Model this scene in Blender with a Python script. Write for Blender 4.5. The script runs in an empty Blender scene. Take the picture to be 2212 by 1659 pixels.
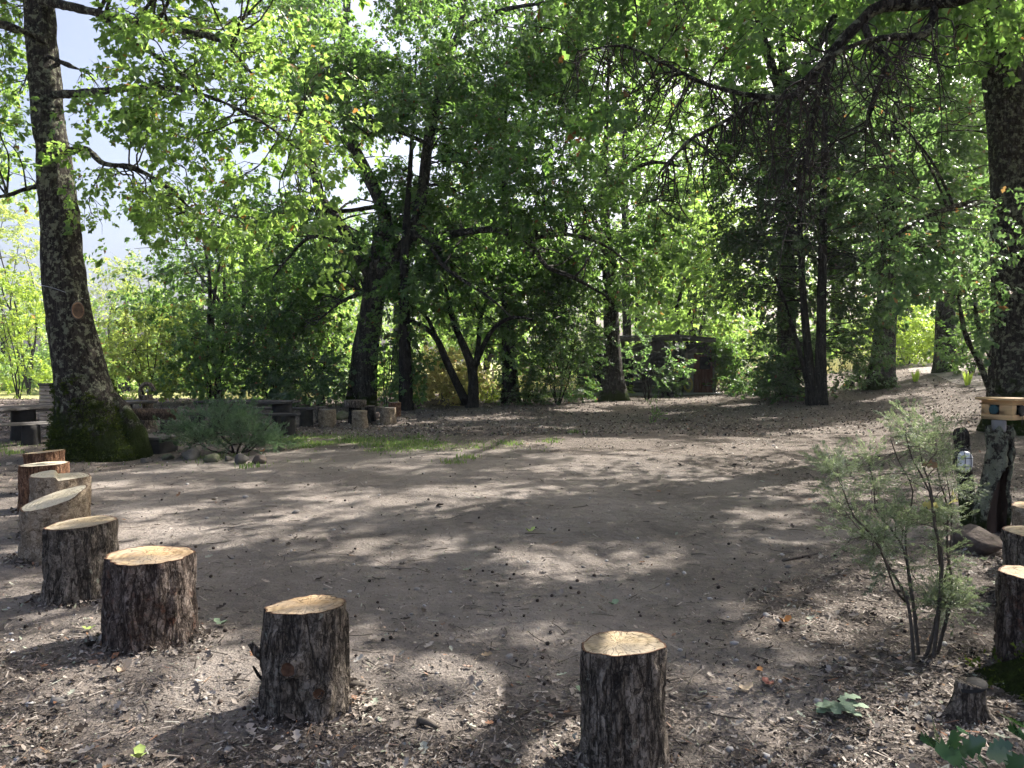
import bpy, math, random
import numpy as np

# ------------------------------------------------------------------ camera, sky, sun, exposure
scene = bpy.context.scene
COL = scene.collection
rng = np.random.default_rng(11)
rnd = random.Random(5)
FPX, CX, CY, EYE = 1661.0, 1106.0, 829.5, 1.5          # focal length and centre in pixels of a 2212 x 1659 frame
PITCH = math.atan(49.5 / FPX)
cam_data = bpy.data.cameras.new('camera')
cam = bpy.data.objects.new('camera', cam_data)
COL.objects.link(cam)
cam.location = (0, 0, EYE)
cam.rotation_euler = (math.pi / 2 - PITCH, 0, 0)
cam_data.sensor_width = 36
cam_data.lens = 36 * FPX / 2212
cam_data.clip_start = 0.05
cam_data.clip_end = 3000
scene.camera = cam

SUN_AZ, SUN_EL = math.radians(52), math.radians(44)      # azimuth measured from +Y (ahead) towards +X (right)
SUN = np.array([math.sin(SUN_AZ) * math.cos(SUN_EL), math.cos(SUN_AZ) * math.cos(SUN_EL), math.sin(SUN_EL)])
world = bpy.data.worlds.new('World')
scene.world = world
world.use_nodes = True
wn = world.node_tree
wn.nodes.clear()
sky = wn.nodes.new('ShaderNodeTexSky')
sky.sky_type = 'NISHITA'
sky.sun_disc = False
sky.sun_elevation = SUN_EL
sky.sun_rotation = SUN_AZ
sky.air_density = 0.6
sky.dust_density = 6.0
sky.ozone_density = 0.4
bg = wn.nodes.new('ShaderNodeBackground')
bg.inputs['Strength'].default_value = 0.12
wo = wn.nodes.new('ShaderNodeOutputWorld')
wn.links.new(sky.outputs[0], bg.inputs[0])
wn.links.new(bg.outputs[0], wo.inputs[0])

sun_data = bpy.data.lights.new('sun', 'SUN')
sun_data.energy = 5.0
sun_data.angle = math.radians(0.53)
sun_data.color = (1.0, 0.95, 0.88)
sun = bpy.data.objects.new('sun', sun_data)
COL.objects.link(sun)
sun.location = (20, 16, 30)
sun.rotation_euler = (math.pi / 2 - SUN_EL, 0, -SUN_AZ + math.pi)
scene.view_settings.view_transform = 'Standard'
scene.view_settings.look = 'None'
scene.view_settings.exposure = 1.62
scene.view_settings.gamma = 1.0
scene.view_settings.use_curve_mapping = False
scene.cycles.max_bounces = 5
scene.cycles.diffuse_bounces = 4
scene.cycles.glossy_bounces = 2
scene.cycles.transmission_bounces = 3
scene.cycles.transparent_max_bounces = 6
scene.cycles.sample_clamp_indirect = 4.0
scene.cycles.use_denoising = True
scene.cycles.use_adaptive_sampling = True
scene.cycles.adaptive_threshold = 0.03

# ------------------------------------------------------------------ numeric helpers
def _hash(ix, iy, iz, seed):
    h = (ix.astype(np.int64) * 374761393 + iy.astype(np.int64) * 668265263 + iz.astype(np.int64) * 2147483647 + seed * 1274126177) & 0xffffffff
    h = ((h ^ (h >> 13)) * 1274126177) & 0xffffffff
    h = (h ^ (h >> 16)) & 0xffff
    return h / 65535.0

def noise3(p, seed=0):
    """Smooth value noise in 0..1 at points p (N,3)."""
    p = np.asarray(p, float)
    i = np.floor(p).astype(np.int64)
    f = p - i
    f = f * f * (3 - 2 * f)
    out = 0
    for dx in (0, 1):
        wx = f[:, 0] if dx else 1 - f[:, 0]
        for dy in (0, 1):
            wy = f[:, 1] if dy else 1 - f[:, 1]
            for dz in (0, 1):
                wz = f[:, 2] if dz else 1 - f[:, 2]
                out = out + wx * wy * wz * _hash(i[:, 0] + dx, i[:, 1] + dy, i[:, 2] + dz, seed)
    return out

def fbm(p, seed=0, octaves=3):
    s, a, t = 0, 1.0, 0
    p = np.asarray(p, float)
    for k in range(octaves):
        s = s + a * noise3(p * 2 ** k, seed + k)
        t += a
        a *= 0.5
    return s / t

def smooth(a, b, x):
    t = np.clip((np.asarray(x, float) - a) / (b - a), 0, 1)
    return t * t * (3 - 2 * t)

def gh(x, y):
    """Height of the ground."""
    x = np.asarray(x, float); y = np.asarray(y, float)
    z = 0.2 * smooth(16, 25, y)
    u = (x - 8.2) / 1.6
    z = z + 0.125 * 1.6 * np.log1p(np.exp(np.clip(u, -30, 30))) * smooth(8, 18, y) * (1 - 0.75 * smooth(22, 60, x))
    z = z + 0.5 * smooth(40, 62, y) * smooth(-6, 20, x)
    z = z - 0.9 * smooth(24, 45, y) * smooth(2, -10, x)
    q = np.stack([x.ravel() * 0.33, y.ravel() * 0.33, 0 * x.ravel()], 1)
    q2 = np.stack([x.ravel() * 1.3, y.ravel() * 1.3, 0 * x.ravel() + 7], 1)
    q3 = np.stack([x.ravel() * 3.4, y.ravel() * 3.4, 0 * x.ravel() + 3], 1)
    n = (noise3(q, 3) - 0.5).reshape(x.shape) * 0.10 + (noise3(q2, 4) - 0.5).reshape(x.shape) * 0.035 + (noise3(q3, 5) - 0.5).reshape(x.shape) * 0.016
    return z + n * smooth(1.5, 4, np.hypot(x, y)) * (1 - smooth(60, 200, np.hypot(x, y)))

def ray(px, py):
    u, v = (px - CX) / FPX, (CY - py) / FPX
    c, s = math.cos(PITCH), math.sin(PITCH)
    return np.array([u, c + v * s, -s + v * c])

def at(px, py, d):
    """The point seen at pixel (px, py) that stands d metres ahead."""
    r = ray(px, py)
    return np.array([0, 0, EYE]) + r * (d / r[1])

_GD = 1.2 * 1.004 ** np.arange(1120)
def G(px, py):
    """Where the ground is seen at a pixel."""
    r = ray(px, py) / ray(px, py)[1]
    p = np.array([0, 0, EYE]) + r * _GD[:, None]
    f = p[:, 2] - gh(p[:, 0], p[:, 1])
    k = int(np.argmax(f <= 0)) if (f <= 0).any() else len(f) - 1
    t = f[k - 1] / (f[k - 1] - f[k]) if f[k - 1] > f[k] else 1.0
    d = _GD[k - 1] + (_GD[k] - _GD[k - 1]) * t
    q = np.array([0, 0, EYE]) + r * d
    return np.array([q[0], q[1], float(gh(q[0], q[1]))])

def onground(x, y, dz=0.0):
    return np.array([x, y, float(gh(x, y)) + dz])

def unit(v):
    v = np.asarray(v, float)
    return v / (np.linalg.norm(v, axis=-1, keepdims=True) + 1e-12)

# ------------------------------------------------------------------ mesh helpers
def wloc(o):
    p = np.zeros(3)
    while o is not None:
        p = p + np.array(o.location)
        o = o.parent
    return p

def new_mesh(name, verts, faces, mats, midx=None, smooth_shade=False):
    verts = np.asarray(verts, np.float32)
    faces = [np.asarray(f, np.int32) for f in faces]
    faces_n = [f for f in faces if len(f)]
    keep = [k for k, f in enumerate(faces) if len(f)]
    me = bpy.data.meshes.new(name)
    me.vertices.add(len(verts))
    me.vertices.foreach_set('co', verts.ravel())
    nl = sum(f.size for f in faces_n)
    npoly = sum(len(f) for f in faces_n)
    me.loops.add(nl)
    me.loops.foreach_set('vertex_index', np.concatenate([f.ravel() for f in faces_n]))
    me.polygons.add(npoly)
    tot = np.concatenate([np.full(len(f), f.shape[1], np.int32) for f in faces_n])
    start = np.concatenate([[0], np.cumsum(tot)[:-1]]).astype(np.int32)
    me.polygons.foreach_set('loop_start', start)
    try:
        me.polygons.foreach_set('loop_total', tot)
    except Exception:
        pass
    if midx is not None:
        mi = np.concatenate([np.full(len(faces[k]), midx[k], np.int32) for k in keep])
        me.polygons.foreach_set('material_index', mi)
    if smooth_shade:
        me.polygons.foreach_set('use_smooth', np.ones(npoly, bool))
    for m in mats:
        me.materials.append(m)
    me.update(calc_edges=True)
    return me

def mk(name, verts, faces, mat, parent=None, base=None, sm=False, midx=None):
    """One mesh object from world-space vertices; base is its origin (top level) or its parent's."""
    verts = np.asarray(verts, float)
    org = wloc(parent) if parent is not None else np.array(base if base is not None else (0, 0, 0), float)
    mats = mat if isinstance(mat, (list, tuple)) else [mat]
    if isinstance(faces, np.ndarray):
        faces = [faces]
    me = new_mesh(name, verts - org, faces, mats, midx, sm)
    o = bpy.data.objects.new(name, me)
    COL.objects.link(o)
    if parent is not None:
        o.parent = parent
    else:
        o.location = org
    return o

def empty(name, loc):
    o = bpy.data.objects.new(name, None)
    COL.objects.link(o)
    o.location = tuple(float(c) for c in loc)
    o.empty_display_size = 0.2
    return o

def tag(o, label=None, cat=None, group=None, kind=None):
    if label: o['label'] = label
    if cat: o['category'] = cat
    if group: o['group'] = group
    if kind: o['kind'] = kind
    return o

class Geo:
    """Collects vertices and faces of one mesh."""
    def __init__(self):
        self.v, self.f, self.n = [], {}, 0
    def add(self, v, f, m=0):
        v = np.asarray(v, float)
        if len(v) == 0: return
        for a in (f if isinstance(f, list) else [f]):
            a = np.asarray(a, np.int64)
            self.f.setdefault((m, a.shape[1]), []).append(a + self.n)
        self.v.append(v)
        self.n += len(v)
    def obj(self, name, mat, parent=None, base=None, sm=False):
        keys = sorted(self.f)
        return mk(name, np.concatenate(self.v), [np.concatenate(self.f[k]) for k in keys], mat, parent, base, sm, [k[0] for k in keys])

def box_vf(c, size, rot=None, bev=0.0):
    """A box (with chamfered edges when bev > 0) centred on c; rot is a 3x3 matrix."""
    hx, hy, hz = [s / 2 for s in size]
    if bev <= 0:
        v = np.array([[sx * hx, sy * hy, sz * hz] for sz in (-1, 1) for sy in (-1, 1) for sx in (-1, 1)])
        f = [np.array([[0, 2, 3, 1], [4, 5, 7, 6], [0, 1, 5, 4], [2, 6, 7, 3], [0, 4, 6, 2], [1, 3, 7, 5]])]
    else:
        b = min(bev, hx * .9, hy * .9, hz * .9)
        v, idx = [], {}
        for sx in (-1, 1):
            for sy in (-1, 1):
                for sz in (-1, 1):
                    for ax in range(3):
                        h = [hx - b, hy - b, hz - b]
                        h[ax] += b
                        idx[(sx, sy, sz, ax)] = len(v)
                        v.append([sx * h[0], sy * h[1], sz * h[2]])
        v = np.array(v)
        q, t = [], []
        for ax in range(3):
            o1, o2 = [a for a in range(3) if a != ax]
            for s in (-1, 1):
                ring = []
                for a, c2 in ((-1, -1), (1, -1), (1, 1), (-1, 1)):
                    k = [0, 0, 0]; k[ax] = s; k[o1] = a; k[o2] = c2
                    ring.append(idx[(k[0], k[1], k[2], ax)])
                q.append(ring)
        for ax in range(3):
            o1, o2 = [a for a in range(3) if a != ax]
            for a in (-1, 1):
                for c2 in (-1, 1):
                    r = []
                    for s, ff in ((-1, o1), (1, o1), (1, o2), (-1, o2)):
                        k = [0, 0, 0]; k[ax] = s; k[o1] = a; k[o2] = c2
                        r.append(idx[(k[0], k[1], k[2], ff)])
                    q.append(r)
        for sx in (-1, 1):
            for sy in (-1, 1):
                for sz in (-1, 1):
                    t.append([idx[(sx, sy, sz, a)] for a in range(3)])
        f = [np.array(q), np.array(t)]
    if rot is not None:
        v = v @ np.asarray(rot).T
    return v + np.asarray(c, float), f

def rotz(a):
    c, s = math.cos(a), math.sin(a)
    return np.array([[c, -s, 0], [s, c, 0], [0, 0, 1.]])
def rotx(a):
    c, s = math.cos(a), math.sin(a)
    return np.array([[1., 0, 0], [0, c, -s], [0, s, c]])
def roty(a):
    c, s = math.cos(a), math.sin(a)
    return np.array([[c, 0, s], [0, 1., 0], [-s, 0, c]])

def frames(P):
    """Tangent and two normals along polylines P (B,N,3)."""
    T = np.empty_like(P)
    T[:, 1:-1] = P[:, 2:] - P[:, :-2]
    T[:, 0] = P[:, 1] - P[:, 0]
    T[:, -1] = P[:, -1] - P[:, -2]
    T = unit(T)
    mean = unit(P[:, -1] - P[:, 0])
    ref = np.where(np.abs(mean[:, 2:3]) > 0.8, np.array([[1., 0, 0]]), np.array([[0, 0, 1.]]))[:, None, :]
    A = unit(np.cross(T, np.broadcast_to(ref, T.shape)))
    B = np.cross(T, A)
    return T, A, B

def tubes(P, Rr, n=6, caps=True):
    """Tubes along B polylines of N points with radii Rr (B,N): vertices and faces."""
    P = np.asarray(P, float); Rr = np.asarray(Rr, float)
    if P.ndim == 2: P, Rr = P[None], Rr[None]
    Bn, N, _ = P.shape
    T, A, Bv = frames(P)
    th = np.arange(n) * 2 * math.pi / n
    V = P[:, :, None] + Rr[:, :, None, None] * (np.cos(th)[:, None] * A[:, :, None] + np.sin(th)[:, None] * Bv[:, :, None])
    i = np.arange(N - 1)[:, None]; j = np.arange(n)[None]
    q = np.stack([i * n + j, (i + 1) * n + j, (i + 1) * n + (j + 1) % n, i * n + (j + 1) % n], -1).reshape(-1, 4)
    F = (q[None] + (np.arange(Bn) * N * n)[:, None, None]).reshape(-1, 4)
    out = [F]
    if caps and n >= 5:
        e = np.arange(n)
        out.append(np.concatenate([e[None] + np.arange(Bn)[:, None] * N * n, (N - 1) * n + e[None, ::-1] + np.arange(Bn)[:, None] * N * n]))
    return V.reshape(-1, 3), out

def resample(pts, rad, step):
    """Catmull-Rom through the points, about one sample each step metres."""
    pts = np.asarray(pts, float); rad = np.asarray(rad, float)
    ext = np.vstack([2 * pts[0] - pts[1], pts, 2 * pts[-1] - pts[-2]])
    rex = np.concatenate([[rad[0]], rad, [rad[-1]]])
    P, R_ = [], []
    for k in range(len(pts) - 1):
        m = max(2, int(np.linalg.norm(pts[k + 1] - pts[k]) / step))
        t = np.linspace(0, 1, m, endpoint=False)[:, None]
        p0, p1, p2, p3 = ext[k:k + 4]
        P.append(0.5 * (2 * p1 + (p2 - p0) * t + (2 * p0 - 5 * p1 + 4 * p2 - p3) * t ** 2 + (3 * p1 - p0 - 3 * p2 + p3) * t ** 3))
        R_.append(rex[k + 1] + (rex[k + 2] - rex[k + 1]) * t[:, 0])
    P.append(pts[-1:]); R_.append(rad[-1:])
    return np.concatenate(P), np.concatenate(R_)

# ------------------------------------------------------------------ materials
def nodes(name):
    m = bpy.data.materials.new(name)
    m.use_nodes = True
    nt = m.node_tree
    nt.nodes.clear()
    out = nt.nodes.new('ShaderNodeOutputMaterial')
    def N(t, **kw):
        n = nt.nodes.new(t)
        for k, v in kw.items():
            if k in n.inputs.keys() if isinstance(k, str) else False:
                n.inputs[k].default_value = v
            else:
                setattr(n, k, v)
        return n
    def L(a, b):
        nt.links.new(a, b)
    return m, nt, N, L, out

def ramp(N, stops, interp='LINEAR'):
    r = N('ShaderNodeValToRGB')
    cr = r.color_ramp
    cr.interpolation = interp
    while len(cr.elements) < len(stops):
        cr.elements.new(0.5)
    for e, (p, c) in zip(cr.elements, stops):
        e.position = p
        e.color = (c[0], c[1], c[2], 1) if not isinstance(c, (int, float)) else (c, c, c, 1)
    return r

def coords(N, L, scale=(1, 1, 1), kind='Object'):
    tc = N('ShaderNodeTexCoord')
    mp = N('ShaderNodeMapping')
    mp.inputs['Scale'].default_value = scale
    L(tc.outputs[kind], mp.inputs['Vector'])
    return mp.outputs[0]

def noise(N, L, vec, scale, detail=4, rough=0.55):
    n = N('ShaderNodeTexNoise')
    n.inputs['Scale'].default_value = scale
    n.inputs['Detail'].default_value = detail
    n.inputs['Roughness'].default_value = rough
    L(vec, n.inputs['Vector'])
    return n.outputs['Fac']

def mixc(N, L, fac, a, b, mode='MIX'):
    m = N('ShaderNodeMix', data_type='RGBA', blend_type=mode)
    for sock, v in ((m.inputs[0], fac), (m.inputs[6], a), (m.inputs[7], b)):
        if hasattr(v, 'is_linked') or hasattr(v, 'links'):
            L(v, sock)
        elif isinstance(v, (int, float)):
            sock.default_value = v
        else:
            sock.default_value = (v[0], v[1], v[2], 1)
    return m.outputs[2]

def principled(N, L, out, color, rough=0.8, bump=None, bump_d=0.01, strength=0.6, spec=0.3, metallic=0.0):
    p = N('ShaderNodeBsdfPrincipled')
    if hasattr(color, 'links'): L(color, p.inputs['Base Color'])
    else: p.inputs['Base Color'].default_value = (*color, 1)
    if hasattr(rough, 'links'): L(rough, p.inputs['Roughness'])
    else: p.inputs['Roughness'].default_value = rough
    p.inputs['Specular IOR Level'].default_value = spec
    p.inputs['Metallic'].default_value = metallic
    if bump is not None:
        b = N('ShaderNodeBump')
        b.inputs['Distance'].default_value = bump_d
        b.inputs['Strength'].default_value = strength
        L(bump, b.inputs['Height'])
        L(b.outputs[0], p.inputs['Normal'])
    L(p.outputs[0], out.inputs[0])
    return p

def simple(name, c1, c2, scale=8.0, rough=0.8, bump_d=0.004, stretch=(1, 1, 1), spec=0.3, metallic=0.0, detail=5):
    m, nt, N, L, out = nodes(name)
    v = coords(N, L, stretch)
    f = noise(N, L, v, scale, detail, 0.6)
    r = ramp(N, [(0.3, c1), (0.7, c2)])
    L(f, r.inputs[0])
    f2 = noise(N, L, v, scale * 4, 4, 0.6)
    principled(N, L, out, r.outputs[0], rough, f2, bump_d, 0.7, spec, metallic)
    return m

def leaf_mat(name, dark, light, trans, mix=0.45, rough=0.42, spec=0.5, odd=None):
    """A leaf: glossy upper skin with light passing through the blade; hue differs from leaf to leaf."""
    m, nt, N, L, out = nodes(name)
    g = N('ShaderNodeNewGeometry')
    r = ramp(N, [(0.0, dark), (0.9, light)] + ([(0.975, light), (0.985, odd)] if odd else []))
    L(g.outputs['Random Per Island'], r.inputs[0])
    p = N('ShaderNodeBsdfPrincipled')
    L(r.outputs[0], p.inputs['Base Color'])
    p.inputs['Roughness'].default_value = rough
    p.inputs['Specular IOR Level'].default_value = spec
    t = N('ShaderNodeBsdfTranslucent')
    r2 = ramp(N, [(0.0, [c * 0.72 for c in trans]), (0.9, trans)] + ([(0.975, trans), (0.985, [c * 1.6 for c in odd])] if odd else []))
    L(g.outputs['Random Per Island'], r2.inputs[0])
    L(r2.outputs[0], t.inputs['Color'])
    mx = N('ShaderNodeMixShader')
    mx.inputs[0].default_value = mix
    L(p.outputs[0], mx.inputs[1]); L(t.outputs[0], mx.inputs[2])
    L(mx.outputs[0], out.inputs[0])
    return m

def bark_mat(name, deep, mid, light, scale=14.0, stretch=0.35, lichen=None, lichen_amt=0.6, moss=None, moss_h=1.3, bump_d=0.02, red=None, crack=1.0):
    """Bark: long ragged fissures, small overlapping flakes, and where asked lichen blotches and moss at the foot."""
    m, nt, N, L, out = nodes(name)
    v = coords(N, L, (1, 1, stretch))
    vs = coords(N, L, (1, 1, stretch * 0.45))
    v0 = coords(N, L, (1, 1, 1))
    def ridge(vec, sc, lo, hi, det):
        n = noise(N, L, vec, sc, det, 0.6)
        a = N('ShaderNodeMath', operation='SUBTRACT'); a.inputs[1].default_value = 0.5; L(n, a.inputs[0])
        b = N('ShaderNodeMath', operation='ABSOLUTE'); L(a.outputs[0], b.inputs[0])
        r = ramp(N, [(lo, 0.0), (hi, 1.0)]); L(b.outputs[0], r.inputs[0])
        return r.outputs[0]
    r1_ = ridge(vs, scale * 0.9, 0.0, 0.05 * crack, 5)
    r2_ = ridge(v, scale * 2.6, 0.0, 0.045, 4)
    rm = N('ShaderNodeMath', operation='MULTIPLY'); L(r1_, rm.inputs[0])
    rp = N('ShaderNodeMath', operation='MULTIPLY_ADD'); rp.inputs[1].default_value = 0.6; rp.inputs[2].default_value = 0.4; L(r2_, rp.inputs[0]); L(rp.outputs[0], rm.inputs[1])
    wob = N('ShaderNodeTexNoise'); wob.inputs['Scale'].default_value = scale * 1.6; wob.inputs['Detail'].default_value = 4
    L(v0, wob.inputs['Vector'])
    add = N('ShaderNodeVectorMath', operation='MULTIPLY_ADD'); add.inputs[1].default_value = (1.6 / scale,) * 3
    L(wob.outputs['Color'], add.inputs[0]); L(coords(N, L, (1, 1, 0.7)), add.inputs[2])
    vo = N('ShaderNodeTexVoronoi', feature='F1'); vo.inputs['Scale'].default_value = scale * 2.6
    L(add.outputs[0], vo.inputs['Vector'])
    flake = N('ShaderNodeSeparateColor'); L(vo.outputs['Color'], flake.inputs[0])
    n1 = noise(N, L, v, scale * 0.8, 7, 0.7)
    n2 = noise(N, L, v0, scale * 7, 4, 0.65)
    tone = N('ShaderNodeMath', operation='MULTIPLY_ADD'); tone.inputs[1].default_value = 0.28; L(flake.outputs[0], tone.inputs[0])
    t2 = N('ShaderNodeMath', operation='MULTIPLY_ADD'); t2.inputs[1].default_value = 0.25; L(n2, t2.inputs[0])
    t3 = N('ShaderNodeMath', operation='MULTIPLY_ADD'); t3.inputs[1].default_value = 0.8; t3.inputs[2].default_value = -0.17; L(n1, t3.inputs[0])
    L(t3.outputs[0], t2.inputs[2]); L(t2.outputs[0], tone.inputs[2])
    base = ramp(N, [(0.26, deep), (0.5, mid), (0.74, light)])
    L(tone.outputs[0], base.inputs[0])
    c = mixc(N, L, rm.outputs[0], [x * 0.55 for x in deep], base.outputs[0])
    if red is not None:
        nr = noise(N, L, v0, scale * .5, 5, 0.7)
        rr = ramp(N, [(0.56, 0.0), (0.70, 0.8)]); L(nr, rr.inputs[0])
        rk = N('ShaderNodeMath', operation='MULTIPLY'); L(rr.outputs[0], rk.inputs[0]); L(rm.outputs[0], rk.inputs[1])
        c = mixc(N, L, rk.outputs[0], c, red)
    if lichen is not None:
        nl = noise(N, L, v0, 11.0, 5, 0.7)
        lr = ramp(N, [(lichen_amt, 0.0), (lichen_amt + 0.035, 0.9)]); L(nl, lr.inputs[0])
        c = mixc(N, L, lr.outputs[0], c, lichen)
    h1 = N('ShaderNodeMath', operation='MULTIPLY_ADD'); h1.inputs[1].default_value = 0.75; L(rm.outputs[0], h1.inputs[0])
    h2 = N('ShaderNodeMath', operation='MULTIPLY_ADD'); h2.inputs[1].default_value = 0.35; L(flake.outputs[0], h2.inputs[0])
    h3 = N('ShaderNodeMath', operation='MULTIPLY_ADD'); h3.inputs[1].default_value = 0.35; L(n2, h3.inputs[0]); L(n1, h3.inputs[2])
    L(h3.outputs[0], h2.inputs[2]); L(h2.outputs[0], h1.inputs[2])
    if moss is not None:
        sep = N('ShaderNodeSeparateXYZ'); L(v0, sep.inputs[0])
        nm = noise(N, L, v0, 4.0, 7, 0.7)
        ma = N('ShaderNodeMath', operation='MULTIPLY_ADD'); ma.inputs[1].default_value = 2.4; L(nm, ma.inputs[0])
        neg = N('ShaderNodeMath', operation='MULTIPLY_ADD'); neg.inputs[1].default_value = -1.0 / moss_h; neg.inputs[2].default_value = -0.12
        L(sep.outputs[2], neg.inputs[0]); L(neg.outputs[0], ma.inputs[2])
        mr = ramp(N, [(0.40, 0.0), (0.66, 1.0)]); L(ma.outputs[0], mr.inputs[0])
        nm2 = noise(N, L, v0, 45.0, 5, 0.75)
        mc = ramp(N, [(0.3, [x * 0.3 for x in moss]), (0.7, moss)]); L(nm2, mc.inputs[0])
        c = mixc(N, L, mr.outputs[0], c, mc.outputs[0])
    principled(N, L, out, c, 0.92, h1.outputs[0], bump_d, 1.0, 0.12)
    return m

def cut_mat(name, pale, tan, dark, cx=0.0, cy=0.0, freq=60.0):
    """Sawn end grain: growth rings, a darker heart, radial checks and saw marks."""
    m, nt, N, L, out = nodes(name)
    v = coords(N, L, (1, 1, 0))
    n = N('ShaderNodeTexNoise'); n.inputs['Scale'].default_value = 5.0; n.inputs['Detail'].default_value = 3
    L(v, n.inputs['Vector'])
    a = N('ShaderNodeVectorMath', operation='MULTIPLY_ADD'); a.inputs[1].default_value = (0.07, 0.07, 0); L(n.outputs['Color'], a.inputs[0])
    s = N('ShaderNodeVectorMath', operation='SUBTRACT'); s.inputs[1].default_value = (cx + 0.035, cy + 0.035, 0); L(v, s.inputs[0]); L(s.outputs[0], a.inputs[2])
    ln = N('ShaderNodeVectorMath', operation='LENGTH'); L(a.outputs[0], ln.inputs[0])
    mu = N('ShaderNodeMath', operation='MULTIPLY'); mu.inputs[1].default_value = freq * 6.28; L(ln.outputs['Value'], mu.inputs[0])
    si = N('ShaderNodeMath', operation='SINE'); L(mu.outputs[0], si.inputs[0])
    rr = ramp(N, [(0.25, [t * 0.72 for t in tan]), (0.7, pale)]);
    ha = N('ShaderNodeMath', operation='MULTIPLY_ADD'); ha.inputs[1].default_value = 0.25; ha.inputs[2].default_value = 0.5; L(si.outputs[0], ha.inputs[0]); L(ha.outputs[0], rr.inputs[0])
    blot = noise(N, L, v, 9.0, 5, 0.65)
    br = ramp(N, [(0.40, 0.0), (0.64, 0.85)]); L(blot, br.inputs[0])
    c = mixc(N, L, br.outputs[0], rr.outputs[0], dark)
    heart = ramp(N, [(0.0, 1.0), (0.10, 0.35), (0.16, 0.0)]); L(ln.outputs['Value'], heart.inputs[0])
    c = mixc(N, L, heart.outputs[0], c, tan, 'MULTIPLY') if False else mixc(N, L, heart.outputs[0], c, [t * 0.9 for t in tan])
    # radial drying checks
    sx = N('ShaderNodeSeparateXYZ'); L(a.outputs[0], sx.inputs[0])
    an = N('ShaderNodeMath', operation='ARCTAN2'); L(sx.outputs[1], an.inputs[0]); L(sx.outputs[0], an.inputs[1])
    cb = N('ShaderNodeCombineXYZ'); L(an.outputs[0], cb.inputs[0])
    rl = N('ShaderNodeMath', operation='MULTIPLY'); rl.inputs[1].default_value = 2.0; L(ln.outputs['Value'], rl.inputs[0]); L(rl.outputs[0], cb.inputs[1])
    ck = noise(N, L, cb.outputs[0], 4.5, 2, 0.5)
    cs_ = N('ShaderNodeMath', operation='SUBTRACT'); cs_.inputs[1].default_value = 0.5; L(ck, cs_.inputs[0])
    ca = N('ShaderNodeMath', operation='ABSOLUTE'); L(cs_.outputs[0], ca.inputs[0])
    cr_ = ramp(N, [(0.0, 0.9), (0.022, 0.0)]); L(ca.outputs[0], cr_.inputs[0])
    c = mixc(N, L, cr_.outputs[0], c, [t * 0.3 for t in tan])
    # grey weathering and dirt
    gw = noise(N, L, v, 3.2, 6, 0.7)
    gr_ = ramp(N, [(0.42, 0.0), (0.68, 0.8)]); L(gw, gr_.inputs[0])
    g_ = sum(tan) / 3
    c = mixc(N, L, gr_.outputs[0], c, (g_ * 0.95, g_ * 0.86, g_ * 0.72))
    sp = noise(N, L, v, 90.0, 3, 0.7)
    spr = ramp(N, [(0.60, 0.0), (0.72, 0.5)]); L(sp, spr.inputs[0])
    c = mixc(N, L, spr.outputs[0], c, [t * 0.45 for t in tan])
    saw_n = noise(N, L, coords(N, L, (1, 0.12, 1)), 60.0, 4, 0.6)
    hh = N('ShaderNodeMath', operation='MULTIPLY_ADD'); hh.inputs[1].default_value = -2.0; L(cr_.outputs[0], hh.inputs[0]); L(saw_n, hh.inputs[2])
    principled(N, L, out, c, 0.8, hh.outputs[0], 0.003, 0.8, 0.2)
    return m

MT = {}
MT['bark_oak'] = bark_mat('bark_oak', (0.028, 0.024, 0.02), (0.065, 0.056, 0.046), (0.115, 0.105, 0.088), 13, 0.4, lichen=(0.24, 0.25, 0.175), lichen_amt=0.53, moss=(0.04, 0.06, 0.010), moss_h=1.3, bump_d=0.03)
MT['bark_oak2'] = bark_mat('bark_oak_far', (0.03, 0.027, 0.024), (0.075, 0.068, 0.058), (0.13, 0.12, 0.105), 9, 0.3, lichen=(0.20, 0.22, 0.17), lichen_amt=0.58, moss=(0.05, 0.075, 0.014), moss_h=0.5, bump_d=0.03)
MT['bark_dark'] = bark_mat('bark_dark', (0.018, 0.016, 0.015), (0.04, 0.036, 0.032), (0.07, 0.064, 0.056), 10, 0.3, lichen=(0.13, 0.14, 0.12), lichen_amt=0.64, bump_d=0.02)
MT['bark_twig'] = simple('bark_twig', (0.05, 0.042, 0.034), (0.12, 0.10, 0.082), 20, 0.9)
MT['twig_dark'] = simple('twig_dark', (0.02, 0.016, 0.013), (0.055, 0.045, 0.037), 20, 0.9)
MT['bark_pine'] = bark_mat('bark_pine', (0.05, 0.036, 0.03), (0.175, 0.138, 0.115), (0.31, 0.26, 0.225), 20, 0.5, red=(0.17, 0.065, 0.035), bump_d=0.012)
MT['bark_grey'] = bark_mat('bark_grey', (0.05, 0.042, 0.035), (0.185, 0.155, 0.125), (0.31, 0.268, 0.22), 19, 0.4, lichen=(0.24, 0.25, 0.20), lichen_amt=0.64, bump_d=0.012)
MT['bark_birch'] = bark_mat('bark_pale', (0.15, 0.11, 0.075), (0.31, 0.245, 0.175), (0.42, 0.35, 0.265), 9, 2.0, red=(0.12, 0.078, 0.048), bump_d=0.005, crack=0.3)
MT['bark_red'] = bark_mat('bark_russet', (0.10, 0.05, 0.03), (0.24, 0.13, 0.075), (0.36, 0.22, 0.14), 20, 0.5, bump_d=0.010)
MT['cut_pine'] = cut_mat('cut_pine', (0.55, 0.40, 0.23), (0.43, 0.285, 0.145), (0.27, 0.18, 0.10), 0.01, 0.0, 26)
MT['cut_tan'] = cut_mat('cut_tan', (0.46, 0.37, 0.24), (0.36, 0.275, 0.16), (0.22, 0.17, 0.11), -0.02, 0.01, 24)
MT['cut_pale'] = cut_mat('cut_pale', (0.68, 0.61, 0.45), (0.56, 0.48, 0.33), (0.36, 0.31, 0.22), 0.0, 0.0, 36)
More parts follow.
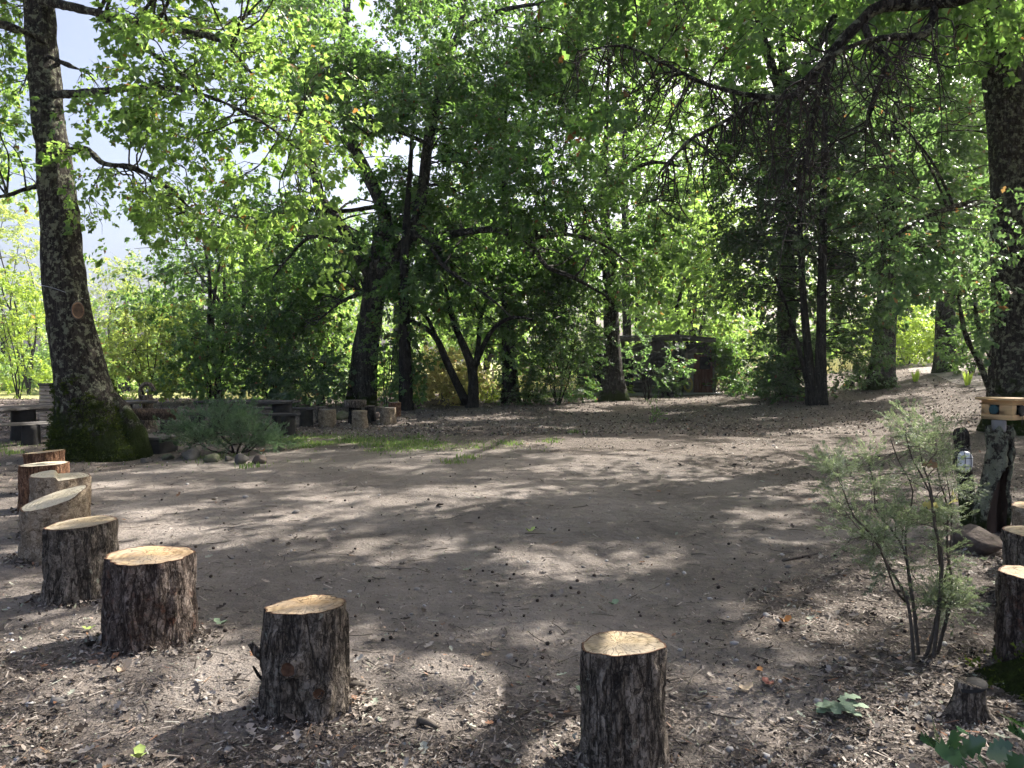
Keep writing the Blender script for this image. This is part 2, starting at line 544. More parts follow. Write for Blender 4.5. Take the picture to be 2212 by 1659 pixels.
MT['cut_grey'] = cut_mat('cut_grey', (0.34, 0.30, 0.25), (0.26, 0.22, 0.18), (0.15, 0.13, 0.11), 0.0, 0.0, 36)
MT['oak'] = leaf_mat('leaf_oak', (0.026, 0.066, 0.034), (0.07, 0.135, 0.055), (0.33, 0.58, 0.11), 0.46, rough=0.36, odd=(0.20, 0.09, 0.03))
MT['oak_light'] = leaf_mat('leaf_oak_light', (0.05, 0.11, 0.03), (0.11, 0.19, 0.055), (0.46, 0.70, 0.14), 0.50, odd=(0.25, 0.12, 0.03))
MT['evergreen'] = leaf_mat('leaf_evergreen', (0.018, 0.045, 0.024), (0.052, 0.095, 0.045), (0.18, 0.34, 0.07), 0.38, rough=0.35, odd=(0.18, 0.10, 0.05))
MT['grey_green'] = leaf_mat('leaf_grey_green', (0.04, 0.08, 0.048), (0.10, 0.155, 0.085), (0.26, 0.46, 0.12), 0.40, rough=0.4, odd=(0.28, 0.14, 0.05))
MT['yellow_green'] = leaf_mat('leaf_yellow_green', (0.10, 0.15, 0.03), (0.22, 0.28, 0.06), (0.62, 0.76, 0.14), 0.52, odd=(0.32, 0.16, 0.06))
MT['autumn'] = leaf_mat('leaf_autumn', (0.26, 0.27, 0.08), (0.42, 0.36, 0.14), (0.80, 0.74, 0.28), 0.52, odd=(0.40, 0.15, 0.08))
MT['rosemary'] = leaf_mat('leaf_rosemary', (0.035, 0.065, 0.04), (0.095, 0.15, 0.09), (0.16, 0.28, 0.11), 0.34, rough=0.55)
MT['heather'] = leaf_mat('leaf_heather', (0.07, 0.105, 0.06), (0.24, 0.29, 0.19), (0.30, 0.38, 0.18), 0.38, rough=0.6, odd=(0.5, 0.48, 0.40))
MT['grass'] = leaf_mat('grass_blade', (0.05, 0.09, 0.03), (0.12, 0.18, 0.055), (0.26, 0.40, 0.08), 0.4, rough=0.5, odd=(0.30, 0.26, 0.12))
MT['grass_dry'] = leaf_mat('grass_dry', (0.22, 0.22, 0.08), (0.45, 0.42, 0.20), (0.5, 0.48, 0.2), 0.4, rough=0.6)
MT['bright'] = leaf_mat('leaf_bright', (0.12, 0.20, 0.03), (0.22, 0.34, 0.05), (0.50, 0.68, 0.08), 0.5, rough=0.4)
MT['holly'] = leaf_mat('leaf_holly', (0.03, 0.07, 0.035), (0.055, 0.115, 0.055), (0.12, 0.24, 0.06), 0.2, rough=0.16, spec=0.9)

# ------------------------------------------------------------------ the ground
def litter_amount(x, y):
    """How thickly dead leaves cover the soil: thin on the trodden middle, thick at the near right and under the trees."""
    x = np.asarray(x, float); y = np.asarray(y, float)
    e = ((x + 0.9 + 0.10 * (y - 6)) / (3.4 + 0.18 * y)) ** 2 + ((y - 8.0) / 5.4) ** 2
    a = smooth(0.45, 1.25, e)
    a = np.maximum(a, smooth(0.3, 1.8, x - 0.35 * (y - 3.2)) * smooth(7.5, 4.5, y))
    a = np.maximum(a, smooth(3.1, 2.3, y))
    a = np.maximum(a, 0.95 * smooth(12.5, 16, y))
    a = np.maximum(a, 0.9 * smooth(2.5, 6, x - .1 * y) * smooth(8, 11, y))
    n = fbm(np.stack([x.ravel() * 0.9, y.ravel() * 0.9, 0 * x.ravel()], 1), 21, 3).reshape(x.shape)
    n2 = fbm(np.stack([x.ravel() * 3.1, y.ravel() * 3.1, 0 * x.ravel()], 1), 22, 2).reshape(x.shape)
    return np.clip(a * (0.45 + 0.7 * n + 0.5 * (n2 - .3)) + 0.5 * (n - 0.45) + 0.35 * (n2 - .5), 0.04, 1)

def grass_amount(x, y):
    x = np.asarray(x, float); y = np.asarray(y, float)
    g = 1.0 * np.exp(-(((x + 3.9) / 1.7) ** 2 + ((y - 13.6) / 1.9) ** 2) ** 1.5)
    g = g + 0.6 * np.exp(-(((x + 2.0) / 1.7) ** 2 + ((y - 13.6) / 1.1) ** 2))
    g = g + 0.7 * np.exp(-(((x + 9.3) / 1.6) ** 2 + ((y - 12.3) / 1.4) ** 2))
    g = g + 0.7 * np.exp(-(((x + 6.2) / 1.2) ** 2 + ((y - 13.6) / 1.2) ** 2))
    g = g + 0.6 * np.exp(-(((x - 0.6) / 3.0) ** 2 + ((y - 28.5) / 2.0) ** 2))
    n = fbm(np.stack([x.ravel() * 1.1, y.ravel() * 1.1, 0 * x.ravel()], 1), 31, 3).reshape(x.shape)
    return np.clip(g * smooth(0.36, 0.6, n) * 1.3, 0, 1)

def path_mid(y):
    return 12.2 + (y - 20) * 0.46 + 0.4 * np.sin(y * 0.35)

def axis(lo, hi, fine_lo, fine_hi, step, growth=1.16):
    mid = list(np.arange(fine_lo, fine_hi + 1e-6, step))
    a, s = fine_lo, step
    left = []
    while a > lo:
        s *= growth; a -= s; left.append(a)
    a, s = fine_hi, step
    right = []
    while a < hi:
        s *= growth; a += s; right.append(a)
    return np.array(left[::-1] + mid + right)

def ground_material():
    m, nt, N, L, out = nodes('forest_floor')
    v = coords(N, L)
    at1 = N('ShaderNodeAttribute', attribute_name='litter')
    at2 = N('ShaderNodeAttribute', attribute_name='grassy')
    at3 = N('ShaderNodeAttribute', attribute_name='field')
    n1 = noise(N, L, v, 1.1, 5, 0.6)
    n2 = noise(N, L, v, 9.0, 6, 0.65)
    n3 = noise(N, L, v, 70.0, 4, 0.7)
    soil = ramp(N, [(0.25, (0.135, 0.115, 0.10)), (0.5, (0.23, 0.20, 0.176)), (0.75, (0.32, 0.285, 0.255))])
    av = N('ShaderNodeMath', operation='MULTIPLY_ADD'); av.inputs[1].default_value = 0.5
    L(n1, av.inputs[0])
    hv = N('ShaderNodeMath', operation='MULTIPLY'); hv.inputs[1].default_value = 0.5; L(n2, hv.inputs[0]); L(hv.outputs[0], av.inputs[2])
    L(av.outputs[0], soil.inputs[0])
    lit = ramp(N, [(0.30, (0.045, 0.038, 0.033)), (0.48, (0.12, 0.10, 0.085)), (0.62, (0.23, 0.196, 0.168)), (0.8, (0.40, 0.35, 0.31))])
    L(n3, lit.inputs[0])
    speck = N('ShaderNodeTexVoronoi', feature='F1'); speck.inputs['Scale'].default_value = 36.0; L(v, speck.inputs['Vector'])
    sp = ramp(N, [(0.10, 1.0), (0.2, 0.0)]); L(speck.outputs['Distance'], sp.inputs[0])
    sc = mixc(N, L, sp.outputs[0], soil.outputs[0], (0.09, 0.075, 0.066))
    lm = N('ShaderNodeMath', operation='MULTIPLY_ADD'); lm.inputs[1].default_value = 0.9; L(n2, lm.inputs[0]); 
    la = N('ShaderNodeMath', operation='ADD'); la.inputs[1].default_value = -0.45; L(at1.outputs['Fac'], la.inputs[0]); L(la.outputs[0], lm.inputs[2])
    lr = ramp(N, [(0.3, 0.0), (0.6, 0.85)]); L(lm.outputs[0], lr.inputs[0])
    c = mixc(N, L, lr.outputs[0], sc, lit.outputs[0])
    gr = ramp(N, [(0.3, (0.09, 0.11, 0.045)), (0.7, (0.18, 0.20, 0.085))]); L(n2, gr.inputs[0])
    gm = N('ShaderNodeMath', operation='MULTIPLY'); gm.inputs[1].default_value = 0.75; L(at2.outputs['Fac'], gm.inputs[0])
    c = mixc(N, L, gm.outputs[0], c, gr.outputs[0])
    fr = ramp(N, [(0.3, (0.30, 0.32, 0.11)), (0.7, (0.52, 0.50, 0.24))]); L(n2, fr.inputs[0])
    c = mixc(N, L, at3.outputs['Fac'], c, fr.outputs[0])
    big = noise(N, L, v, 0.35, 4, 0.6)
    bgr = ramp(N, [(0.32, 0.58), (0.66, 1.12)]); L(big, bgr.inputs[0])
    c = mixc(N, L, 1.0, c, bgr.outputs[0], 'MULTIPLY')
    n4 = noise(N, L, v, 3.2, 5, 0.7)
    h = N('ShaderNodeMath', operation='MULTIPLY_ADD'); h.inputs[1].default_value = 0.35; L(n3, h.inputs[0]); L(n2, h.inputs[2])
    h4 = N('ShaderNodeMath', operation='MULTIPLY_ADD'); h4.inputs[1].default_value = 2.0; L(n4, h4.inputs[0]); L(h.outputs[0], h4.inputs[2])
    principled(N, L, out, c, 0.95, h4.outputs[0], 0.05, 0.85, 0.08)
    return m

gx = axis(-700, 700, -9.0, 9.6, 0.11)
gy = axis(-300, 900, 1.6, 18.0, 0.11)
XX, YY = np.meshgrid(gx, gy)
ZZ = gh(XX, YY)
gv = np.stack([XX.ravel(), YY.ravel(), ZZ.ravel()], 1)
nx_, ny_ = len(gx), len(gy)
ii, jj = np.meshgrid(np.arange(ny_ - 1), np.arange(nx_ - 1), indexing='ij')
gf = np.stack([ii * nx_ + jj, ii * nx_ + jj + 1, (ii + 1) * nx_ + jj + 1, (ii + 1) * nx_ + jj], -1).reshape(-1, 4)
ground = mk('ground', gv, gf, ground_material(), sm=True)
tag(ground, kind='structure')
for nm, arr in (('litter', litter_amount(XX, YY)), ('grassy', grass_amount(XX, YY)),
                ('field', smooth(36, 41, YY) * smooth(30, 20, XX) * smooth(-60, -40, XX))):
    a = ground.data.attributes.new(nm, 'FLOAT', 'POINT')
    a.data.foreach_set('value', arr.ravel().astype(np.float32))

# the trodden path climbing away between the trees on the right
py_ = np.linspace(21, 62, 150)
pa = np.linspace(-1, 1, 13)
wid = 0.5 * (0.5 + 1.2 * smooth(21, 25, py_) + 0.2 * np.sin(py_ * 0.9))
PX = path_mid(py_)[:, None] + wid[:, None] * pa[None] * (0.8 + 0.4 * noise3(np.stack([py_ * .7, 0 * py_, 0 * py_], 1), 9))[:, None]
PY = np.repeat(py_[:, None], 13, 1)
PZ = gh(PX, PY) + 0.006 + 0.012 * (1 - pa[None] ** 2)
k_i, k_j = np.meshgrid(np.arange(149), np.arange(12), indexing='ij')
pf = np.stack([k_i * 13 + k_j, k_i * 13 + k_j + 1, (k_i + 1) * 13 + k_j + 1, (k_i + 1) * 13 + k_j], -1).reshape(-1, 4)
path = mk('path', np.stack([PX.ravel(), PY.ravel(), PZ.ravel()], 1), pf,
          simple('path_dust', (0.16, 0.14, 0.123), (0.26, 0.23, 0.205), 3.0, 0.95, 0.02), sm=True)
tag(path, kind='structure')

# ------------------------------------------------------------------ leaves
def leaf_lobed(Ln, W):
    o = [(0.0, .02), (.17, .30), (.30, .14), (.50, .50), (.63, .24), (.83, .36), (1, 0)]
    mid = [0, .30, .63, 1]
    v, f = [], []
    for x in mid: v.append((x, 0))
    for s in (1, -1):
        k = len(v)
        for x, y in o[1:-1]: v.append((x, s * y))
        t = [(0, k, k + 1), (0, k + 1, 1), (1, k + 1, k + 2), (1, k + 2, k + 3), (1, k + 3, 2), (2, k + 3, k + 4), (2, k + 4, 3)]
        f += t if s > 0 else [(a, c, b) for a, b, c in t]
    v = np.array(v)
    z = 0.30 * np.abs(v[:, 1]) * W - 0.16 * Ln * v[:, 0] ** 2
    return np.stack([v[:, 0] * Ln, v[:, 1] * W, z], 1), np.array(f)

def leaf_lobed_lite(Ln, W):
    v = [(0, 0), (.46, 0), (1, 0)]; f = []
    for s in (1, -1):
        k = len(v)
        v += [(.24, s * .34), (.38, s * .17), (.62, s * .5), (.8, s * .2)]
        t = [(0, k, k + 1), (0, k + 1, 1), (1, k + 1, k + 2), (1, k + 2, k + 3), (1, k + 3, 2)]
        f += t if s > 0 else [(a, c, b) for a, b, c in t]
    v = np.array(v)
    return np.stack([v[:, 0] * Ln, v[:, 1] * W, 0.30 * np.abs(v[:, 1]) * W - 0.16 * Ln * v[:, 0] ** 2], 1), np.array(f)

def leaf_plain(Ln, W):
    v = np.array([(0, 0, 0), (.45 * Ln, .5 * W, .14 * W), (Ln, 0, -.12 * Ln), (.45 * Ln, -.5 * W, .14 * W)])
    return v, np.array([(0, 1, 2), (0, 2, 3)])

def leaf_round(Ln, W):
    v = np.array([(0, 0, 0), (.22 * Ln, .42 * W, .1 * W), (.62 * Ln, .48 * W, .08 * W), (Ln, 0, -.14 * Ln), (.62 * Ln, -.48 * W, .08 * W), (.22 * Ln, -.42 * W, .1 * W)])
    return v, np.array([(0, 1, 2), (0, 2, 3), (0, 3, 4), (0, 4, 5)])

def make_spray(shape, n, length, Ln, W, seed, spread=65, droop=25, tuft=0.4):
    r = random.Random(seed)
    V, F, off = [], [], 0
    for i in range(n):
        if i < n * (1 - tuft):
            t = (i + 0.4) / (n * (1 - tuft)) * 0.92
            az = (1 if i % 2 else -1) * r.uniform(spread * .5, spread * 1.15)
        else:
            t = r.uniform(0.85, 1.0)
            az = r.uniform(-spread, spread)
        s = r.uniform(0.7, 1.15)
        lv, lf = shape(Ln * s, W * s * r.uniform(.85, 1.15))
        M_ = rotz(math.radians(az)) @ roty(math.radians(r.uniform(-8, droop * 2))) @ rotx(math.radians(r.uniform(-45, 45)))
        p = np.array([t * length, r.uniform(-.02, .02) * length, -0.18 * length * t * t + r.uniform(-.05, .05) * length])
        V.append(lv @ M_.T + p); F.append(lf + off); off += len(lv)
    return np.concatenate(V), np.concatenate(F)

SPRAY = {
    'oak_near': [make_spray(leaf_lobed_lite, 12, .42, .125, .080, 100 + k, 70, 30, .5) for k in range(5)],
    'oak_mid': [make_spray(leaf_plain, 18, .60, .145, .078, 200 + k, 68, 28, .45) for k in range(5)],
    'oak_round': [make_spray(leaf_plain, 19, .60, .145, .080, 250 + k, 68, 28, .45) for k in range(5)],
    'far': [make_spray(leaf_plain, 15, 1.15, .27, .165, 300 + k, 70, 26, .4) for k in range(5)],
    'small': [make_spray(leaf_plain, 22, .42, .075, .045, 400 + k, 70, 22, .3) for k in range(5)],
    'small_far': [make_spray(leaf_plain, 18, .55, .12, .075, 450 + k, 70, 22, .3) for k in range(5)],
    'needle': [make_spray(leaf_plain, 30, .115, .017, .0045, 500 + k, 50, 5, .25) for k in range(4)],
    'rosemary': [make_spray(leaf_plain, 30, .24, .042, .010, 600 + k, 50, 0, .25) for k in range(4)],
}

# gaps in the canopy: the sunlit patches on the clearing floor, in ground metres (x, y, half-width, half-depth)
def patch(px, py, rx, ry):
    g = G(px, py)
    d = g[1]
    return (g[0], g[1], rx * d / FPX, ry * d * d / (FPX * EYE))
LIT = np.array([patch(*a) for a in [
    (130, 1052, 110, 9), (330, 1058, 120, 8), (560, 1052, 110, 8), (700, 1072, 120, 9), (950, 1060, 80, 9), (880, 1092, 120, 9), (390, 1098, 110, 10),
    (620, 1122, 110, 9), (250, 1128, 90, 12), (520, 1160, 120, 12), (760, 1165, 70, 9), (330, 1170, 60, 14), (1000, 1120, 80, 9), (1120, 1090, 80, 7),
    (1190, 1215, 75, 26), (1360, 1200, 90, 13), (985, 1185, 40, 9), (700, 1215, 60, 8),
    (40, 1105, 60, 18), (60, 1190, 60, 20), (70, 1390, 120, 45), (20, 1290, 60, 30), (470, 1470, 130, 42), (330, 1420, 60, 20), (150, 1540, 160, 50), (360, 1580, 110, 35), (60, 1620, 90, 40),
    (930, 1420, 95, 28), (860, 1475, 70, 22), (1010, 1375, 60, 16), (1090, 1560, 120, 38), (980, 1620, 80, 40), (1530, 1345, 40, 10),
    (1850, 1310, 90, 30), (1740, 1325, 60, 20), (1960, 1345, 50, 25), (1700, 1600, 110, 38), (1850, 1640, 80, 30), (2030, 1480, 75, 22), (2090, 1530, 50, 20), (1950, 1235, 45, 14), (2060, 1240, 55, 14), (2100, 1190, 40, 10),
    (870, 972, 120, 7), (760, 958, 90, 5), (1000, 990, 60, 5), (1000, 925, 80, 4), (1310, 948, 130, 5), (1480, 978, 70, 4), (1200, 1010, 90, 5), (1330, 1035, 60, 5), (1740, 1082, 60, 5), (1560, 1040, 60, 5), (1650, 1000, 40, 4), (1760, 930, 45, 4), (2000, 890, 90, 3.5), (1960, 915, 60, 3), (1350, 872, 60, 2.5), (1560, 878, 70, 2.5), (1450, 895, 90, 2.5), (1700, 885, 60, 2.5), (1880, 868, 60, 2.5), (1980, 855, 60, 2.5),
    (1100, 903, 110, 3), (1000, 905, 80, 3), (1190, 925, 80, 3), (1400, 918, 80, 3), (1600, 905, 70, 3), (1560, 945, 90, 4), (1250, 888, 80, 2.5), (900, 915, 60, 3), (120, 985, 70, 5), (330, 1020, 60, 6), (520, 1020, 70, 5), (40, 1010, 30, 5), (160, 950, 40, 3), (620, 1005, 50, 4)]])

# sunlit boughs and clearings: nothing leafy stands in the sun's way to these (centre, radius)
SUNWAYS = [(at(1000, 570, 22), 1.6), (at(960, 830, 34), 2.6), (at(1500, 600, 42), 3.0), (at(1640, 790, 35), 2.4),
           (at(1960, 740, 35), 2.2), (at(1060, 760, 40), 3.0), (at(2000, 560, 12.5), .9), (at(480, 250, 9.5), 1.5), (at(560, 470, 9.5), 1.3), (at(40, 700, 22), 2.4), (at(270, 650, 30), 3.0), (at(1250, 630, 22), 1.0),
           (at(600, 570, 23), 1.3), (at(1500, 735, 32), 1.3), (at(1420, 722, 32), 1.3), (at(1340, 724, 32), .9), (at(1060, 600, 21.5), 1.2), (at(950, 620, 25), 1.3), (at(1150, 560, 21), 1.0), (at(690, 350, 24), 1.2), (at(840, 540, 26.5), 1.6), (at(930, 180, 23), 1.0),
           (at(1890, 960, 3.9), .42), (at(1960, 1050, 3.9), .35)]
def sun_gap(p, keep):
    """True where a spray at p would shade one of the sunlit patches."""
    t = p[:, 2] / SUN[2]
    q = p[:, :2] - t[:, None] * SUN[:2]
    w = (fbm(np.stack([q[:, 0] * 2.6, q[:, 1] * 2.6, p[:, 2] * 0.05], 1), 77, 2) - 0.5) * 2.0
    hit = np.zeros(len(p), bool)
    for x, y, rx, ry in LIT:
        e = .34 if y < 7 else (.16 if y < 9.5 else (-.06 if y < 15 else .15))
        hit |= ((q[:, 0] - x) / (rx + e)) ** 2 + ((q[:, 1] - y) / (ry + e)) ** 2 < 1.0 + w
    hit &= (p[:, 2] > 0.9)
    for c, r in SUNWAYS:
        v = p - c
        t = v @ SUN
        hit |= (t > r + .6) & (np.linalg.norm(v - t[:, None] * SUN, axis=1) < r * (1 + w))
    return hit & (keep > 0.04)

def stamp(geo, kind, pos, dirs, scale, tilt=0.5, prune=True, m=0):
    pos = np.asarray(pos, float); dirs = unit(dirs)
    if prune:
        k = ~sun_gap(pos + dirs * scale[:, None] * .22, rng.random(len(pos)))
        pos, dirs, scale = pos[k], dirs[k], scale[k]
    if len(pos) == 0: return
    up = unit(np.array([0, 0, 1.0]) + rng.normal(0, tilt, (len(pos), 3)))
    Y = unit(np.cross(up, dirs)); Z = np.cross(dirs, Y)
    Mx = np.stack([dirs, Y, Z], -1) * scale[:, None, None]
    which = rng.integers(0, len(SPRAY[kind]), len(pos))
    for k, (tv, tf) in enumerate(SPRAY[kind]):
        s = which == k
        if not s.any(): continue
        V = np.einsum('nij,tj->nti', Mx[s], tv) + pos[s][:, None]
        F = tf[None] + (np.arange(s.sum()) * len(tv))[:, None, None]
        geo.add(V.reshape(-1, 3), F.reshape(-1, 3), m)

def wander(a, b, n, amp, sag=0.0):
    t = np.linspace(0, 1, n)[:, None]
    L_ = np.linalg.norm(b - a)
    w = np.zeros((n, 3))
    for k in (1, 2, 3):
        w += np.sin(t * math.pi * k) * rng.normal(0, amp * L_ / k, 3)
    return a + (b - a) * t + w + np.array([0, 0, sag * L_]) * np.sin(t * math.pi)

def bark_tube(geo, pts, rad, sides, step, rough=0.0, seed=0, flute=0.0, flute_h=1.0, base_z=0.0):
    P, R_ = resample(pts, rad, step)
    V, F = tubes(P, R_, sides)
    if rough > 0 or flute > 0:
        ctr = np.repeat(P, sides, 0)
        d = V - ctr
        n = unit(d)
        r0 = np.repeat(R_, sides)
        amt = rough * (fbm(V * np.array([5, 5, 1.7]), seed, 3) - 0.5) * 2 + rough * 0.7 * (noise3(V * np.array([17, 17, 5]), seed + 9) - .5)
        th = np.tile(np.arange(sides) * 2 * math.pi / sides, len(P))
        if flute > 0:
            hh = np.exp(-np.maximum(ctr[:, 2] - base_z, 0) / flute_h)
            amt = amt + flute * hh * r0 * (np.maximum(np.sin(th * 2.5 + seed) + .4 * np.sin(th * 5 + 2 * seed), -0.35))
        V = V + n * amt[:, None]
    geo.add(V, F)
    return P, R_

def tree(name, label, trunk, limbs, clumps, kind='oak_mid', leafm='oak', barkm='bark_oak2', per=30, sides=12, step=0.3, rough=0.015, flute=0.25,
         group=None, cat='tree', scale=1.0, droop=0.35, prune=True, skel_from=0.3, flat=0.5, twigs=True, extra_kind=None, trunk_name='trunk', amp=0.06, seed=0, flute_h=0.6, thick=0.05, coarse=(), twig=.0065):
    """trunk = (points, radii); limbs = [(points, radii)]; clumps = [(centre, radius)] where leaves gather."""
    tp, tr = np.asarray(trunk[0], float), np.asarray(trunk[1], float)
    root = empty(name, tp[0])
    tag(root, label, cat, group)
    g = Geo()
    tp = tp.copy(); tp2 = np.vstack([tp[0] - np.array([0, 0, 0.12]), tp]); tr2 = np.concatenate([[tr[0] * 1.08], tr])
    P, R_ = bark_tube(g, tp2, tr2, sides, step, rough, seed, flute, flute_h, tp[0][2])
    k = int(len(P) * skel_from)
    SK, SR = [P[k:]], [R_[k:]]
    for lp, lr in limbs:
        LP, LR = bark_tube(g, np.asarray(lp, float), np.asarray(lr, float), max(6, sides - 4), step, rough * .6, seed + 1)
        j = len(LP) // 4
        SK.append(LP[j:]); SR.append(LR[j:])
    SK, SR = np.concatenate(SK), np.concatenate(SR)
    lf = Geo()
    Bp, Br, Sp, Sr = [], [], [], []
    pos, dr, sc = [], [], []
    nfine = None
    for ci, (c, r) in enumerate(list(clumps) + list(coarse)):
        if ci == len(clumps): nfine = len(pos)
        c = np.asarray(c, float)
        dd = np.linalg.norm(SK - c, axis=1)
        cost = dd + 0.7 * np.maximum(0, SK[:, 2] - c[2]) + rng.uniform(0, .3, len(dd))
        i = int(np.argmin(cost))
        a = SK[i]; Ld = dd[i]
        b = wander(a, c, 9, amp, 0.05)
        r0 = min(0.6 * SR[i], 0.008 + 0.0075 * Ld, thick)
        Bp.append(b); Br.append(np.linspace(r0, min(0.006, twig), 9))
        ns = max(4, int(4 + r * 4))
        e = rng.normal(0, 1, (ns, 3)); e = unit(e) * rng.uniform(.45, 1, (ns, 1)) ** .6 * r
        e[:, 2] *= flat
        out = unit(c - a)
        e = e + out * r * 0.35
        ends = c + e
        subs = []
        for q in range(ns):
            s = b[rng.integers(4, 9)]
            sb = wander(s, ends[q], 5, 0.08, 0.03)
            subs.append(sb)
            Sp.append(sb); Sr.append(np.linspace(twig, twig * .38, 5))
        subs = np.array(subs)
        m = int(per * r * r * rng.uniform(.75, 1.3)) + 3
        w = rng.integers(0, ns, m)
        t = rng.uniform(0.9, 4.0, m)
        i0 = np.minimum(t.astype(int), 3); fr = (t - i0)[:, None]
        pp = subs[w, i0] * (1 - fr) + subs[w, i0 + 1] * fr + rng.normal(0, .10 * r, (m, 3)) * np.array([1, 1, .6])
        dv = unit(subs[w, i0 + 1] - subs[w, i0]) + rng.normal(0, .55, (m, 3)) * np.array([1, 1, .5]) - np.array([0, 0, droop])
        pos.append(pp); dr.append(dv); sc.append(rng.uniform(.75, 1.25, m) * scale)
    if Bp:
        V, F = tubes(np.array(Bp), np.array(Br), 6, False); g.add(V, F)
        if twigs:
            Sp, Sr = np.array(Sp), np.array(Sr)
            if prune:
                ok = ~sun_gap(Sp[:, 2], np.ones(len(Sp))) & ~sun_gap(Sp[:, 4], np.ones(len(Sp)))
                Sp, Sr = Sp[ok], Sr[ok]
            if len(Sp):
                V, F = tubes(Sp, Sr, 3, False); g.add(V, F)
    g.obj(trunk_name, MT[barkm], root, sm=True)
    if pos:
        nf = len(pos) if nfine is None else nfine
        if nf: stamp(lf, kind, np.concatenate(pos[:nf]), np.concatenate(dr[:nf]), np.concatenate(sc[:nf]), prune=prune)
        if nf < len(pos): stamp(lf, 'oak_mid', np.concatenate(pos[nf:]), np.concatenate(dr[nf:]), np.concatenate(sc[nf:]) * 1.05, prune=prune)
        lf.obj('crown', MT[leafm], root)
    return root

def region(px0, py0, px1, py1, d0, d1, n, r0=0.7, r1=1.2):
    out = []
    for k in range(n):
        # a loose jittered spread over the area
        u = (k * 0.7548776662 + rng.uniform(0, .25)) % 1.0
        v = (k * 0.5698402910 + rng.uniform(0, .25)) % 1.0
        p = at(px0 + (px1 - px0) * u, py0 + (py1 - py0) * v, rng.uniform(d0, d1))
        out.append((p, rng.uniform(r0, r1)))
    return out

def bough(pts, n, r0, r1, spread=0.25):
    """Leaf clumps strung along a drooping bough given as (px, py, depth)."""
    P_, _ = resample(pxline(*pts), np.ones(len(pts)), .1)
    out = []
    for k in range(n):
        p = P_[int((k + rng.uniform(0, 1)) / n * (len(P_) - 1))]
        out.append((p + rng.normal(0, 1, 3) * [spread, spread, spread * .5] - [0, 0, .12], rng.uniform(r0, r1)))
    return out

def crown_ball(c, rad, n, r0=.9, r1=1.5, shell=0.45):
    c = np.asarray(c, float); out = []
    for k in range(n):
        z = 1 - 2 * (k + .5) / n
        a = k * 2.399963 + rng.uniform(-.4, .4)
        q = math.sqrt(max(0, 1 - z * z))
        s = rng.uniform(shell, 1.0)
        out.append((c + np.array([q * math.cos(a), q * math.sin(a), z]) * np.asarray(rad) * s, rng.uniform(r0, r1)))
    return out

def pxline(*pts):
    """Points (px, py, depth) to world."""
    return np.array([at(*p) for p in pts])

def vertical_trunk(px, py, top_pts, w, extra=None):
    """A trunk standing where the ground is seen at (px, py), then through pixels at the same depth; w = widths in pixels."""
    b = G(px, py)
    d = b[1]
    pts = [b] + [at(x, y, d + (dz if dz else 0)) for x, y, dz in top_pts]
    r = [wi * d / FPX / 2 for wi in w]
    return np.array(pts), np.array(r), d

# ------------------------------------------------------------------ trees
# 1. the big leaning oak at the left
b1 = G(205, 988); d1 = b1[1]
s1 = d1 / FPX
t1 = np.array([b1] + [at(x, y, d1 + dz) for x, y, dz in ((196, 930, 0), (186, 860, 0), (168, 770, 0), (152, 690, 0), (139, 600, 0), (121, 400, 0), (100, 200, .1), (84, 0, .2), (74, -250, .4), (70, -560, .6), (80, -900, .8))])
r1 = np.array([84, 70, 58, 48, 45, 42, 35, 31, 28, 25, 19, 9]) * s1
D = d1
limbs1 = [
    (pxline((85, 0, D), (204, 26, D - .6), (378, 65, D - 1.4), (473, 87, D - 1.9), (545, 160, D - 2.3)), np.array([.075, .055, .04, .03, .015])),
    (pxline((204, 26, D - .6), (309, 102, D - 1.0), (400, 167, D - 1.5), (470, 250, D - 1.9)), np.array([.045, .035, .025, .012])),
    (pxline((112, 205, D), (190, 200, D - .5), (338, 189, D - 1.3), (451, 209, D - 1.9), (567, 265, D - 2.5), (640, 320, D - 2.8)), np.array([.06, .05, .04, .03, .02, .01])),
    (pxline((125, 335, D), (182, 322, D - .3), (225, 353, D - .6), (291, 364, D - .8), (364, 407, D - 1.1), (430, 470, D - 1.3)), np.array([.06, .05, .045, .035, .025, .012])),
    (pxline((105, 122, D), (156, 144, D - .2), (200, 160, D - .5)), np.array([.035, .028, .015])),
    (pxline((122, 400, D), (69, 405, D - .1), (0, 425, D - .3), (-80, 420, D - .5)), np.array([.045, .038, .03, .015])),
    (pxline((98, 90, D), (30, 60, D - .4), (-60, 40, D - .6), (-160, 10, D - .8)), np.array([.06, .05, .04, .02])),
]
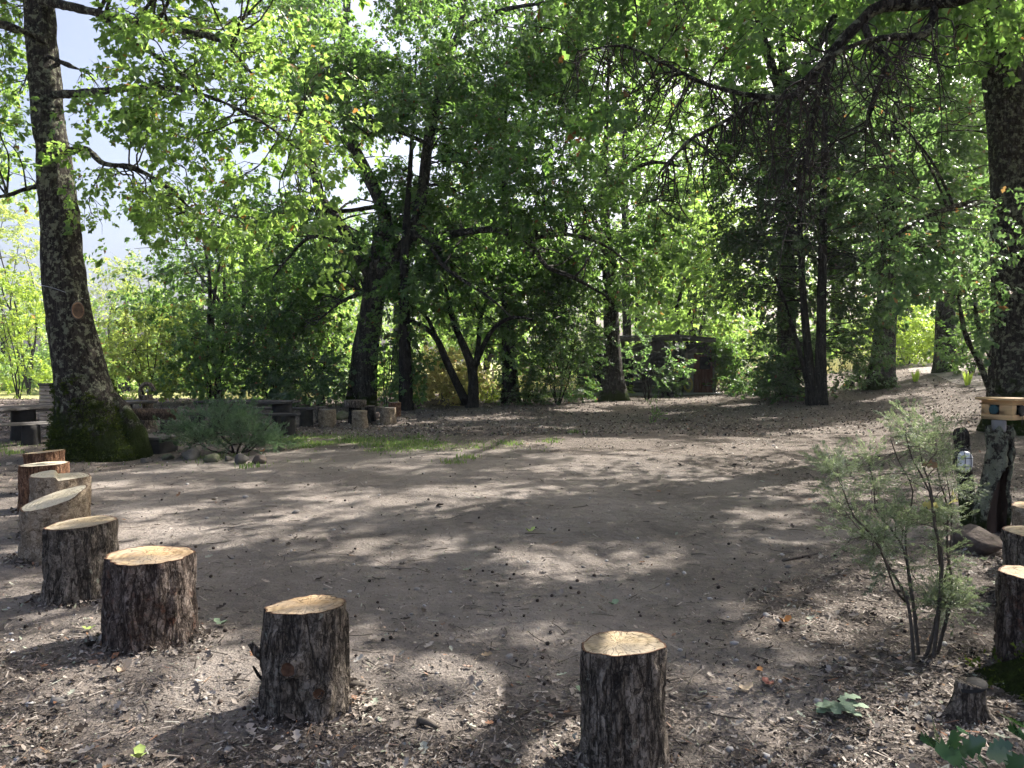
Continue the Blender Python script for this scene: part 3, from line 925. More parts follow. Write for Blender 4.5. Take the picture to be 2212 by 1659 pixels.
cl1 = (bough([(204, 20, D - .6), (378, 55, D - 1.4), (473, 80, D - 1.9), (600, 140, D - 2.3), (670, 230, D - 2.6)], 17, .3, .55)
       + bough([(270, 195, D - .8), (338, 180, D - 1.3), (451, 205, D - 1.9), (567, 258, D - 2.5), (680, 325, D - 2.9), (710, 400, D - 3)], 18, .3, .5)
       + bough([(250, 215, D - .8), (360, 265, D - 1.5), (470, 325, D - 2.1), (560, 395, D - 2.5), (635, 465, D - 2.8), (650, 550, D - 2.9)], 20, .28, .5)
       + bough([(291, 364, D - .8), (400, 415, D - 1.2), (500, 465, D - 1.6), (560, 540, D - 2)], 12, .28, .5)
       + bough([(309, 102, D - 1), (400, 160, D - 1.5), (500, 190, D - 2), (600, 250, D - 2.4)], 11, .28, .5)
       + bough([(340, 0, D), (480, 20, D - .8), (620, 60, D - 1.4)], 9, .3, .5) + bough([(250, 400, D + .3), (330, 430, D + .2), (420, 500, D)], 7, .3, .45)
       + bough([(160, 145, D - .2), (230, 170, D - .4), (330, 260, D - .6)], 5, .2, .34) + bough([(200, 330, D - .4), (290, 370, D - .7), (340, 400, D - .9)], 4, .18, .3)
       + region(150, 420, 210, 500, D - .4, D, 2, .25, .35)
       + region(-60, 60, 40, 230, D - .6, D + .6, 7, .35, .6) + region(-60, 240, 60, 420, D - .6, D + .6, 9, .35, .55) + region(-40, -40, 50, 50, D, D + 1, 5, .4, .6))
co1 = region(200, -420, 700, -70, D - 4, D + 2, 20, .8, 1.2) + region(-300, -500, 300, -70, D - 2, D + 3, 14, .8, 1.2)
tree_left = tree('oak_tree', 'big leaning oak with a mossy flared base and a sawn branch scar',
                 (t1, r1), limbs1, cl1, 'oak_near', 'oak_light', 'bark_oak', per=52, sides=44, step=0.09, rough=0.04, flute=0.26, scale=.84, seed=3, skel_from=.5, flute_h=.45, coarse=co1)

# 2. the forked oak in the middle
T2, R2, D2 = vertical_trunk(782, 876, [(784, 820, 0), (792, 740, 0), (801, 680, 0), (810, 620, 0), (814, 575, 0), (822, 520, 0), (832, 480, 0), (822, 440, 0), (790, 370, 0), (758, 300, .2), (744, 220, .3), (739, 120, .5), (750, 0, .6), (760, -160, .8)],
                            [72, 62, 56, 50, 45, 42, 34, 30, 28, 26, 24, 22, 19, 15, 7])
q = D2 / FPX / 2
limbs2 = [
    (pxline((812, 600, D2), (840, 565, D2 - .2), (871, 535, D2 - .4), (894, 500, D2 - .5), (912, 420, D2 - .6), (922, 331, D2 - .6), (930, 280, D2 - .5), (950, 200, D2 - .3), (967, 126, D2), (990, 76, D2), (1002, 10, D2), (1010, -120, D2)), np.array([36, 34, 32, 28, 24, 22, 20, 19, 18, 16, 13, 6]) * q),
    (pxline((808, 610, D2), (785, 570, D2 + .2), (752, 512, D2 + .5), (720, 465, D2 + .7), (696, 430, D2 + .8), (680, 374, D2 + .9), (663, 304, D2 + 1), (640, 200, D2 + 1.2), (625, 60, D2 + 1.4)), np.array([28, 26, 24, 22, 21, 19, 16, 13, 8]) * q),
    (pxline((900, 490, D2 - .5), (967, 506, D2 - .9), (1017, 499, D2 - 1.3), (1073, 496, D2 - 1.6), (1106, 509, D2 - 1.8), (1149, 529, D2 - 2), (1180, 575, D2 - 2.2), (1240, 600, D2 - 2.4), (1310, 640, D2 - 2.6)), np.array([16, 15, 14, 13, 12, 10, 9, 7, 4]) * q),
    (pxline((1110, 508, D2 - 1.8), (1160, 512, D2 - 2.2), (1222, 506, D2 - 2.6), (1298, 526, D2 - 3), (1360, 570, D2 - 3.3)), np.array([10, 9, 8, 6, 3]) * q),
    (pxline((890, 505, D2 - .5), (920, 520, D2 - 1), (960, 575, D2 - 1.5), (1000, 605, D2 - 1.8), (1060, 645, D2 - 2.2), (1110, 690, D2 - 2.6)), np.array([10, 9, 8, 7, 5, 3]) * q),
    (pxline((800, 640, D2), (785, 628, D2 - .6), (765, 640, D2 - 1.1), (740, 650, D2 - 1.5), (690, 690, D2 - 2.0)), np.array([12, 11, 9, 7, 3]) * q),
    (pxline((752, 512, D2 + .5), (725, 520, D2 - .3), (670, 512, D2 - 1), (620, 560, D2 - 1.6), (590, 600, D2 - 2)), np.array([10, 9, 8, 6, 3]) * q),
    (pxline((820, 445, D2), (742, 456, D2 - .8), (646, 453, D2 - 1.6), (590, 470, D2 - 2)), np.array([11, 9, 7, 3]) * q),
    (pxline((745, 225, .3 + D2), (700, 130, D2 + .5), (650, 60, D2 + .6), (600, 0, D2 + .8)), np.array([13, 11, 9, 6]) * q),
    (pxline((1000, 60, D2), (1083, 23, D2 - .5), (1180, 5, D2 - 1)), np.array([11, 9, 5]) * q),
    (pxline((924, 310, D2 - .6), (860, 285, D2 - 1.2), (810, 283, D2 - 1.6), (760, 330, D2 - 2)), np.array([9, 8, 6, 3]) * q),
]
cl2 = (region(620, 130, 1100, 290, D2 - 1.8, D2 + 3, 38, .7, 1.1) + region(620, 290, 1100, 400, D2 + 1.0, D2 + 3, 18, .7, 1.0) + region(680, 120, 1040, 270, D2 - 3.2, D2 - 1.5, 18, .6, .95) + region(560, -60, 1250, 170, D2 - 3, D2 + 4, 44, .8, 1.3)
       + region(930, 470, 1330, 600, D2 - 1.5, D2 + 1.2, 26, .7, 1.1) + region(1080, 440, 1330, 520, D2 - 3.5, D2 - 2, 6, .5, .8) + region(560, 440, 830, 640, D2 + .4, D2 + 3, 24, .7, 1.1) + region(560, 420, 690, 600, D2 - 2.0, D2 + .4, 10, .5, .8)
       + region(880, 440, 1120, 640, D2 + .5, D2 + 3.5, 18, .8, 1.3) + region(560, 600, 740, 740, D2, D2 + 2, 12, .6, .9) + region(1080, 250, 1330, 500, D2 - 4, D2, 14, .9, 1.3))
tree_mid = tree('oak_tree', 'broad oak forking into three stems behind the log stools at the back of the clearing', (T2, R2), limbs2, cl2, 'oak_round', 'oak', 'bark_oak2',
                per=36, sides=22, step=.22, rough=.03, flute=.2, seed=5, skel_from=.45)

# 3. the dark straight trunk just behind it
T3, R3, D3 = vertical_trunk(877, 886, [(876, 800, 0), (873, 700, 0), (872, 600, 0), (880, 450, .3), (890, 300, .5), (900, 100, .8)], [34, 28, 26, 21, 14, 9, 4])
tree('oak_tree', 'straight dark trunk wrapped in ivy right of the forked oak', (T3, R3), [], region(800, 350, 980, 600, D3 + .6, D3 + 3, 20, .8, 1.2) + region(860, 580, 930, 650, D3 - .6, D3 - .2, 5, .4, .6) + region(840, 640, 910, 860, D3 - .1, D3 + .2, 9, .25, .4), 'oak_mid', 'oak', 'bark_dark', per=33, seed=6)

# 4. the low many-stemmed tree
b4 = G(1018, 880); D4 = b4[1]; q4 = D4 / FPX / 2
limbs4 = [
    (pxline((1008, 872, D4), (985, 825, D4 - .1), (962, 775, D4 - .2), (945, 735, D4 - .3), (915, 705, D4 - .5), (880, 690, D4 - .8)), np.array([20, 17, 15, 13, 10, 5]) * q4),
    (pxline((945, 735, D4 - .3), (925, 690, D4 - .3), (900, 665, D4 - .4)), np.array([10, 8, 4]) * q4),
    (pxline((1026, 800, D4), (1034, 740, D4 + .1), (1038, 690, D4 + .3), (1050, 655, D4 + .4), (1085, 648, D4 + .4)), np.array([13, 11, 9, 7, 4]) * q4),
    (pxline((1027, 790, D4), (1045, 745, D4 - .3), (1070, 705, D4 - .6), (1110, 685, D4 - .9), (1150, 690, D4 - 1.1)), np.array([13, 11, 9, 7, 4]) * q4),
]
tree('low_tree', 'low dark tree with stems splaying from the ground in front of the sunlit bushes',
     (np.array([b4, at(1022, 850, D4), at(1020, 800, D4), at(1005, 755, D4), at(985, 710, D4), at(970, 660, D4), at(960, 610, D4)]), np.array([30, 24, 20, 18, 15, 11, 6]) * q4),
     limbs4, region(880, 600, 1160, 700, D4 - 1, D4 + 1.5, 24, .5, .85) + region(880, 690, 960, 800, D4 - .5, D4 + 1, 5, .4, .6) + region(1050, 690, 1120, 790, D4 - .6, D4 + .6, 5, .4, .6), 'oak_mid', 'oak', 'bark_dark', per=34, seed=7, scale=.8)

# 5. trunk right of it
T5, R5, D5 = vertical_trunk(1101, 870, [(1100, 800, 0), (1097, 700, 0), (1094, 600, 0), (1090, 400, .5), (1095, 150, .8)], [40, 33, 28, 22, 12, 5])
tree('oak_tree', 'dark ivied trunk between the many-stemmed tree and the round holly bush', (T5, R5), [], region(1040, 300, 1230, 640, D5 - 1.2, D5 + 3, 28, .8, 1.3) + region(900, -60, 1260, 300, D5 + 1, D5 + 6, 30, 1.0, 1.6) + region(1075, 660, 1125, 850, D5 - .2, D5 + .2, 8, .25, .4), 'oak_mid', 'oak', 'bark_dark', per=33, seed=8)

# 6. the oak with the split foot in front of the hut
T6, R6, D6 = vertical_trunk(1326, 866, [(1324, 800, 0), (1322, 740, 0), (1320, 680, 0), (1316, 600, 0), (1310, 520, 0), (1306, 420, .2), (1310, 280, .4), (1316, 100, .6)], [58, 40, 36, 33, 29, 24, 18, 11, 5])
q6 = D6 / FPX / 2
tree('oak_tree', 'slim oak with a split foot standing directly in front of the wooden hut', (T6, R6),
     [(pxline((1312, 540, D6), (1280, 470, D6 - .5), (1230, 420, D6 - 1), (1180, 400, D6 - 1.2)), np.array([13, 11, 8, 4]) * q6),
      (pxline((1308, 440, D6), (1350, 380, D6 - .5), (1410, 350, D6 - 1), (1470, 360, D6 - 1.4)), np.array([13, 11, 8, 4]) * q6)],
     region(1180, 520, 1430, 630, D6 - 3, D6 + .5, 14, .7, 1.0) + region(1180, 60, 1440, 540, D6 - 3, D6 + 2, 46, .8, 1.3) + region(1150, -100, 1520, 200, D6 - 2, D6 + 4, 26, 1.0, 1.5), 'oak_mid', 'oak', 'bark_oak2', per=33, seed=9, flute=.35, thick=.03)

# 7. trunk behind the hut
T7, R7, D7 = vertical_trunk(1357, 846, [(1356, 760, 0), (1356, 700, 0), (1354, 600, 0), (1352, 400, 0), (1350, 200, 0)], [24, 20, 19, 18, 15, 8])
off7 = np.array([0.0, 6.0, 0.0])
tree('oak_tree', 'grey trunk rising behind the roof of the wooden hut', (T7 * np.array([1.18, 1, 1]) + off7, R7 * 1.2), [], region(1300, 300, 1500, 560, D7 + 5, D7 + 9, 20, 1.1, 1.6) + region(1250, 0, 1700, 340, D7 + 4, D7 + 9, 34, 1.2, 1.9), 'far', 'oak_light', 'bark_oak2', per=10, seed=10)

# 8. the dark evergreens right of the hut
T8, R8, D8 = vertical_trunk(1773, 874, [(1773, 780, 0), (1774, 700, 0), (1776, 600, 0), (1778, 450, 0), (1782, 250, 0), (1786, 60, 0)], [30, 23, 21, 19, 16, 12, 5])
cl8 = region(1640, 380, 1900, 560, D8 - 1, D8 + 2, 36, .6, .95) + region(1790, 540, 1890, 790, D8 - .4, D8 + 1.4, 28, .45, .75) + region(1560, 140, 1920, 400, D8 - 1, D8 + 2, 36, .7, 1.0)
tree('holly_tree', 'tallest of the three dark evergreen stems right of the hut', (T8, R8), [], cl8, 'oak_mid', 'evergreen', 'bark_dark', scale=.72, per=40, seed=11, skel_from=.2)
T8b, R8b, D8b = vertical_trunk(1754, 874, [(1750, 800, 0), (1742, 720, 0), (1734, 620, 0), (1728, 480, .1), (1724, 330, .2)], [26, 19, 17, 15, 11, 5])
tree('holly_tree', 'evergreen stem leaning away to the hut side, second of the three dark stems', (T8b, R8b), [], region(1550, 330, 1740, 660, D8b - .5, D8b + 3, 58, .5, .9) + region(1620, 600, 1750, 830, D8b + .3, D8b + 2, 36, .45, .7), 'oak_mid', 'evergreen', 'bark_dark', scale=.72, per=40, seed=12, skel_from=.2)
T8c, R8c, D8c = vertical_trunk(1748, 876, [(1745, 850, .0), (1738, 800, .1), (1716, 720, .3), (1690, 640, .5), (1660, 560, .8)], [15, 12, 11, 10, 8, 4])
tree('holly_tree', 'thinnest evergreen stem slanting out over the leaf litter, third of the dark stems', (T8c, R8c), [], region(1590, 520, 1730, 680, D8c, D8c + 1.5, 14, .5, .7) + region(1640, 760, 1760, 862, D8c + .3, D8c + 1.5, 10, .35, .55), 'small_far', 'evergreen', 'bark_dark', per=36, seed=13, skel_from=.2)
T8d, R8d, D8d = vertical_trunk(1702, 852, [(1701, 780, 0), (1699, 700, 0), (1698, 560, 0), (1696, 400, 0), (1692, 220, 0), (1690, 20, 0)], [52, 42, 40, 36, 31, 24, 10])
tt = T8d[-2]
lim8 = [(np.array([tt, [6.5, 21.5, 11.5], [4.5, 18.5, 11.8], [2.5, 16.5, 11.6]]), np.array([.16, .12, .08, .03])), (np.array([tt, [9.0, 20.0, 11.6], [8.0, 17.0, 11.9]]), np.array([.14, .09, .03]))]
co8 = crown_ball((4.6, 18.0, 11.9), (5.6, 4.2, 1.7), 52, .9, 1.4)  # crown spread above the view, added to shade the clearing floor
tree('oak_tree', 'thick pale oak trunk just behind the dark evergreen stems', (T8d, R8d), lim8, region(1480, 150, 1900, 380, D8d - 2, D8d + 3, 32, 1.0, 1.5) + region(1400, -120, 1950, 150, D8d - 3, D8d + 3, 32, 1.0, 1.5), 'oak_mid', 'oak', 'bark_oak2', per=33, seed=14, coarse=co8, thick=.03)

# 9 - 10. two oaks beside the climbing path
T9, R9, D9 = vertical_trunk(1898, 838, [(1905, 790, 0), (1911, 720, 0), (1917, 640, 0), (1922, 540, 0), (1926, 400, 0), (1930, 200, 0), (1934, 0, 0)], [66, 50, 45, 42, 38, 32, 24, 10])
tree('oak_tree', 'oak with a leaning mossy foot on the near side of the climbing path', (T9, R9), [], region(1800, 540, 1960, 660, D9 - 1.5, D9 + .5, 12, .5, .8) + region(1780, 300, 2080, 560, D9 - 2, D9 + 2, 30, .8, 1.3) + region(1750, 0, 2130, 300, D9 - 2, D9 + 3, 34, .9, 1.4), 'oak_mid', 'oak', 'bark_oak2', per=33, seed=15, flute=.3)
T10, R10, D10 = vertical_trunk(2040, 803, [(2041, 760, 0), (2042, 700, 0), (2043, 620, 0), (2044, 480, 0), (2040, 300, 0), (2036, 100, 0)], [50, 42, 39, 36, 31, 25, 10])
tree('oak_tree', 'upright oak with a green mossy foot on the far side of the climbing path', (T10, R10), [], region(1940, 540, 2140, 630, D10 - 2, D10 + 1, 12, .6, .9) + region(1900, 250, 2180, 560, D10 - 2, D10 + 2, 28, .9, 1.4) + region(1880, -60, 2230, 260, D10 - 2, D10 + 3, 30, 1.0, 1.5), 'oak_mid', 'oak', 'bark_oak2', per=33, seed=16, flute=.12)

# 11. the big lichened oak at the right edge
b11 = G(2205, 930); D11 = b11[1]; q11 = D11 / FPX / 2
t11 = np.array([b11] + [at(x, y, D11) for x, y in ((2200, 890), (2196, 830), (2194, 740), (2194, 640), (2192, 520), (2188, 400), (2180, 260), (2166, 130), (2153, 0), (2140, -150), (2125, -350), (2110, -560))])
r11 = np.array([150, 120, 104, 96, 92, 90, 88, 84, 78, 68, 60, 46, 18]) * q11
limbs11 = [
    (pxline((2196, 880, D11), (2145, 850, D11 - .4), (2118, 790, D11 - .6), (2085, 720, D11 - .9), (2070, 640, D11 - 1.1)), np.array([14, 13, 11, 8, 4]) * q11),
    (pxline((2145, 850, D11 - .4), (2140, 780, D11 - .5), (2110, 690, D11 - .8), (2105, 620, D11 - 1)), np.array([10, 9, 7, 4]) * q11),
    (pxline((2190, 460, D11), (2100, 440, D11 - .8), (2000, 470, D11 - 1.6), (1900, 530, D11 - 2.2)), np.array([16, 13, 9, 4]) * q11),
    (pxline((2170, 180, D11), (2080, 60, D11 - .5), (1960, -60, D11 - 1), (1800, -160, D11 - 2)), np.array([30, 24, 16, 7]) * q11),
    (pxline((2150, 0, D11), (2230, -160, D11 + .4), (2330, -320, D11 + .8)), np.array([30, 22, 9]) * q11),
]
cl11 = (region(1860, 420, 2140, 540, D11 - 3, D11 - .8, 17, .45, .65) + region(1900, 530, 2170, 640, D11 - 2.5, D11 - .6, 13, .35, .55) + region(1880, 20, 2090, 380, D11 - 1.0, D11 + 3, 14, .5, .8)
        + region(2070, 640, 2140, 740, D11 - 1.2, D11 - .4, 4, .2, .35))
co11 = crown_ball(at(2050, -330, D11 - 2) + np.array([1.0, 0, 1.5]), (5.5, 5.0, 2.6), 64, .9, 1.4)
tree('oak_tree', 'lichen-spotted oak trunk at the right edge behind the wooden box post', (t11, r11), limbs11, cl11, 'oak_near', 'grey_green', 'bark_oak', per=27, sides=40, step=.1, rough=.04, flute=.18, seed=17, skel_from=.35, scale=.9, thick=.03, coarse=co11)

# 12. the oak whose bare limb hangs over the clearing from the right
b12 = onground(2.95, 3.05)
t12 = np.array([b12, b12 + [0, .02, .5], b12 + [.02, .08, 1.6], b12 + [.1, .25, 3.0], b12 + [.15, .6, 4.6], b12 + [.3, 1.2, 6.4], b12 + [.5, 2.0, 8.4], b12 + [.6, 2.6, 10.2]])
r12 = np.array([.62, .42, .36, .34, .31, .26, .18, .07])
def hang(px, py, d): return at(px, py, d)
limbs12 = [
    (np.vstack([b12 + [.12, .4, 3.9], b12 + [.3, 1.6, 4.3], pxline((2110, -30, 6.2), (2022, 0, 6.8), (1906, 13, 7.0), (1863, 43, 7.1), (1799, 112, 7.2), (1756, 163, 7.3), (1717, 206, 7.4), (1649, 210, 7.5), (1563, 193, 7.6), (1502, 172, 7.7), (1425, 133, 7.8), (1348, 99, 7.9), (1250, 110, 8.0))]),
     np.array([.13, .11, .085, .07, .055, .048, .042, .037, .032, .028, .024, .020, .015, .010, .005])),
    (pxline((2022, 0, 6.8), (2001, 73, 6.7), (1906, 82, 6.6), (1820, 107, 6.6), (1735, 172, 6.6), (1690, 260, 6.7)), np.array([.034, .030, .025, .02, .015, .008])),
    (pxline((1863, 43, 7.1), (1885, 99, 7.1), (1919, 125, 7.1), (1906, 163, 7.1), (1885, 230, 7.1), (1863, 301, 7.1)), np.array([.03, .03, .029, .023, .014, .006])),
    (pxline((1799, 112, 7.2), (1770, 200, 7.1), (1752, 280, 7.1), (1735, 380, 7.0)), np.array([.03, .022, .016, .008])),
    (pxline((1649, 210, 7.5), (1560, 265, 7.3), (1480, 310, 7.1), (1430, 380, 7.0)), np.array([.022, .016, .011, .005])),
    (np.vstack([b12 + [.2, .9, 5.4], pxline((1900, -160, 7.5), (1650, -110, 8.5), (1400, -60, 9.5), (1180, -20, 10.5))]), np.array([.12, .09, .07, .045, .02])),
    (np.vstack([b12 + [.3, 1.3, 6.6], b12 + [2.2, 3.6, 7.4], b12 + [4.5, 6.0, 8.0], b12 + [7.0, 8.5, 8.2]]), np.array([.14, .11, .07, .03])),
]
cl12 = (region(1180, 20, 1500, 330, 7.5, 10.5, 13, .35, .6) + region(1450, -40, 1750, 120, 7.5, 10, 7, .35, .55) + region(1120, -160, 1700, 0, 8.5, 12, 14, .6, .9)
        + region(1700, -160, 2200, -10, 7, 10, 12, .6, .9) + region(1280, 200, 1480, 400, 7.2, 8.6, 4, .3, .4))
co12 = crown_ball(b12 + [4.0, 6.5, 7.6], (5.0, 5.5, 1.7), 52, .9, 1.35) + crown_ball(b12 + [.4, 2.4, 9.3], (3.6, 3.6, 1.8), 26, .8, 1.2) + region(1100, -420, 2000, -170, 8.5, 12, 16, .6, .9)
tree12 = tree('oak_tree', 'oak just beyond the right edge whose bare twiggy limb arches over the clearing', (t12, r12), limbs12, cl12, 'oak_near', 'oak', 'bark_oak', per=28, scale=.92, sides=30, step=.14, rough=.025, flute=.45, seed=18, skel_from=.5, flute_h=.25, thick=.025, coarse=co12)
# the mass of dead twigs hanging from that limb
Pd, Rd = [], []
for lp, _ in limbs12[:5]:
    LP, _r = resample(lp[-8:], np.ones(len(lp[-8:])), .09)
    for p in LP:
        for k in range(2):
            if rng.random() < .97:
                Ln = rng.uniform(.4, 1.45)
                e = p + np.array([rng.normal(0, .30), rng.normal(0, .25), -rng.uniform(.35, 1.0)]) * Ln
                w = wander(p, e, 9, .08, .05); Pd.append(w); Rd.append(np.linspace(.009, .0022, 9))
                for j in range(rng.integers(2, 5)):
                    s = w[rng.integers(2, 8)]
                    e2 = s + np.array([rng.normal(0, .5), rng.normal(0, .35), rng.uniform(-.7, .15)]) * rng.uniform(.2, .55)
                    Pd.append(wander(s, e2, 9, .10)); Rd.append(np.linspace(.0052, .0016, 9))
V, F = tubes(np.array(Pd), np.array(Rd), 4, False)
mk('dead_twigs', V, F, MT['twig_dark'], tree12)

# unseen oaks added out of view on the right to shade the slope
for k, (x, y, lab) in enumerate([(17.5, 17.0, 'unseen oak added for shade to the right of the path slope'), (13.5, 9.0, 'unseen oak added for shade to the right of the lamp post'), (25.5, 28.0, 'unseen oak added for shade to the right of the upper path')]):
    b_ = onground(x, y)
    tree('oak_tree', lab, (np.array([b_, b_ + [0, .1, 2], b_ + [-.3, .2, 5], b_ + [-.4, .3, 8], b_ + [-.4, .3, 11]]), np.array([.42, .32, .27, .2, .07])), [],
         crown_ball(b_ + [-.4, .3, 8.0], (4.6, 4.8, 3.6), 56, 1.0, 1.5, .3), 'oak_mid', 'oak', 'bark_oak2', per=22, seed=60 + k, thick=.04)

# ------------------------------------------------------------------ shrubs, saplings and the trees farther back
def shrub(name, label, px0, px1, py_top, px_base, py_base, kind, leafm, n, r0, r1, per, stems=5, depth=1.0, cat='shrub', barkm='bark_dark', group=None, low=0.12, scale=1.0, stem_r=.025, flat=.75, taper=.35):
    b = G(px_base, py_base); d = b[1]
    s = d / FPX
    w, h = (px1 - px0) * s, (py_base - py_top) * s
    cx = b[0] + ((px0 + px1) / 2 - px_base) * s
    limbs = []
    for k in range(stems):
        a = k * 2.4 + rng.uniform(-.3, .3)
        e = np.array([cx + .34 * w * math.cos(a) * rng.uniform(.4, 1), b[1] + .34 * depth * math.sin(a), b[2] + h * rng.uniform(.6, .9)])
        st = b + np.array([.05 * math.cos(a), .05 * math.sin(a), -.03])
        limbs.append((wander(st, e, 6, .05), np.linspace(stem_r, stem_r * .25, 6)))
    cl = []
    for k in range(n):
        v = (k + .5) / n
        z = low + (1 - low) * v
        wd = (1 - taper * abs(2 * v - .8))
        a = k * 2.399963
        q = math.sqrt(rng.uniform(.1, 1)) * .5
        cl.append((np.array([cx + w * wd * q * math.cos(a), b[1] + depth * wd * q * 1.6 * math.sin(a), b[2] + h * z * .96]), rng.uniform(r0, r1)))
    root = tree(name, label, limbs[0], limbs[1:], cl, kind, leafm, barkm, per=per, sides=8, step=.25, rough=0, flute=0, group=group, cat=cat, scale=scale, droop=.1, skel_from=.15, flat=flat, trunk_name='stems', amp=.05)
    return root

shrub('bush', 'bright green bush at the left edge behind the picnic table', -60, 112, 590, 40, 862, 'oak_mid', 'bright', 22, .5, .8, 34, depth=2.2)
shrub('small_tree', 'slender yellow-green tree against the sky left of the leaning oak', -70, 100, 425, 62, 852, 'small_far', 'yellow_green', 44, .6, 1.0, 26, depth=4, cat='tree', stems=4, stem_r=.08, low=.3)
shrub('small_tree', 'yellow-green tree standing below the open sky right of the leaning oak', 190, 345, 545, 262, 850, 'small_far', 'yellow_green', 36, .6, 1.0, 26, depth=4, cat='tree', stems=4, stem_r=.07, low=.15)
shrub('bush', 'shadowy green bush behind the drinking fountain', 232, 400, 670, 320, 874, 'oak_mid', 'yellow_green', 20, .45, .75, 26, depth=2.4)
shrub('bush', 'dark bush behind the near end of the long picnic table', 385, 530, 690, 452, 872, 'oak_mid', 'oak', 20, .45, .75, 30, depth=2.4)
shrub('small_tree', 'leafy grey-green tree filling the gap between the two big oaks', 330, 640, 385, 470, 864, 'oak_round', 'oak', 66, .8, 1.2, 26, depth=6, cat='tree', stems=6, stem_r=.10, low=.3, barkm='bark_oak2')
shrub('bush', 'dark leafy bush behind the far end of the long picnic table', 515, 650, 680, 590, 873, 'small_far', 'evergreen', 20, .4, .7, 34, depth=2.2)
shrub('bush', 'pale glinting bush left of the forked oak foot', 590, 760, 770, 690, 876, 'small_far', 'grey_green', 24, .35, .6, 44, depth=1.6)
shrub('sapling', 'thin sapling stems beside the foot of the forked oak', 815, 868, 700, 832, 880, 'small_far', 'oak', 10, .3, .5, 36, depth=.8, stems=4, stem_r=.02, cat='sapling')
shrub('bush', 'sunlit yellow and pink bush beyond the many-stemmed tree', 905, 1012, 780, 960, 868, 'oak_mid', 'autumn', 26, .45, .7, 34, depth=2.5)
shrub('bush', 'sunlit green bush between the low tree and the ivied trunk', 1030, 1085, 820, 1055, 868, 'oak_mid', 'yellow_green', 10, .3, .5, 34, depth=1.2)
shrub('holly_bush', 'tall round dark bush left of the wooden hut', 1130, 1292, 620, 1205, 872, 'small', 'evergreen', 48, .5, .8, 46, depth=2.4, stems=7)
shrub('bush', 'low ivy mound at the foot of the tall dark bush', 1085, 1170, 838, 1130, 874, 'small', 'evergreen', 10, .3, .45, 46, depth=1.2, stems=3)
shrub('bush', 'bright lime bush beside the climbing path', 1915, 2012, 690, 1960, 788, 'oak_mid', 'bright', 22, .5, .9, 30, depth=2.5)
shrub('bush', 'small grey-green shrub at the foot of the path-side oak', 1840, 1892, 790, 1868, 840, 'small', 'grey_green', 12, .25, .4, 60, depth=.9, stems=5)
shrub('bush', 'low round evergreen beside the ivy lattice', 1592, 1655, 812, 1622, 852, 'small_far', 'evergreen', 12, .3, .45, 50, depth=1.2)
shrub('bush', 'loose green bush beside the upper path, behind the right-hand oak', 2060, 2135, 715, 2100, 806, 'oak_mid', 'oak', 11, .35, .6, 34, depth=1.4)
shrub('bush', 'dark leafy undergrowth beneath the evergreen stems', 1640, 1720, 770, 1680, 862, 'small', 'evergreen', 14, .3, .5, 60, depth=1.4)
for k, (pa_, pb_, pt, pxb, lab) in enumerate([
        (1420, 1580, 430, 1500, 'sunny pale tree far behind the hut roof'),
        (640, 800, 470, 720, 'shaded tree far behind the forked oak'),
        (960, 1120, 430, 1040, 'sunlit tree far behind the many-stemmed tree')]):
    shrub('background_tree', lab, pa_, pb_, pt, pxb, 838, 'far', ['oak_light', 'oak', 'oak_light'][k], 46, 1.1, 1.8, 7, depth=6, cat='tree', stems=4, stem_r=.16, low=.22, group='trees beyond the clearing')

# the far wood, one mass of crowns and trunks
wood_l, wood_t = Geo(), Geo()
for k in range(38):
    d = rng.uniform(46, 82)
    px = -350 + 2900 * ((k * 0.6180339) % 1.0)
    x = (px - CX) / FPX * d
    top = 8.5 if px < 420 else (11 if px < 620 else (rng.uniform(11, 14) if px < 1300 else rng.uniform(17, 24)))
    if 1430 < px < 1500: top = 11
    z0 = float(gh(x, d))
    wr = rng.uniform(3.2, 5.0)
    V, F = tubes(np.array([[x, d, z0 - .2], [x, d, z0 + top * .5], [x + rng.normal(0, .5), d, z0 + top * .92]]), np.array([.32, .24, .06]), 6); wood_t.add(V, F)
    n = int(230 * (top / 18) ** .8)
    u = rng.normal(0, 1, (n, 3)); u = unit(u) * rng.uniform(.35, 1, (n, 1)) ** .5
    low = 0.05 if not (860 < px < 1130) else 0.25
    c = np.array([x, d, z0 + top * (low + 1) / 2])
    lump = 0.75 + 0.5 * fbm(u * 2.2 + k * 9.1, 55, 2)[:, None]
    p = c + u * lump * np.array([wr, wr, top * (1 - low) / 2])
    stamp(wood_l, 'far', p, rng.normal(0, 1, (n, 3)) * [1, 1, .3] - [0, 0, .3], rng.uniform(1.0, 1.5, n), m=0)
for k in range(60):
    # scrub under the far crowns
    d = rng.uniform(44, 60); px = -350 + 2900 * ((k * 0.6180339 + .3) % 1.0)
    if 870 < px < 1100: continue
    x = (px - CX) / FPX * d; z0 = float(gh(x, d)); n = 60
    p = np.array([x, d, z0 + 1.3]) + unit(rng.normal(0, 1, (n, 3))) * rng.uniform(.3, 1, (n, 1)) * np.array([2.4, 1.5, 1.5])
    stamp(wood_l, 'far', p, rng.normal(0, 1, (n, 3)), rng.uniform(.9, 1.3, n), prune=False)
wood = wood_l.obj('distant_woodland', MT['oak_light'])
tag(wood, 'far wood of sunlit green crowns closing the view behind the clearing', 'woodland', kind='stuff')
wt = wood_t.obj('trunks', MT['bark_dark'], wood)

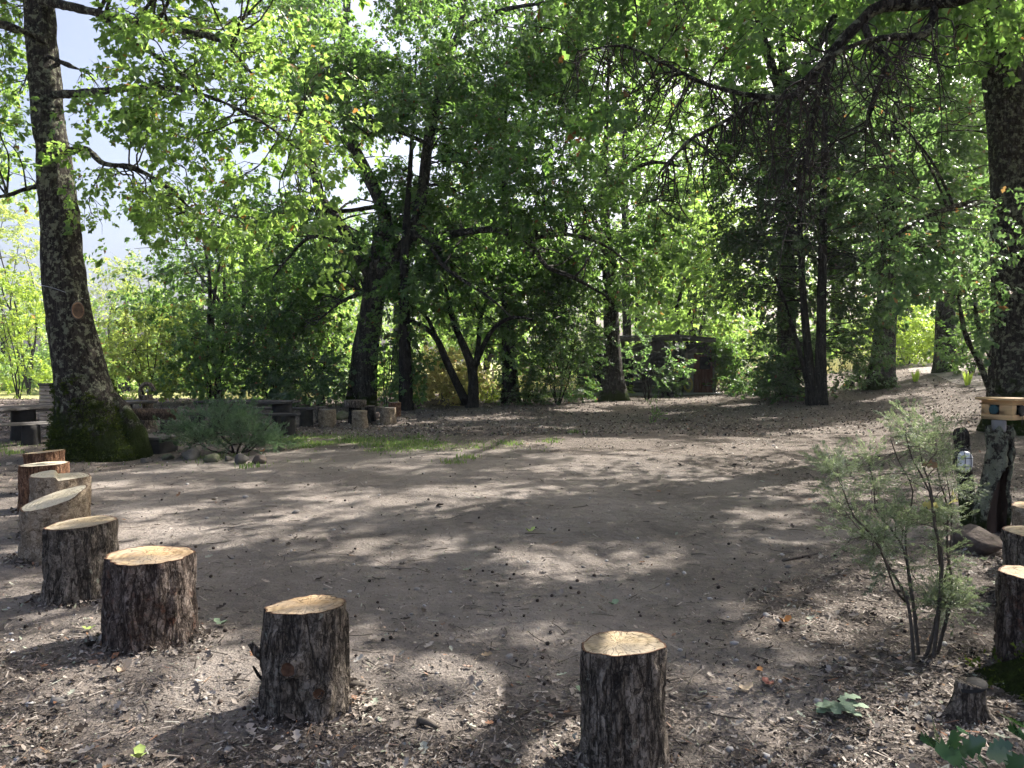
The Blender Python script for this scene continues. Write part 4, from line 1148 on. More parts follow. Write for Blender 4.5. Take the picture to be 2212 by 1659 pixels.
# ------------------------------------------------------------------ log seats
BASES = []
MT['rim'] = simple('bark_rim', (0.07, 0.035, 0.02), (0.16, 0.085, 0.05), 40, .9, .004)
def log_seat(label, cx, cy, d, w_top, w_bot, h, bark, cut, tilt=(0, 0), seed=0, group='sawn log seats round the clearing', plates=.007, knots=(), step=0.0, oval=.05, name='sawn_log', lean=(0, 0), nth=76, nz=46, big=None, cat='log seat', ground_pt=None):
    """cx, cy: base point on the ground (x, y metres); widths and height in metres."""
    z0 = float(gh(cx, cy))
    base = np.array([cx, cy, z0])
    root = empty(name, base)
    tag(root, label, cat, group)
    th = np.arange(nth) * 2 * math.pi / nth
    cs = np.stack([np.cos(th), np.sin(th), 0 * th], 1)
    low = 1 + oval * np.sin(2 * th + seed) + oval * .7 * np.sin(3 * th + 2.1 * seed) + .02 * np.sin(5 * th + seed * 3.3)
    def ztop(x, y):
        z = h + tilt[0] * x + tilt[1] * y
        if step:
            z = z + step * smooth(-.012, .012, -(x * .85 + .5 * y + .02))
        return z
    V = []
    for k in range(nz):
        t = k / (nz - 1)
        r = (w_bot + (w_top - w_bot) * t ** .8) / 2 * low * (1 + .05 * math.exp(-t * 9))
        px_, py_2 = r * np.cos(th), r * np.sin(th)
        zz = -.04 + (ztop(px_, py_2) + .04) * t
        p = np.stack([px_ + lean[0] * zz, py_2 + lean[1] * zz, zz], 1)
        arc = np.stack([px_ * 1.0, py_2 * 1.0, zz * .42], 1) + seed * 3.7
        pl = fbm(arc * 26, seed, 2)
        crack = np.abs(noise3(np.stack([px_ * 11, py_2 * 11, zz * 2.2], 1) + seed * 1.7, seed + 5) - .5) * 2
        lump = (fbm(np.stack([np.cos(th) * 1.3, np.sin(th) * 1.3, zz * 5], 1) + seed * 2.3, seed + 8, 2) - .5) * .035 * w_top / .35
        amt = lump + plates * (np.where(pl > .5, .8, -.5) * .8 + (pl - .5) * 2) - plates * 2.2 * np.exp(-(crack / .09) ** 2)
        for (ka, kz, kr, kh) in knots:
            da = (th - ka + math.pi) % (2 * math.pi) - math.pi
            rr = np.hypot(da * w_top / 2, zz - kz) / kr
            amt = amt + kh * (np.exp(-((rr - .8) / .35) ** 2) - .4 * np.exp(-(rr / .5) ** 2))
        edge = 1 if k < nz - 1 else .8
        p = p + cs * (amt * edge)[:, None]
        V.append(p)
    V = np.concatenate(V)
    i, j = np.meshgrid(np.arange(nz - 1), np.arange(nth), indexing='ij')
    F = np.stack([i * nth + j, i * nth + (j + 1) % nth, (i + 1) * nth + (j + 1) % nth, (i + 1) * nth + j], -1).reshape(-1, 4)
    mk('bark', V + base, F, MT[bark], root, sm=True)
    rim = V[-nth:] - np.array([lean[0] * h, lean[1] * h, 0])
    nr = 12
    W = []
    for k in range(nr):
        f = k / (nr - 2) * .955 if k < nr - 1 else 1.0
        q_ = rim * f * np.array([.992, .992, 0])
        q_[:, 2] = ztop(q_[:, 0], q_[:, 1]) + .0015 + .0012 * (noise3(q_ * 40 + seed, 3) - .5)
        W.append(q_ + np.array([lean[0] * h, lean[1] * h, 0]))
    W = np.concatenate(W)
    i, j = np.meshgrid(np.arange(nr - 1), np.arange(nth), indexing='ij')
    F = np.stack([i * nth + j, (i + 1) * nth + j, (i + 1) * nth + (j + 1) % nth, i * nth + (j + 1) % nth], -1).reshape(-1, 4)
    rimf = F.reshape(nr - 1, nth, 4)
    mk('cut_face', W + base, [rimf[:-1].reshape(-1, 4), rimf[-1]], [MT[cut], MT['rim']], root, midx=[0, 1])
    BASES.append((base[0], base[1], w_bot / 2))
    return root

def log_px(label, cxp, top_py, w_top_px, w_bot_px, bark, cut, base_py=None, d=None, **kw):
    """A log seen at pixel column cxp, with the middle of its top at top_py and its front foot at base_py (or its depth d)."""
    if d is None:
        f = G(cxp, base_py)[1]
        d = f + w_bot_px * f / FPX / 2
    x = (cxp - CX) / FPX * d
    h = at(cxp, top_py, d)[2] - float(gh(x, d))
    return log_seat(label, x, d, d, w_top_px * d / FPX, w_bot_px * d / FPX, h, bark, cut, **kw)

log_px('thick log seat nearest the camera, standing alone at the bottom of the picture', 1347, 1390, 172, 188, 'bark_grey', 'cut_tan', d=2.80, tilt=(.02, -.03), seed=1, plates=.006)
stump_g = log_px('upright log seat with a round knot and a broken side branch', 657, 1307, 168, 186, 'bark_grey', 'cut_pine', base_py=1566, tilt=(.07, -.05), seed=2, knots=((-math.pi / 2 - .12, .24, .042, .022), (-math.pi / 2 + .55, .13, .034, .014)), plates=.007)
log_px('broad flaky log seat with a bright flat top, beside the knotted one', 316, 1199, 180, 194, 'bark_pine', 'cut_pine', base_py=1412, tilt=(.0, -.01), seed=3, plates=.009, oval=.06)
log_px('brown log seat with a plain tan top, between the flaky and the pale logs', 172, 1129, 144, 150, 'bark_grey', 'cut_tan', base_py=1306, tilt=(.06, 0), seed=4, plates=.006)
log_px('pale log seat with a steeply sloping bleached top', 113, 1077, 130, 134, 'bark_birch', 'cut_pale', base_py=1222, tilt=(.2, .2), seed=5, plates=.004, oval=.08)
log_px('pale log seat with a stepped notch sawn in its top', 124, 1031, 112, 114, 'bark_birch', 'cut_pale', d=6.6, tilt=(0, .03), seed=6, plates=.004, step=.035)
log_px('russet log seat half hidden behind the notched log', 93, 1002, 90, 92, 'bark_red', 'cut_pale', d=7.7, tilt=(.03, 0), seed=7, plates=.004)
log_px('russet log seat farthest along the row, by the mossy oak foot', 93, 976, 76, 78, 'bark_red', 'cut_pine', d=8.7, tilt=(.08, 0), seed=8, plates=.004)
# right-hand row, cut by the edge of the picture
log_px('log seat at the right edge with a pale greenish cut, largest of the three there', 2262, 1240, 156, 160, 'bark_pine', 'cut_tan', base_py=1470, seed=9)
log_px('grey log seat at the right edge, middle one of the three there', 2262, 1152, 150, 152, 'bark_grey', 'cut_tan', d=4.75, seed=10)
log_px('tan log seat at the right edge, the one closest to the lamp post', 2258, 1095, 118, 122, 'bark_birch', 'cut_pine', d=5.6, seed=11)
# the broken side branch of the knotted log, and its lichen
bs = np.array(stump_g.location)
V, F = tubes(np.array([bs + [-.165, -.02, .22], bs + [-.20, -.03, .245], bs + [-.225, -.035, .285]]), np.array([.026, .02, .012]), 8)
mk('branch_stub', V, F, MT['bark_grey'], stump_g, sm=True)
V, F = tubes(np.array([bs + [-.155, -.05, .12], bs + [-.185, -.06, .16], bs + [-.205, -.065, .20]]), np.array([.008, .007, .004]), 6)
mk('broken_twig', V, F, MT['bark_dark'], stump_g, sm=True)

def knot(root, a, z, r, rad):
    b0 = np.array(root.location); n_ = np.array([math.cos(a), math.sin(a), 0.0]); c0 = b0 + n_ * rad + [0, 0, z]
    A2 = np.array([-n_[1], n_[0], 0]); t_ = np.arange(20) * 2 * math.pi / 20
    rings = [(1.35, -.03), (1.2, .004), (1.0, .016), (.82, .015), (.66, .004), (.4, .006), (0, .008)]
    V = np.concatenate([c0 + n_ * o + A2 * (np.cos(t_) * r * q_ * 1.05)[:, None] + np.array([0, 0, 1]) * (np.sin(t_) * r * q_)[:, None] for q_, o in rings])
    V = V + rng.normal(0, .0015, V.shape)
    i, j = np.meshgrid(np.arange(6), np.arange(20), indexing='ij')
    F = np.stack([i * 20 + j, i * 20 + (j + 1) % 20, (i + 1) * 20 + (j + 1) % 20, (i + 1) * 20 + j], -1).reshape(-1, 4)
    mk('knot', V, [F[:60], F[60:]], [MT['bark_grey'], MT['rim']], root, midx=[0, 1])
knot(stump_g, -math.pi / 2 - .12, .235, .034, .178)
knot(stump_g, -math.pi / 2 + .5, .13, .026, .180)

# the log stools and log table by the forked oak
G2 = 'small log stools by the forked oak'
def stool(label, cxp, basep, w, h_px, bark, cut, seed, **kw):
    g = G(cxp, basep - 3); d = g[1] + w * g[1] / FPX * .5
    x = (cxp - CX) / FPX * d
    return log_seat(label, x, d, d, w * d / FPX, w * 1.05 * d / FPX, h_px * d / FPX, bark, cut, seed=seed, group=G2, name='log_stool', cat='log stool', nth=36, nz=16, plates=.006, **kw)
stool('grey log stool with dark knots, nearest the picnic table', 706, 926, 34, 37, 'bark_birch', 'cut_grey', 21)
stool('dim log stool tucked behind the knotted grey one', 694, 920, 26, 37, 'bark_grey', 'cut_grey', 22)
stool('sunlit tan log stool in front of the log table', 777, 929, 34, 37, 'bark_birch', 'cut_pine', 23)
stool('whitish log stool right of the log table', 838, 921, 34, 36, 'bark_birch', 'cut_grey', 24)
stool('russet log stool behind the whitish one', 852, 905, 26, 31, 'bark_red', 'cut_grey', 25)
stool('narrow dark log stool behind the log table', 800, 918, 22, 37, 'bark_dark', 'cut_grey', 26)
gt = G(766, 918); dt = gt[1] + .25; xt = (766 - CX) / FPX * dt
lt = log_seat('round log table with a thick slab top on a log leg', xt, dt, dt, 26 * dt / FPX, 30 * dt / FPX, .40, 'bark_dark', 'cut_grey', seed=27, group=G2, name='log_table', cat='table', nth=30, nz=14)
zb = np.array(lt.location)
th = np.arange(40) * 2 * math.pi / 40
rs = 23 * dt / FPX * (1 + .04 * np.sin(2 * th + 1) + .03 * np.sin(5 * th))
ring = lambda z, f: np.stack([rs * f * np.cos(th), rs * f * np.sin(th), 0 * th + z], 1) + zb
Vs = np.concatenate([ring(.402, .0), ring(.402, .9), ring(.41, 1.0), ring(.56, 1.02), ring(.572, .97), ring(.574, 0)])
i, j = np.meshgrid(np.arange(5), np.arange(40), indexing='ij')
mk('slab_top', Vs, np.stack([i * 40 + j, i * 40 + (j + 1) % 40, (i + 1) * 40 + (j + 1) % 40, (i + 1) * 40 + j], -1).reshape(-1, 4), MT['bark_grey'], lt)

# ------------------------------------------------------------------ picnic corner, bush and stones at the left
MT['plank_dark'] = simple('plank_weathered', (0.025, 0.023, 0.023), (0.065, 0.06, 0.06), 5, .7, .004, (1, 1, 6))
MT['plank_black'] = simple('wood_black', (0.014, 0.013, 0.012), (0.035, 0.032, 0.03), 9, .85, .006)
MT['plank_grey'] = simple('plank_grey', (0.06, 0.055, 0.052), (0.12, 0.113, 0.105), 6, .8, .004, (1, 1, 5))
MT['stone'] = simple('stone', (0.055, 0.05, 0.045), (0.16, 0.145, 0.128), 5, .9, .02)
MT['stone_brown'] = simple('stone_brown', (0.065, 0.05, 0.041), (0.16, 0.125, 0.105), 6, .9, .02)
MT['stone_moss'] = simple('stone_moss', (0.05, 0.07, 0.018), (0.15, 0.14, 0.11), 7, .95, .02)
MT['brick'] = simple('brick_pale', (0.34, 0.27, 0.23), (0.52, 0.44, 0.38), 9, .9, .004)
MT['mortar'] = simple('mortar', (0.20, 0.19, 0.18), (0.28, 0.27, 0.25), 12, .95, .003)
MT['log_brown'] = bark_mat('log_brown', (0.05, 0.034, 0.024), (0.12, 0.08, 0.055), (0.2, 0.14, 0.10), 12, .8, bump_d=.012)
MT['root_wood'] = bark_mat('root_wood', (0.10, 0.075, 0.055), (0.24, 0.19, 0.145), (0.38, 0.31, 0.25), 14, .5, bump_d=.01)
MT['metal'] = simple('metal', (0.35, 0.36, 0.37), (0.5, 0.5, 0.5), 6, .35, .001, metallic=.9)

def rock(c, size, seed, rough=.35):
    """A lumpy stone: vertices and faces, resting on its flattened underside."""
    nth, nph = 22, 13
    th = np.arange(nth) * 2 * math.pi / nth
    ph = np.linspace(-math.pi / 2, math.pi / 2, nph)
    D = np.stack([np.outer(np.cos(ph), np.cos(th)), np.outer(np.cos(ph), np.sin(th)), np.outer(np.sin(ph), np.ones(nth))], -1).reshape(-1, 3)
    r = 1 + rough * (fbm(D * 1.3 + seed * 5.3, seed, 3) - .5) * 2
    # a few flat faces
    q = np.random.default_rng(seed)
    for k in range(13):
        n = unit(q.normal(0, 1, 3) * [1, 1, 1.2]); lim = q.uniform(.48, .78)
        dd = (D * r[:, None]) @ n
        r = np.where(dd > lim, r * lim / np.maximum(dd, 1e-6), r)
    r = r * (1 + .05 * (noise3(D * 6 + seed, seed + 3) - .5))
    V = D * r[:, None] * np.asarray(size) / 2 * 1.35
    V[:, 2] = np.maximum(V[:, 2], -size[2] * .36)
    V = V @ rotz(seed * 1.3).T
    i, j = np.meshgrid(np.arange(nph - 1), np.arange(nth), indexing='ij')
    F = np.stack([i * nth + j, i * nth + (j + 1) % nth, (i + 1) * nth + (j + 1) % nth, (i + 1) * nth + j], -1).reshape(-1, 4)
    return V + np.asarray(c, float) + np.array([0, 0, size[2] * .30]), F

def stone(label, px, py, w_px, h_px, mat, seed, group='stones edging the grey-green bush', name='stone'):
    g = G(px, py); s = g[1] / FPX
    V, F = rock(g, (w_px * s, w_px * s * .8, h_px * s * 1.35), seed)
    return tag(mk(name, V, F, MT[mat], base=g), label, 'stone', group)
stone('largest edging stone, a rounded hump under the bush', 412, 992, 42, 22, 'stone', 31)
stone('small edging stone nearest the mossy oak foot', 312, 999, 20, 10, 'stone', 32)
stone('low edging stone between the bench end and the rounded hump', 362, 993, 24, 12, 'stone_moss', 33)
stone('dark mossy edging stone right of the rounded hump', 459, 998, 28, 14, 'stone_moss', 34)
stone('broad dark edging stone under the middle of the bush', 522, 1001, 38, 22, 'stone', 35)
stone('pale brown edging stone under an orange leaf', 564, 1001, 32, 18, 'stone_brown', 36)
stone('little edging stone in the shade beside the broad dark one', 492, 996, 16, 10, 'stone', 37)

# the grey-green bush
gb = G(495, 985); gb = gb + np.array([0, .35, 0])
cl = []
for k in range(64):
    a = k * 2.399963; v = (k + .5) / 64
    q = math.sqrt(v)
    ca_, sa_ = math.cos(a), math.sin(a)
    hmax = (.66 - .34 * q * q) * (1 - .62 * q * max(ca_, 0))
    cl.append((np.array([gb[0] - .05 + q * (1.02 if ca_ < 0 else .80) * ca_, gb[1] + q * .6 * sa_, gb[2] + .08 + hmax * rng.uniform(.15, 1.05)]), rng.uniform(.11, .22)))
lm = []
for k in range(9):
    a = k * .7 + .2
    e = gb + np.array([.75 * math.cos(a), .42 * math.sin(a), rng.uniform(.25, .55)])
    lm.append((wander(gb + [.08 * math.cos(a), .06 * math.sin(a), -.02], e, 6, .06), np.linspace(.016, .004, 6)))
bush = tree('shrub', 'spreading grey-green bush ringed with stones in front of the picnic table', lm[0], lm[1:], cl, 'rosemary', 'rosemary', 'bark_dark', per=400, sides=7, step=.12, rough=0, flute=0, cat='shrub', droop=-.75, prune=False, skel_from=.2, flat=.9, trunk_name='stems', thick=.006, twig=.003)

def plank(name, a, b, width, thick, mat, parent, up=(0, 0, 1), bev=.008, roll=0.0):
    """A board from a to b (centre line)."""
    a = np.asarray(a, float); b = np.asarray(b, float)
    X = unit(b - a); Y = unit(np.cross(up, X)); Z = np.cross(X, Y)
    M_ = np.stack([X, Y, Z], 1)
    v, f = box_vf((a + b) / 2, (np.linalg.norm(b - a), width, thick), M_, bev)
    return mk(name, v, f, MT[mat] if isinstance(mat, str) else mat, parent)

def block(name, c, size, mat, parent, rot=None, bev=.01):
    v, f = box_vf(c, size, rot, bev)
    return mk(name, v, f, MT[mat] if isinstance(mat, str) else mat, parent)

def stub_leg(name, c, r, h, mat, parent, seed=0, n=18):
    """A squat log standing on end."""
    th = np.arange(n) * 2 * math.pi / n
    V = []
    zs = [-.04, h * .1, h * .35, h * .7, h]
    rr = [1.08, 1.02, .97, .96, .95]
    for z, f in zip(zs, rr):
        q_ = np.stack([np.cos(th), np.sin(th), 0 * th], 1) * (r * f * (1 + .10 * np.sin(3 * th + seed) + .05 * np.sin(7 * th + seed)))[:, None]
        q_[:, 2] = z
        V.append(q_ + np.asarray(c))
    V.append(np.array([[c[0], c[1], c[2] + h]]))
    V = np.concatenate(V)
    i, j = np.meshgrid(np.arange(4), np.arange(n), indexing='ij')
    F = np.stack([i * n + j, i * n + (j + 1) % n, (i + 1) * n + (j + 1) % n, (i + 1) * n + j], -1).reshape(-1, 4)
    T = np.stack([4 * n + np.arange(n), 4 * n + (np.arange(n) + 1) % n, np.full(n, 5 * n)], -1)
    return mk(name, V, [F, T], MT[mat], parent, sm=False)

def picnic(label, A, B, h, width, n, leg, bench_h, benches, mat, legmat):
    """Board table from A to B (ground points) with log legs; benches = offsets of its benches, returned as separate things."""
    A = np.asarray(A, float); B = np.asarray(B, float)
    X = unit(B - A); Y = unit(np.cross((0, 0, 1), X))
    mid = (A + B) / 2
    root = empty('picnic_table', mid)
    tag(root, label, 'picnic table')
    zb_ = max(A[2], B[2])
    w = width / n
    for k in range(n):
        o = Y * (-width / 2 + w * (k + .5))
        e = rng.uniform(-.05, .05, 2)
        plank('tabletop_plank', A + o + X * e[0] + [0, 0, zb_ - A[2] + h - .03 + rng.uniform(-.004, .004)], B + o + X * e[1] + [0, 0, zb_ - B[2] + h - .03 + rng.uniform(-.004, .004)], w - .012, .055, mat, root)
    for t in leg:
        p = A + (B - A) * t
        p = onground(p[0], p[1])
        stub_leg('leg', p, .21, h - .06 + zb_ - p[2], legmat, root, seed=t * 9)
    return root, X, Y, zb_

def bench(label, A, B, h, width, mat, legmat, legs=(.12, .88), thick=.05, lr=.15, cat='bench', n=1):
    A = np.asarray(A, float); B = np.asarray(B, float)
    A[2] = float(gh(A[0], A[1])); B[2] = float(gh(B[0], B[1]))
    root = empty('bench', (A + B) / 2)
    tag(root, label, cat)
    zb_ = max(A[2], B[2])
    X = unit(B - A); Y = unit(np.cross((0, 0, 1), X))
    for k in range(n):
        o = Y * (-width / 2 + width / n * (k + .5))
        plank('seat_plank', np.array([A[0], A[1], zb_ + h - thick / 2]) + o, np.array([B[0], B[1], zb_ + h - thick / 2]) + o, width / n - (.01 if n > 1 else 0), thick, mat, root)
    for t in legs:
        p = A + (B - A) * t; p = onground(p[0], p[1])
        stub_leg('leg', p, lr, zb_ - p[2] + h - thick, legmat, root, seed=t * 7)
    return root

picnic('long dark picnic table half hidden behind the leaning oak', onground(-9.75, 13.2), onground(-7.9, 16.6), .62, .80, 4, (.34, .85), .4, (), 'plank_dark', 'plank_black')
bench('plain board bench on stumps in front of the half hidden table', onground(-8.98, 13.35), onground(-7.5, 14.5), .39, .26, 'plank_grey', 'plank_black', legs=(.28, .85))
bench('dark bench behind the half hidden table', onground(-10.9, 15.0), onground(-9.0, 17.4), .42, .28, 'plank_dark', 'plank_black')
picnic('long picnic table behind the grey-green bush', onground(-6.75, 16.9), onground(-4.75, 16.6), .64, .8, 4, (.15, .88), .4, (), 'plank_dark', 'plank_black')
bench('low board bench in front of the table behind the bush', onground(-6.8, 16.0), onground(-4.4, 15.85), .42, .26, 'plank_dark', 'plank_black', legs=(.1, .9))
bench('board bench on the far side of the table behind the bush', onground(-6.6, 17.8), onground(-4.5, 17.5), .42, .26, 'plank_dark', 'plank_black', legs=(.1, .9))
bench('low grey bench with a black end block, just behind the mossy oak foot', onground(-7.75, 13.0), onground(-5.62, 12.62), .27, .55, 'plank_grey', 'plank_black', legs=(.1, .45), lr=.2, n=2)
low_bench = bpy.data.objects[[o.name for o in bpy.data.objects if o.get('label', '').startswith('low grey bench')][0]]
pe = onground(-5.80, 12.62)
block('end_block', pe + [0, 0, .09], (.34, .50, .24), 'plank_black', low_bench, rotz(-.18), .01)

# log trough with the carved drinking fountain
gl = onground(-7.55, 15.75)
root = empty('log_bench', gl); tag(root, 'thick round log laid as a bench below the drinking fountain', 'log bench')
V, F = tubes(resample(np.array([gl + [-.45, -.05, .38], gl + [.1, 0, .375], gl + [.62, .04, .37]]), np.array([.125, .12, .115]), .1)[0], np.linspace(.125, .112, 11)[:len(resample(np.array([gl + [-.45, -.05, .38], gl + [.1, 0, .375], gl + [.62, .04, .37]]), np.array([.125, .12, .115]), .1)[0])], 20)
mk('log', V, F, MT['log_brown'], root, sm=True)
for dx in (-.3, .45):
    stub_leg('leg', onground(gl[0] + dx, gl[1]), .12, .27, 'plank_black', root, dx)
gf_ = onground(-7.95, 16.75)
root = empty('drinking_fountain', gf_); tag(root, 'carved stump fountain with an arched root handle over a metal tap', 'fountain')
g_ = Geo(); bark_tube(g_, [gf_ - [0, 0, .05], gf_ + [0, 0, .2], gf_ + [.01, 0, .45], gf_ + [-.01, 0, .72]], [.19, .15, .12, .13], 18, .06, .03, 41); g_.obj('stump', MT['root_wood'], root, sm=True)
g_ = Geo(); bark_tube(g_, [gf_ + [-.13, 0, .60], gf_ + [-.165, 0, .78], gf_ + [-.10, 0, .93], gf_ + [.02, 0, .96], gf_ + [.11, 0, .90], gf_ + [.14, 0, .80]], [.035, .038, .04, .038, .042, .05], 12, .03, .012, 42); g_.obj('root_handle', MT['root_wood'], root, sm=True)
V, F = tubes(np.array([gf_ + [.02, -.02, .70], gf_ + [.02, -.02, .80], gf_ + [.03, -.07, .83], gf_ + [.03, -.11, .79]]), np.array([.022, .022, .02, .016]), 10); mk('tap', V, F, MT['metal'], root, sm=True)

# brick barbecue
gq = onground(-10.05, 17.2)
root = empty('brick_barbecue', gq); tag(root, 'pale brick barbecue standing behind the half hidden picnic table', 'barbecue')
Rz = rotz(.12)
block('core', gq + [0, 0, .435], (.70, .55, .93), 'mortar', root, Rz, .004)
me_b = None
for c in range(12):
    z = gq[2] + .035 + c * .078
    offs = .0 if c % 2 else .12
    for face, (n, ln, axis_) in (('front', (3, .235, 0)), ('left', (2, .27, 1))):
        for k in range(-1, n):
            a0 = k * ln + offs if axis_ == 0 else k * ln + (.12 - offs)
            a1 = a0 + ln - .010
            lim = .72 if axis_ == 0 else .57
            a0, a1 = max(a0, 0), min(a1, lim)
            if a1 - a0 < .05: continue
            m_ = (a0 + a1) / 2 - lim / 2
            if axis_ == 0: cc, sz = (m_, -.285, 0), (a1 - a0, .03, .066)
            else: cc, sz = (-.36, m_, 0), (.03, a1 - a0, .066)
            p = Rz @ np.array(cc)
            block('brick', np.array([gq[0] + p[0], gq[1] + p[1], z]), sz, 'brick', root, Rz, .004)
block('top_slab', gq + [0, 0, .935], (.78, .63, .05), 'stone', root, Rz, .008)
# mossy log lying behind the stools
gm = G(738, 905)
V, F = rock(gm, (.5, .35, .26), 44)
tag(mk('stone', V, F, MT['stone_moss'], base=gm), 'mossy boulder between the log stools and the log table', 'stone')
gm = G(812, 905)
V, F = rock(gm, (.22, .2, .2), 45)
tag(mk('stone', V, F, MT['stone_brown'], base=gm), 'small brown stone behind the log table', 'stone')

# the sawn scar, wire and dead root of the leaning oak
sc_ = at(168, 671, d1 - r1[4] * .75)
nrm = unit(np.array([.55, -.8, .12]))
A_ = unit(np.cross((0, 0, 1), nrm)); B_ = np.cross(nrm, A_)
th = np.arange(32) * 2 * math.pi / 32
def scar_ring(r, o): return sc_ + nrm * o + A_ * (np.cos(th) * r * .085)[:, None] + B_ * (np.sin(th) * r * .13)[:, None]
V = np.concatenate([scar_ring(1.2, -.10), scar_ring(1.08, .02), scar_ring(.98, .03), scar_ring(.8, .022), scar_ring(.5, .02), scar_ring(0, .018)])
i, j = np.meshgrid(np.arange(5), np.arange(32), indexing='ij')
F = np.stack([i * 32 + j, i * 32 + (j + 1) % 32, (i + 1) * 32 + (j + 1) % 32, (i + 1) * 32 + j], -1).reshape(-1, 4)
MT['scar'] = simple('scar_wood', (0.12, 0.06, 0.035), (0.38, 0.24, 0.13), 14, .8, .006)
MT['scar_heart'] = simple('scar_heart', (0.05, 0.03, 0.02), (0.16, 0.10, 0.06), 18, .85, .006)
MT['scar_rim'] = simple('scar_rim', (0.06, 0.05, 0.042), (0.15, 0.13, 0.11), 18, .9, .008)
mk('branch_scar', V, [F[:64], F[64:96], F[96:]], [MT['scar_rim'], MT['scar'], MT['scar_heart']], tree_left, sm=True, midx=[0, 1, 2])
cw = at(142, 632, d1); rw = r1[5] * 1.06
ang = np.linspace(-math.pi * .98, .1, 30)
V, F = tubes(np.stack([cw[0] + rw * np.cos(ang), cw[1] + rw * np.sin(ang), cw[2] + .09 - .20 * (np.cos(ang) * .5 + .5) ** 2], 1), np.full(30, .006), 6)
mk('wire', V, F, MT['metal'], tree_left, sm=True)
g_ = Geo(); pr = G(272, 994) + np.array([0, .30, 0])
bark_tube(g_, [pr - [0, 0, .1], pr + [0, .02, .25], pr + [-.06, .03, .48], pr + [-.20, .06, .72], pr + [-.42, .1, 1.0]], [.28, .20, .17, .15, .09], 20, .06, .04, 43, .25, .3, pr[2])
g_.obj('dead_root', MT['bark_oak'], tree_left, sm=True)

# tufts of moss on the foot of the leaning oak
def moss_on(trunk_obj, parent, n, zmax, seed, colour='moss', size=.035):
    me = trunk_obj.data
    co = np.empty(len(me.vertices) * 3); me.vertices.foreach_get('co', co); co = co.reshape(-1, 3)
    no = np.empty(len(me.vertices) * 3); me.vertices.foreach_get('normal', no); no = no.reshape(-1, 3)
    w = wloc(trunk_obj)
    sel = np.where((co[:, 2] < zmax) & (co[:, 2] > -.05))[0]
    k = sel[rng.integers(0, len(sel), n)]
    p = co[k] + rng.normal(0, .03, (n, 3)); nn = unit(no[k])
    t = p[:, 2] / zmax
    keep = fbm(p * 4.5, seed, 3) > .30 + .30 * t ** 1.5
    p, nn = p[keep], nn[keep]
    d = unit(nn + rng.normal(0, .55, nn.shape) - [0, 0, .15])
    s_ = unit(np.cross(d, rng.normal(0, 1, d.shape)))
    L_ = rng.uniform(.5, 1.3, len(p))[:, None] * size
    A = p + w - nn * .01
    V = np.stack([A - s_ * L_ * .35, A + s_ * L_ * .35, A + d * L_], 1).reshape(-1, 3)
    mk('moss', V, np.arange(len(V)).reshape(-1, 3), MT[colour], parent)
MT['moss'] = leaf_mat('moss_tuft', (0.022, 0.036, 0.006), (0.07, 0.095, 0.016), (0.10, 0.14, 0.02), .25, rough=.8, spec=.1)
MT['moss_bright'] = leaf_mat('moss_bright', (0.05, 0.08, 0.012), (0.14, 0.18, 0.03), (0.2, 0.26, 0.04), .25, rough=.8, spec=.1)
moss_on([c for c in tree_left.children if c.name.startswith('trunk')][0], tree_left, 26000, 1.25, 51)
moss_on([c for c in tree12.children if c.name.startswith('trunk')][0], tree12, 9000, .5, 52, 'moss_bright', .022)

# ------------------------------------------------------------------ right-hand props
MT['pine_new'] = simple('pine_board', (0.54, 0.33, 0.14), (0.66, 0.44, 0.21), 7, .6, .002, (1, 1, 8))
MT['teal'] = simple('teal_cloth', (0.02, 0.06, 0.07), (0.035, 0.095, 0.105), 40, .8, .001)
MT['dark_cloth'] = simple('dark_cloth', (0.02, 0.02, 0.018), (0.045, 0.042, 0.036), 40, .9, .001)
MT['black'] = simple('black_plastic', (0.008, 0.008, 0.009), (0.016, 0.016, 0.018), 20, .45, .001)
MT['pipe'] = simple('pipe_grey', (0.16, 0.15, 0.14), (0.24, 0.225, 0.21), 10, .7, .001)
MT['glass_white'] = simple('opal_glass', (0.72, 0.73, 0.75), (0.80, 0.81, 0.83), 4, .25, .0002, spec=.5)
MT['post_wood'] = bark_mat('post_wood', (0.035, 0.03, 0.027), (0.08, 0.07, 0.06), (0.15, 0.14, 0.12), 16, .25, lichen=(0.26, 0.28, 0.25), lichen_amt=.60, moss=(0.05, 0.07, 0.02), moss_h=.5, bump_d=.01)
MT['inner_wood'] = simple('hollow_wood', (0.03, 0.02, 0.015), (0.085, 0.055, 0.04), 8, .9, .006, (1, 1, .3))
MT['trunk_lichen'] = bark_mat('trunk_lichen', (0.05, 0.045, 0.036), (0.12, 0.11, 0.085), (0.20, 0.19, 0.15), 18, .6, lichen=(0.30, 0.31, 0.22), lichen_amt=.46, moss=(0.05, 0.065, 0.018), moss_h=.35, bump_d=.02)

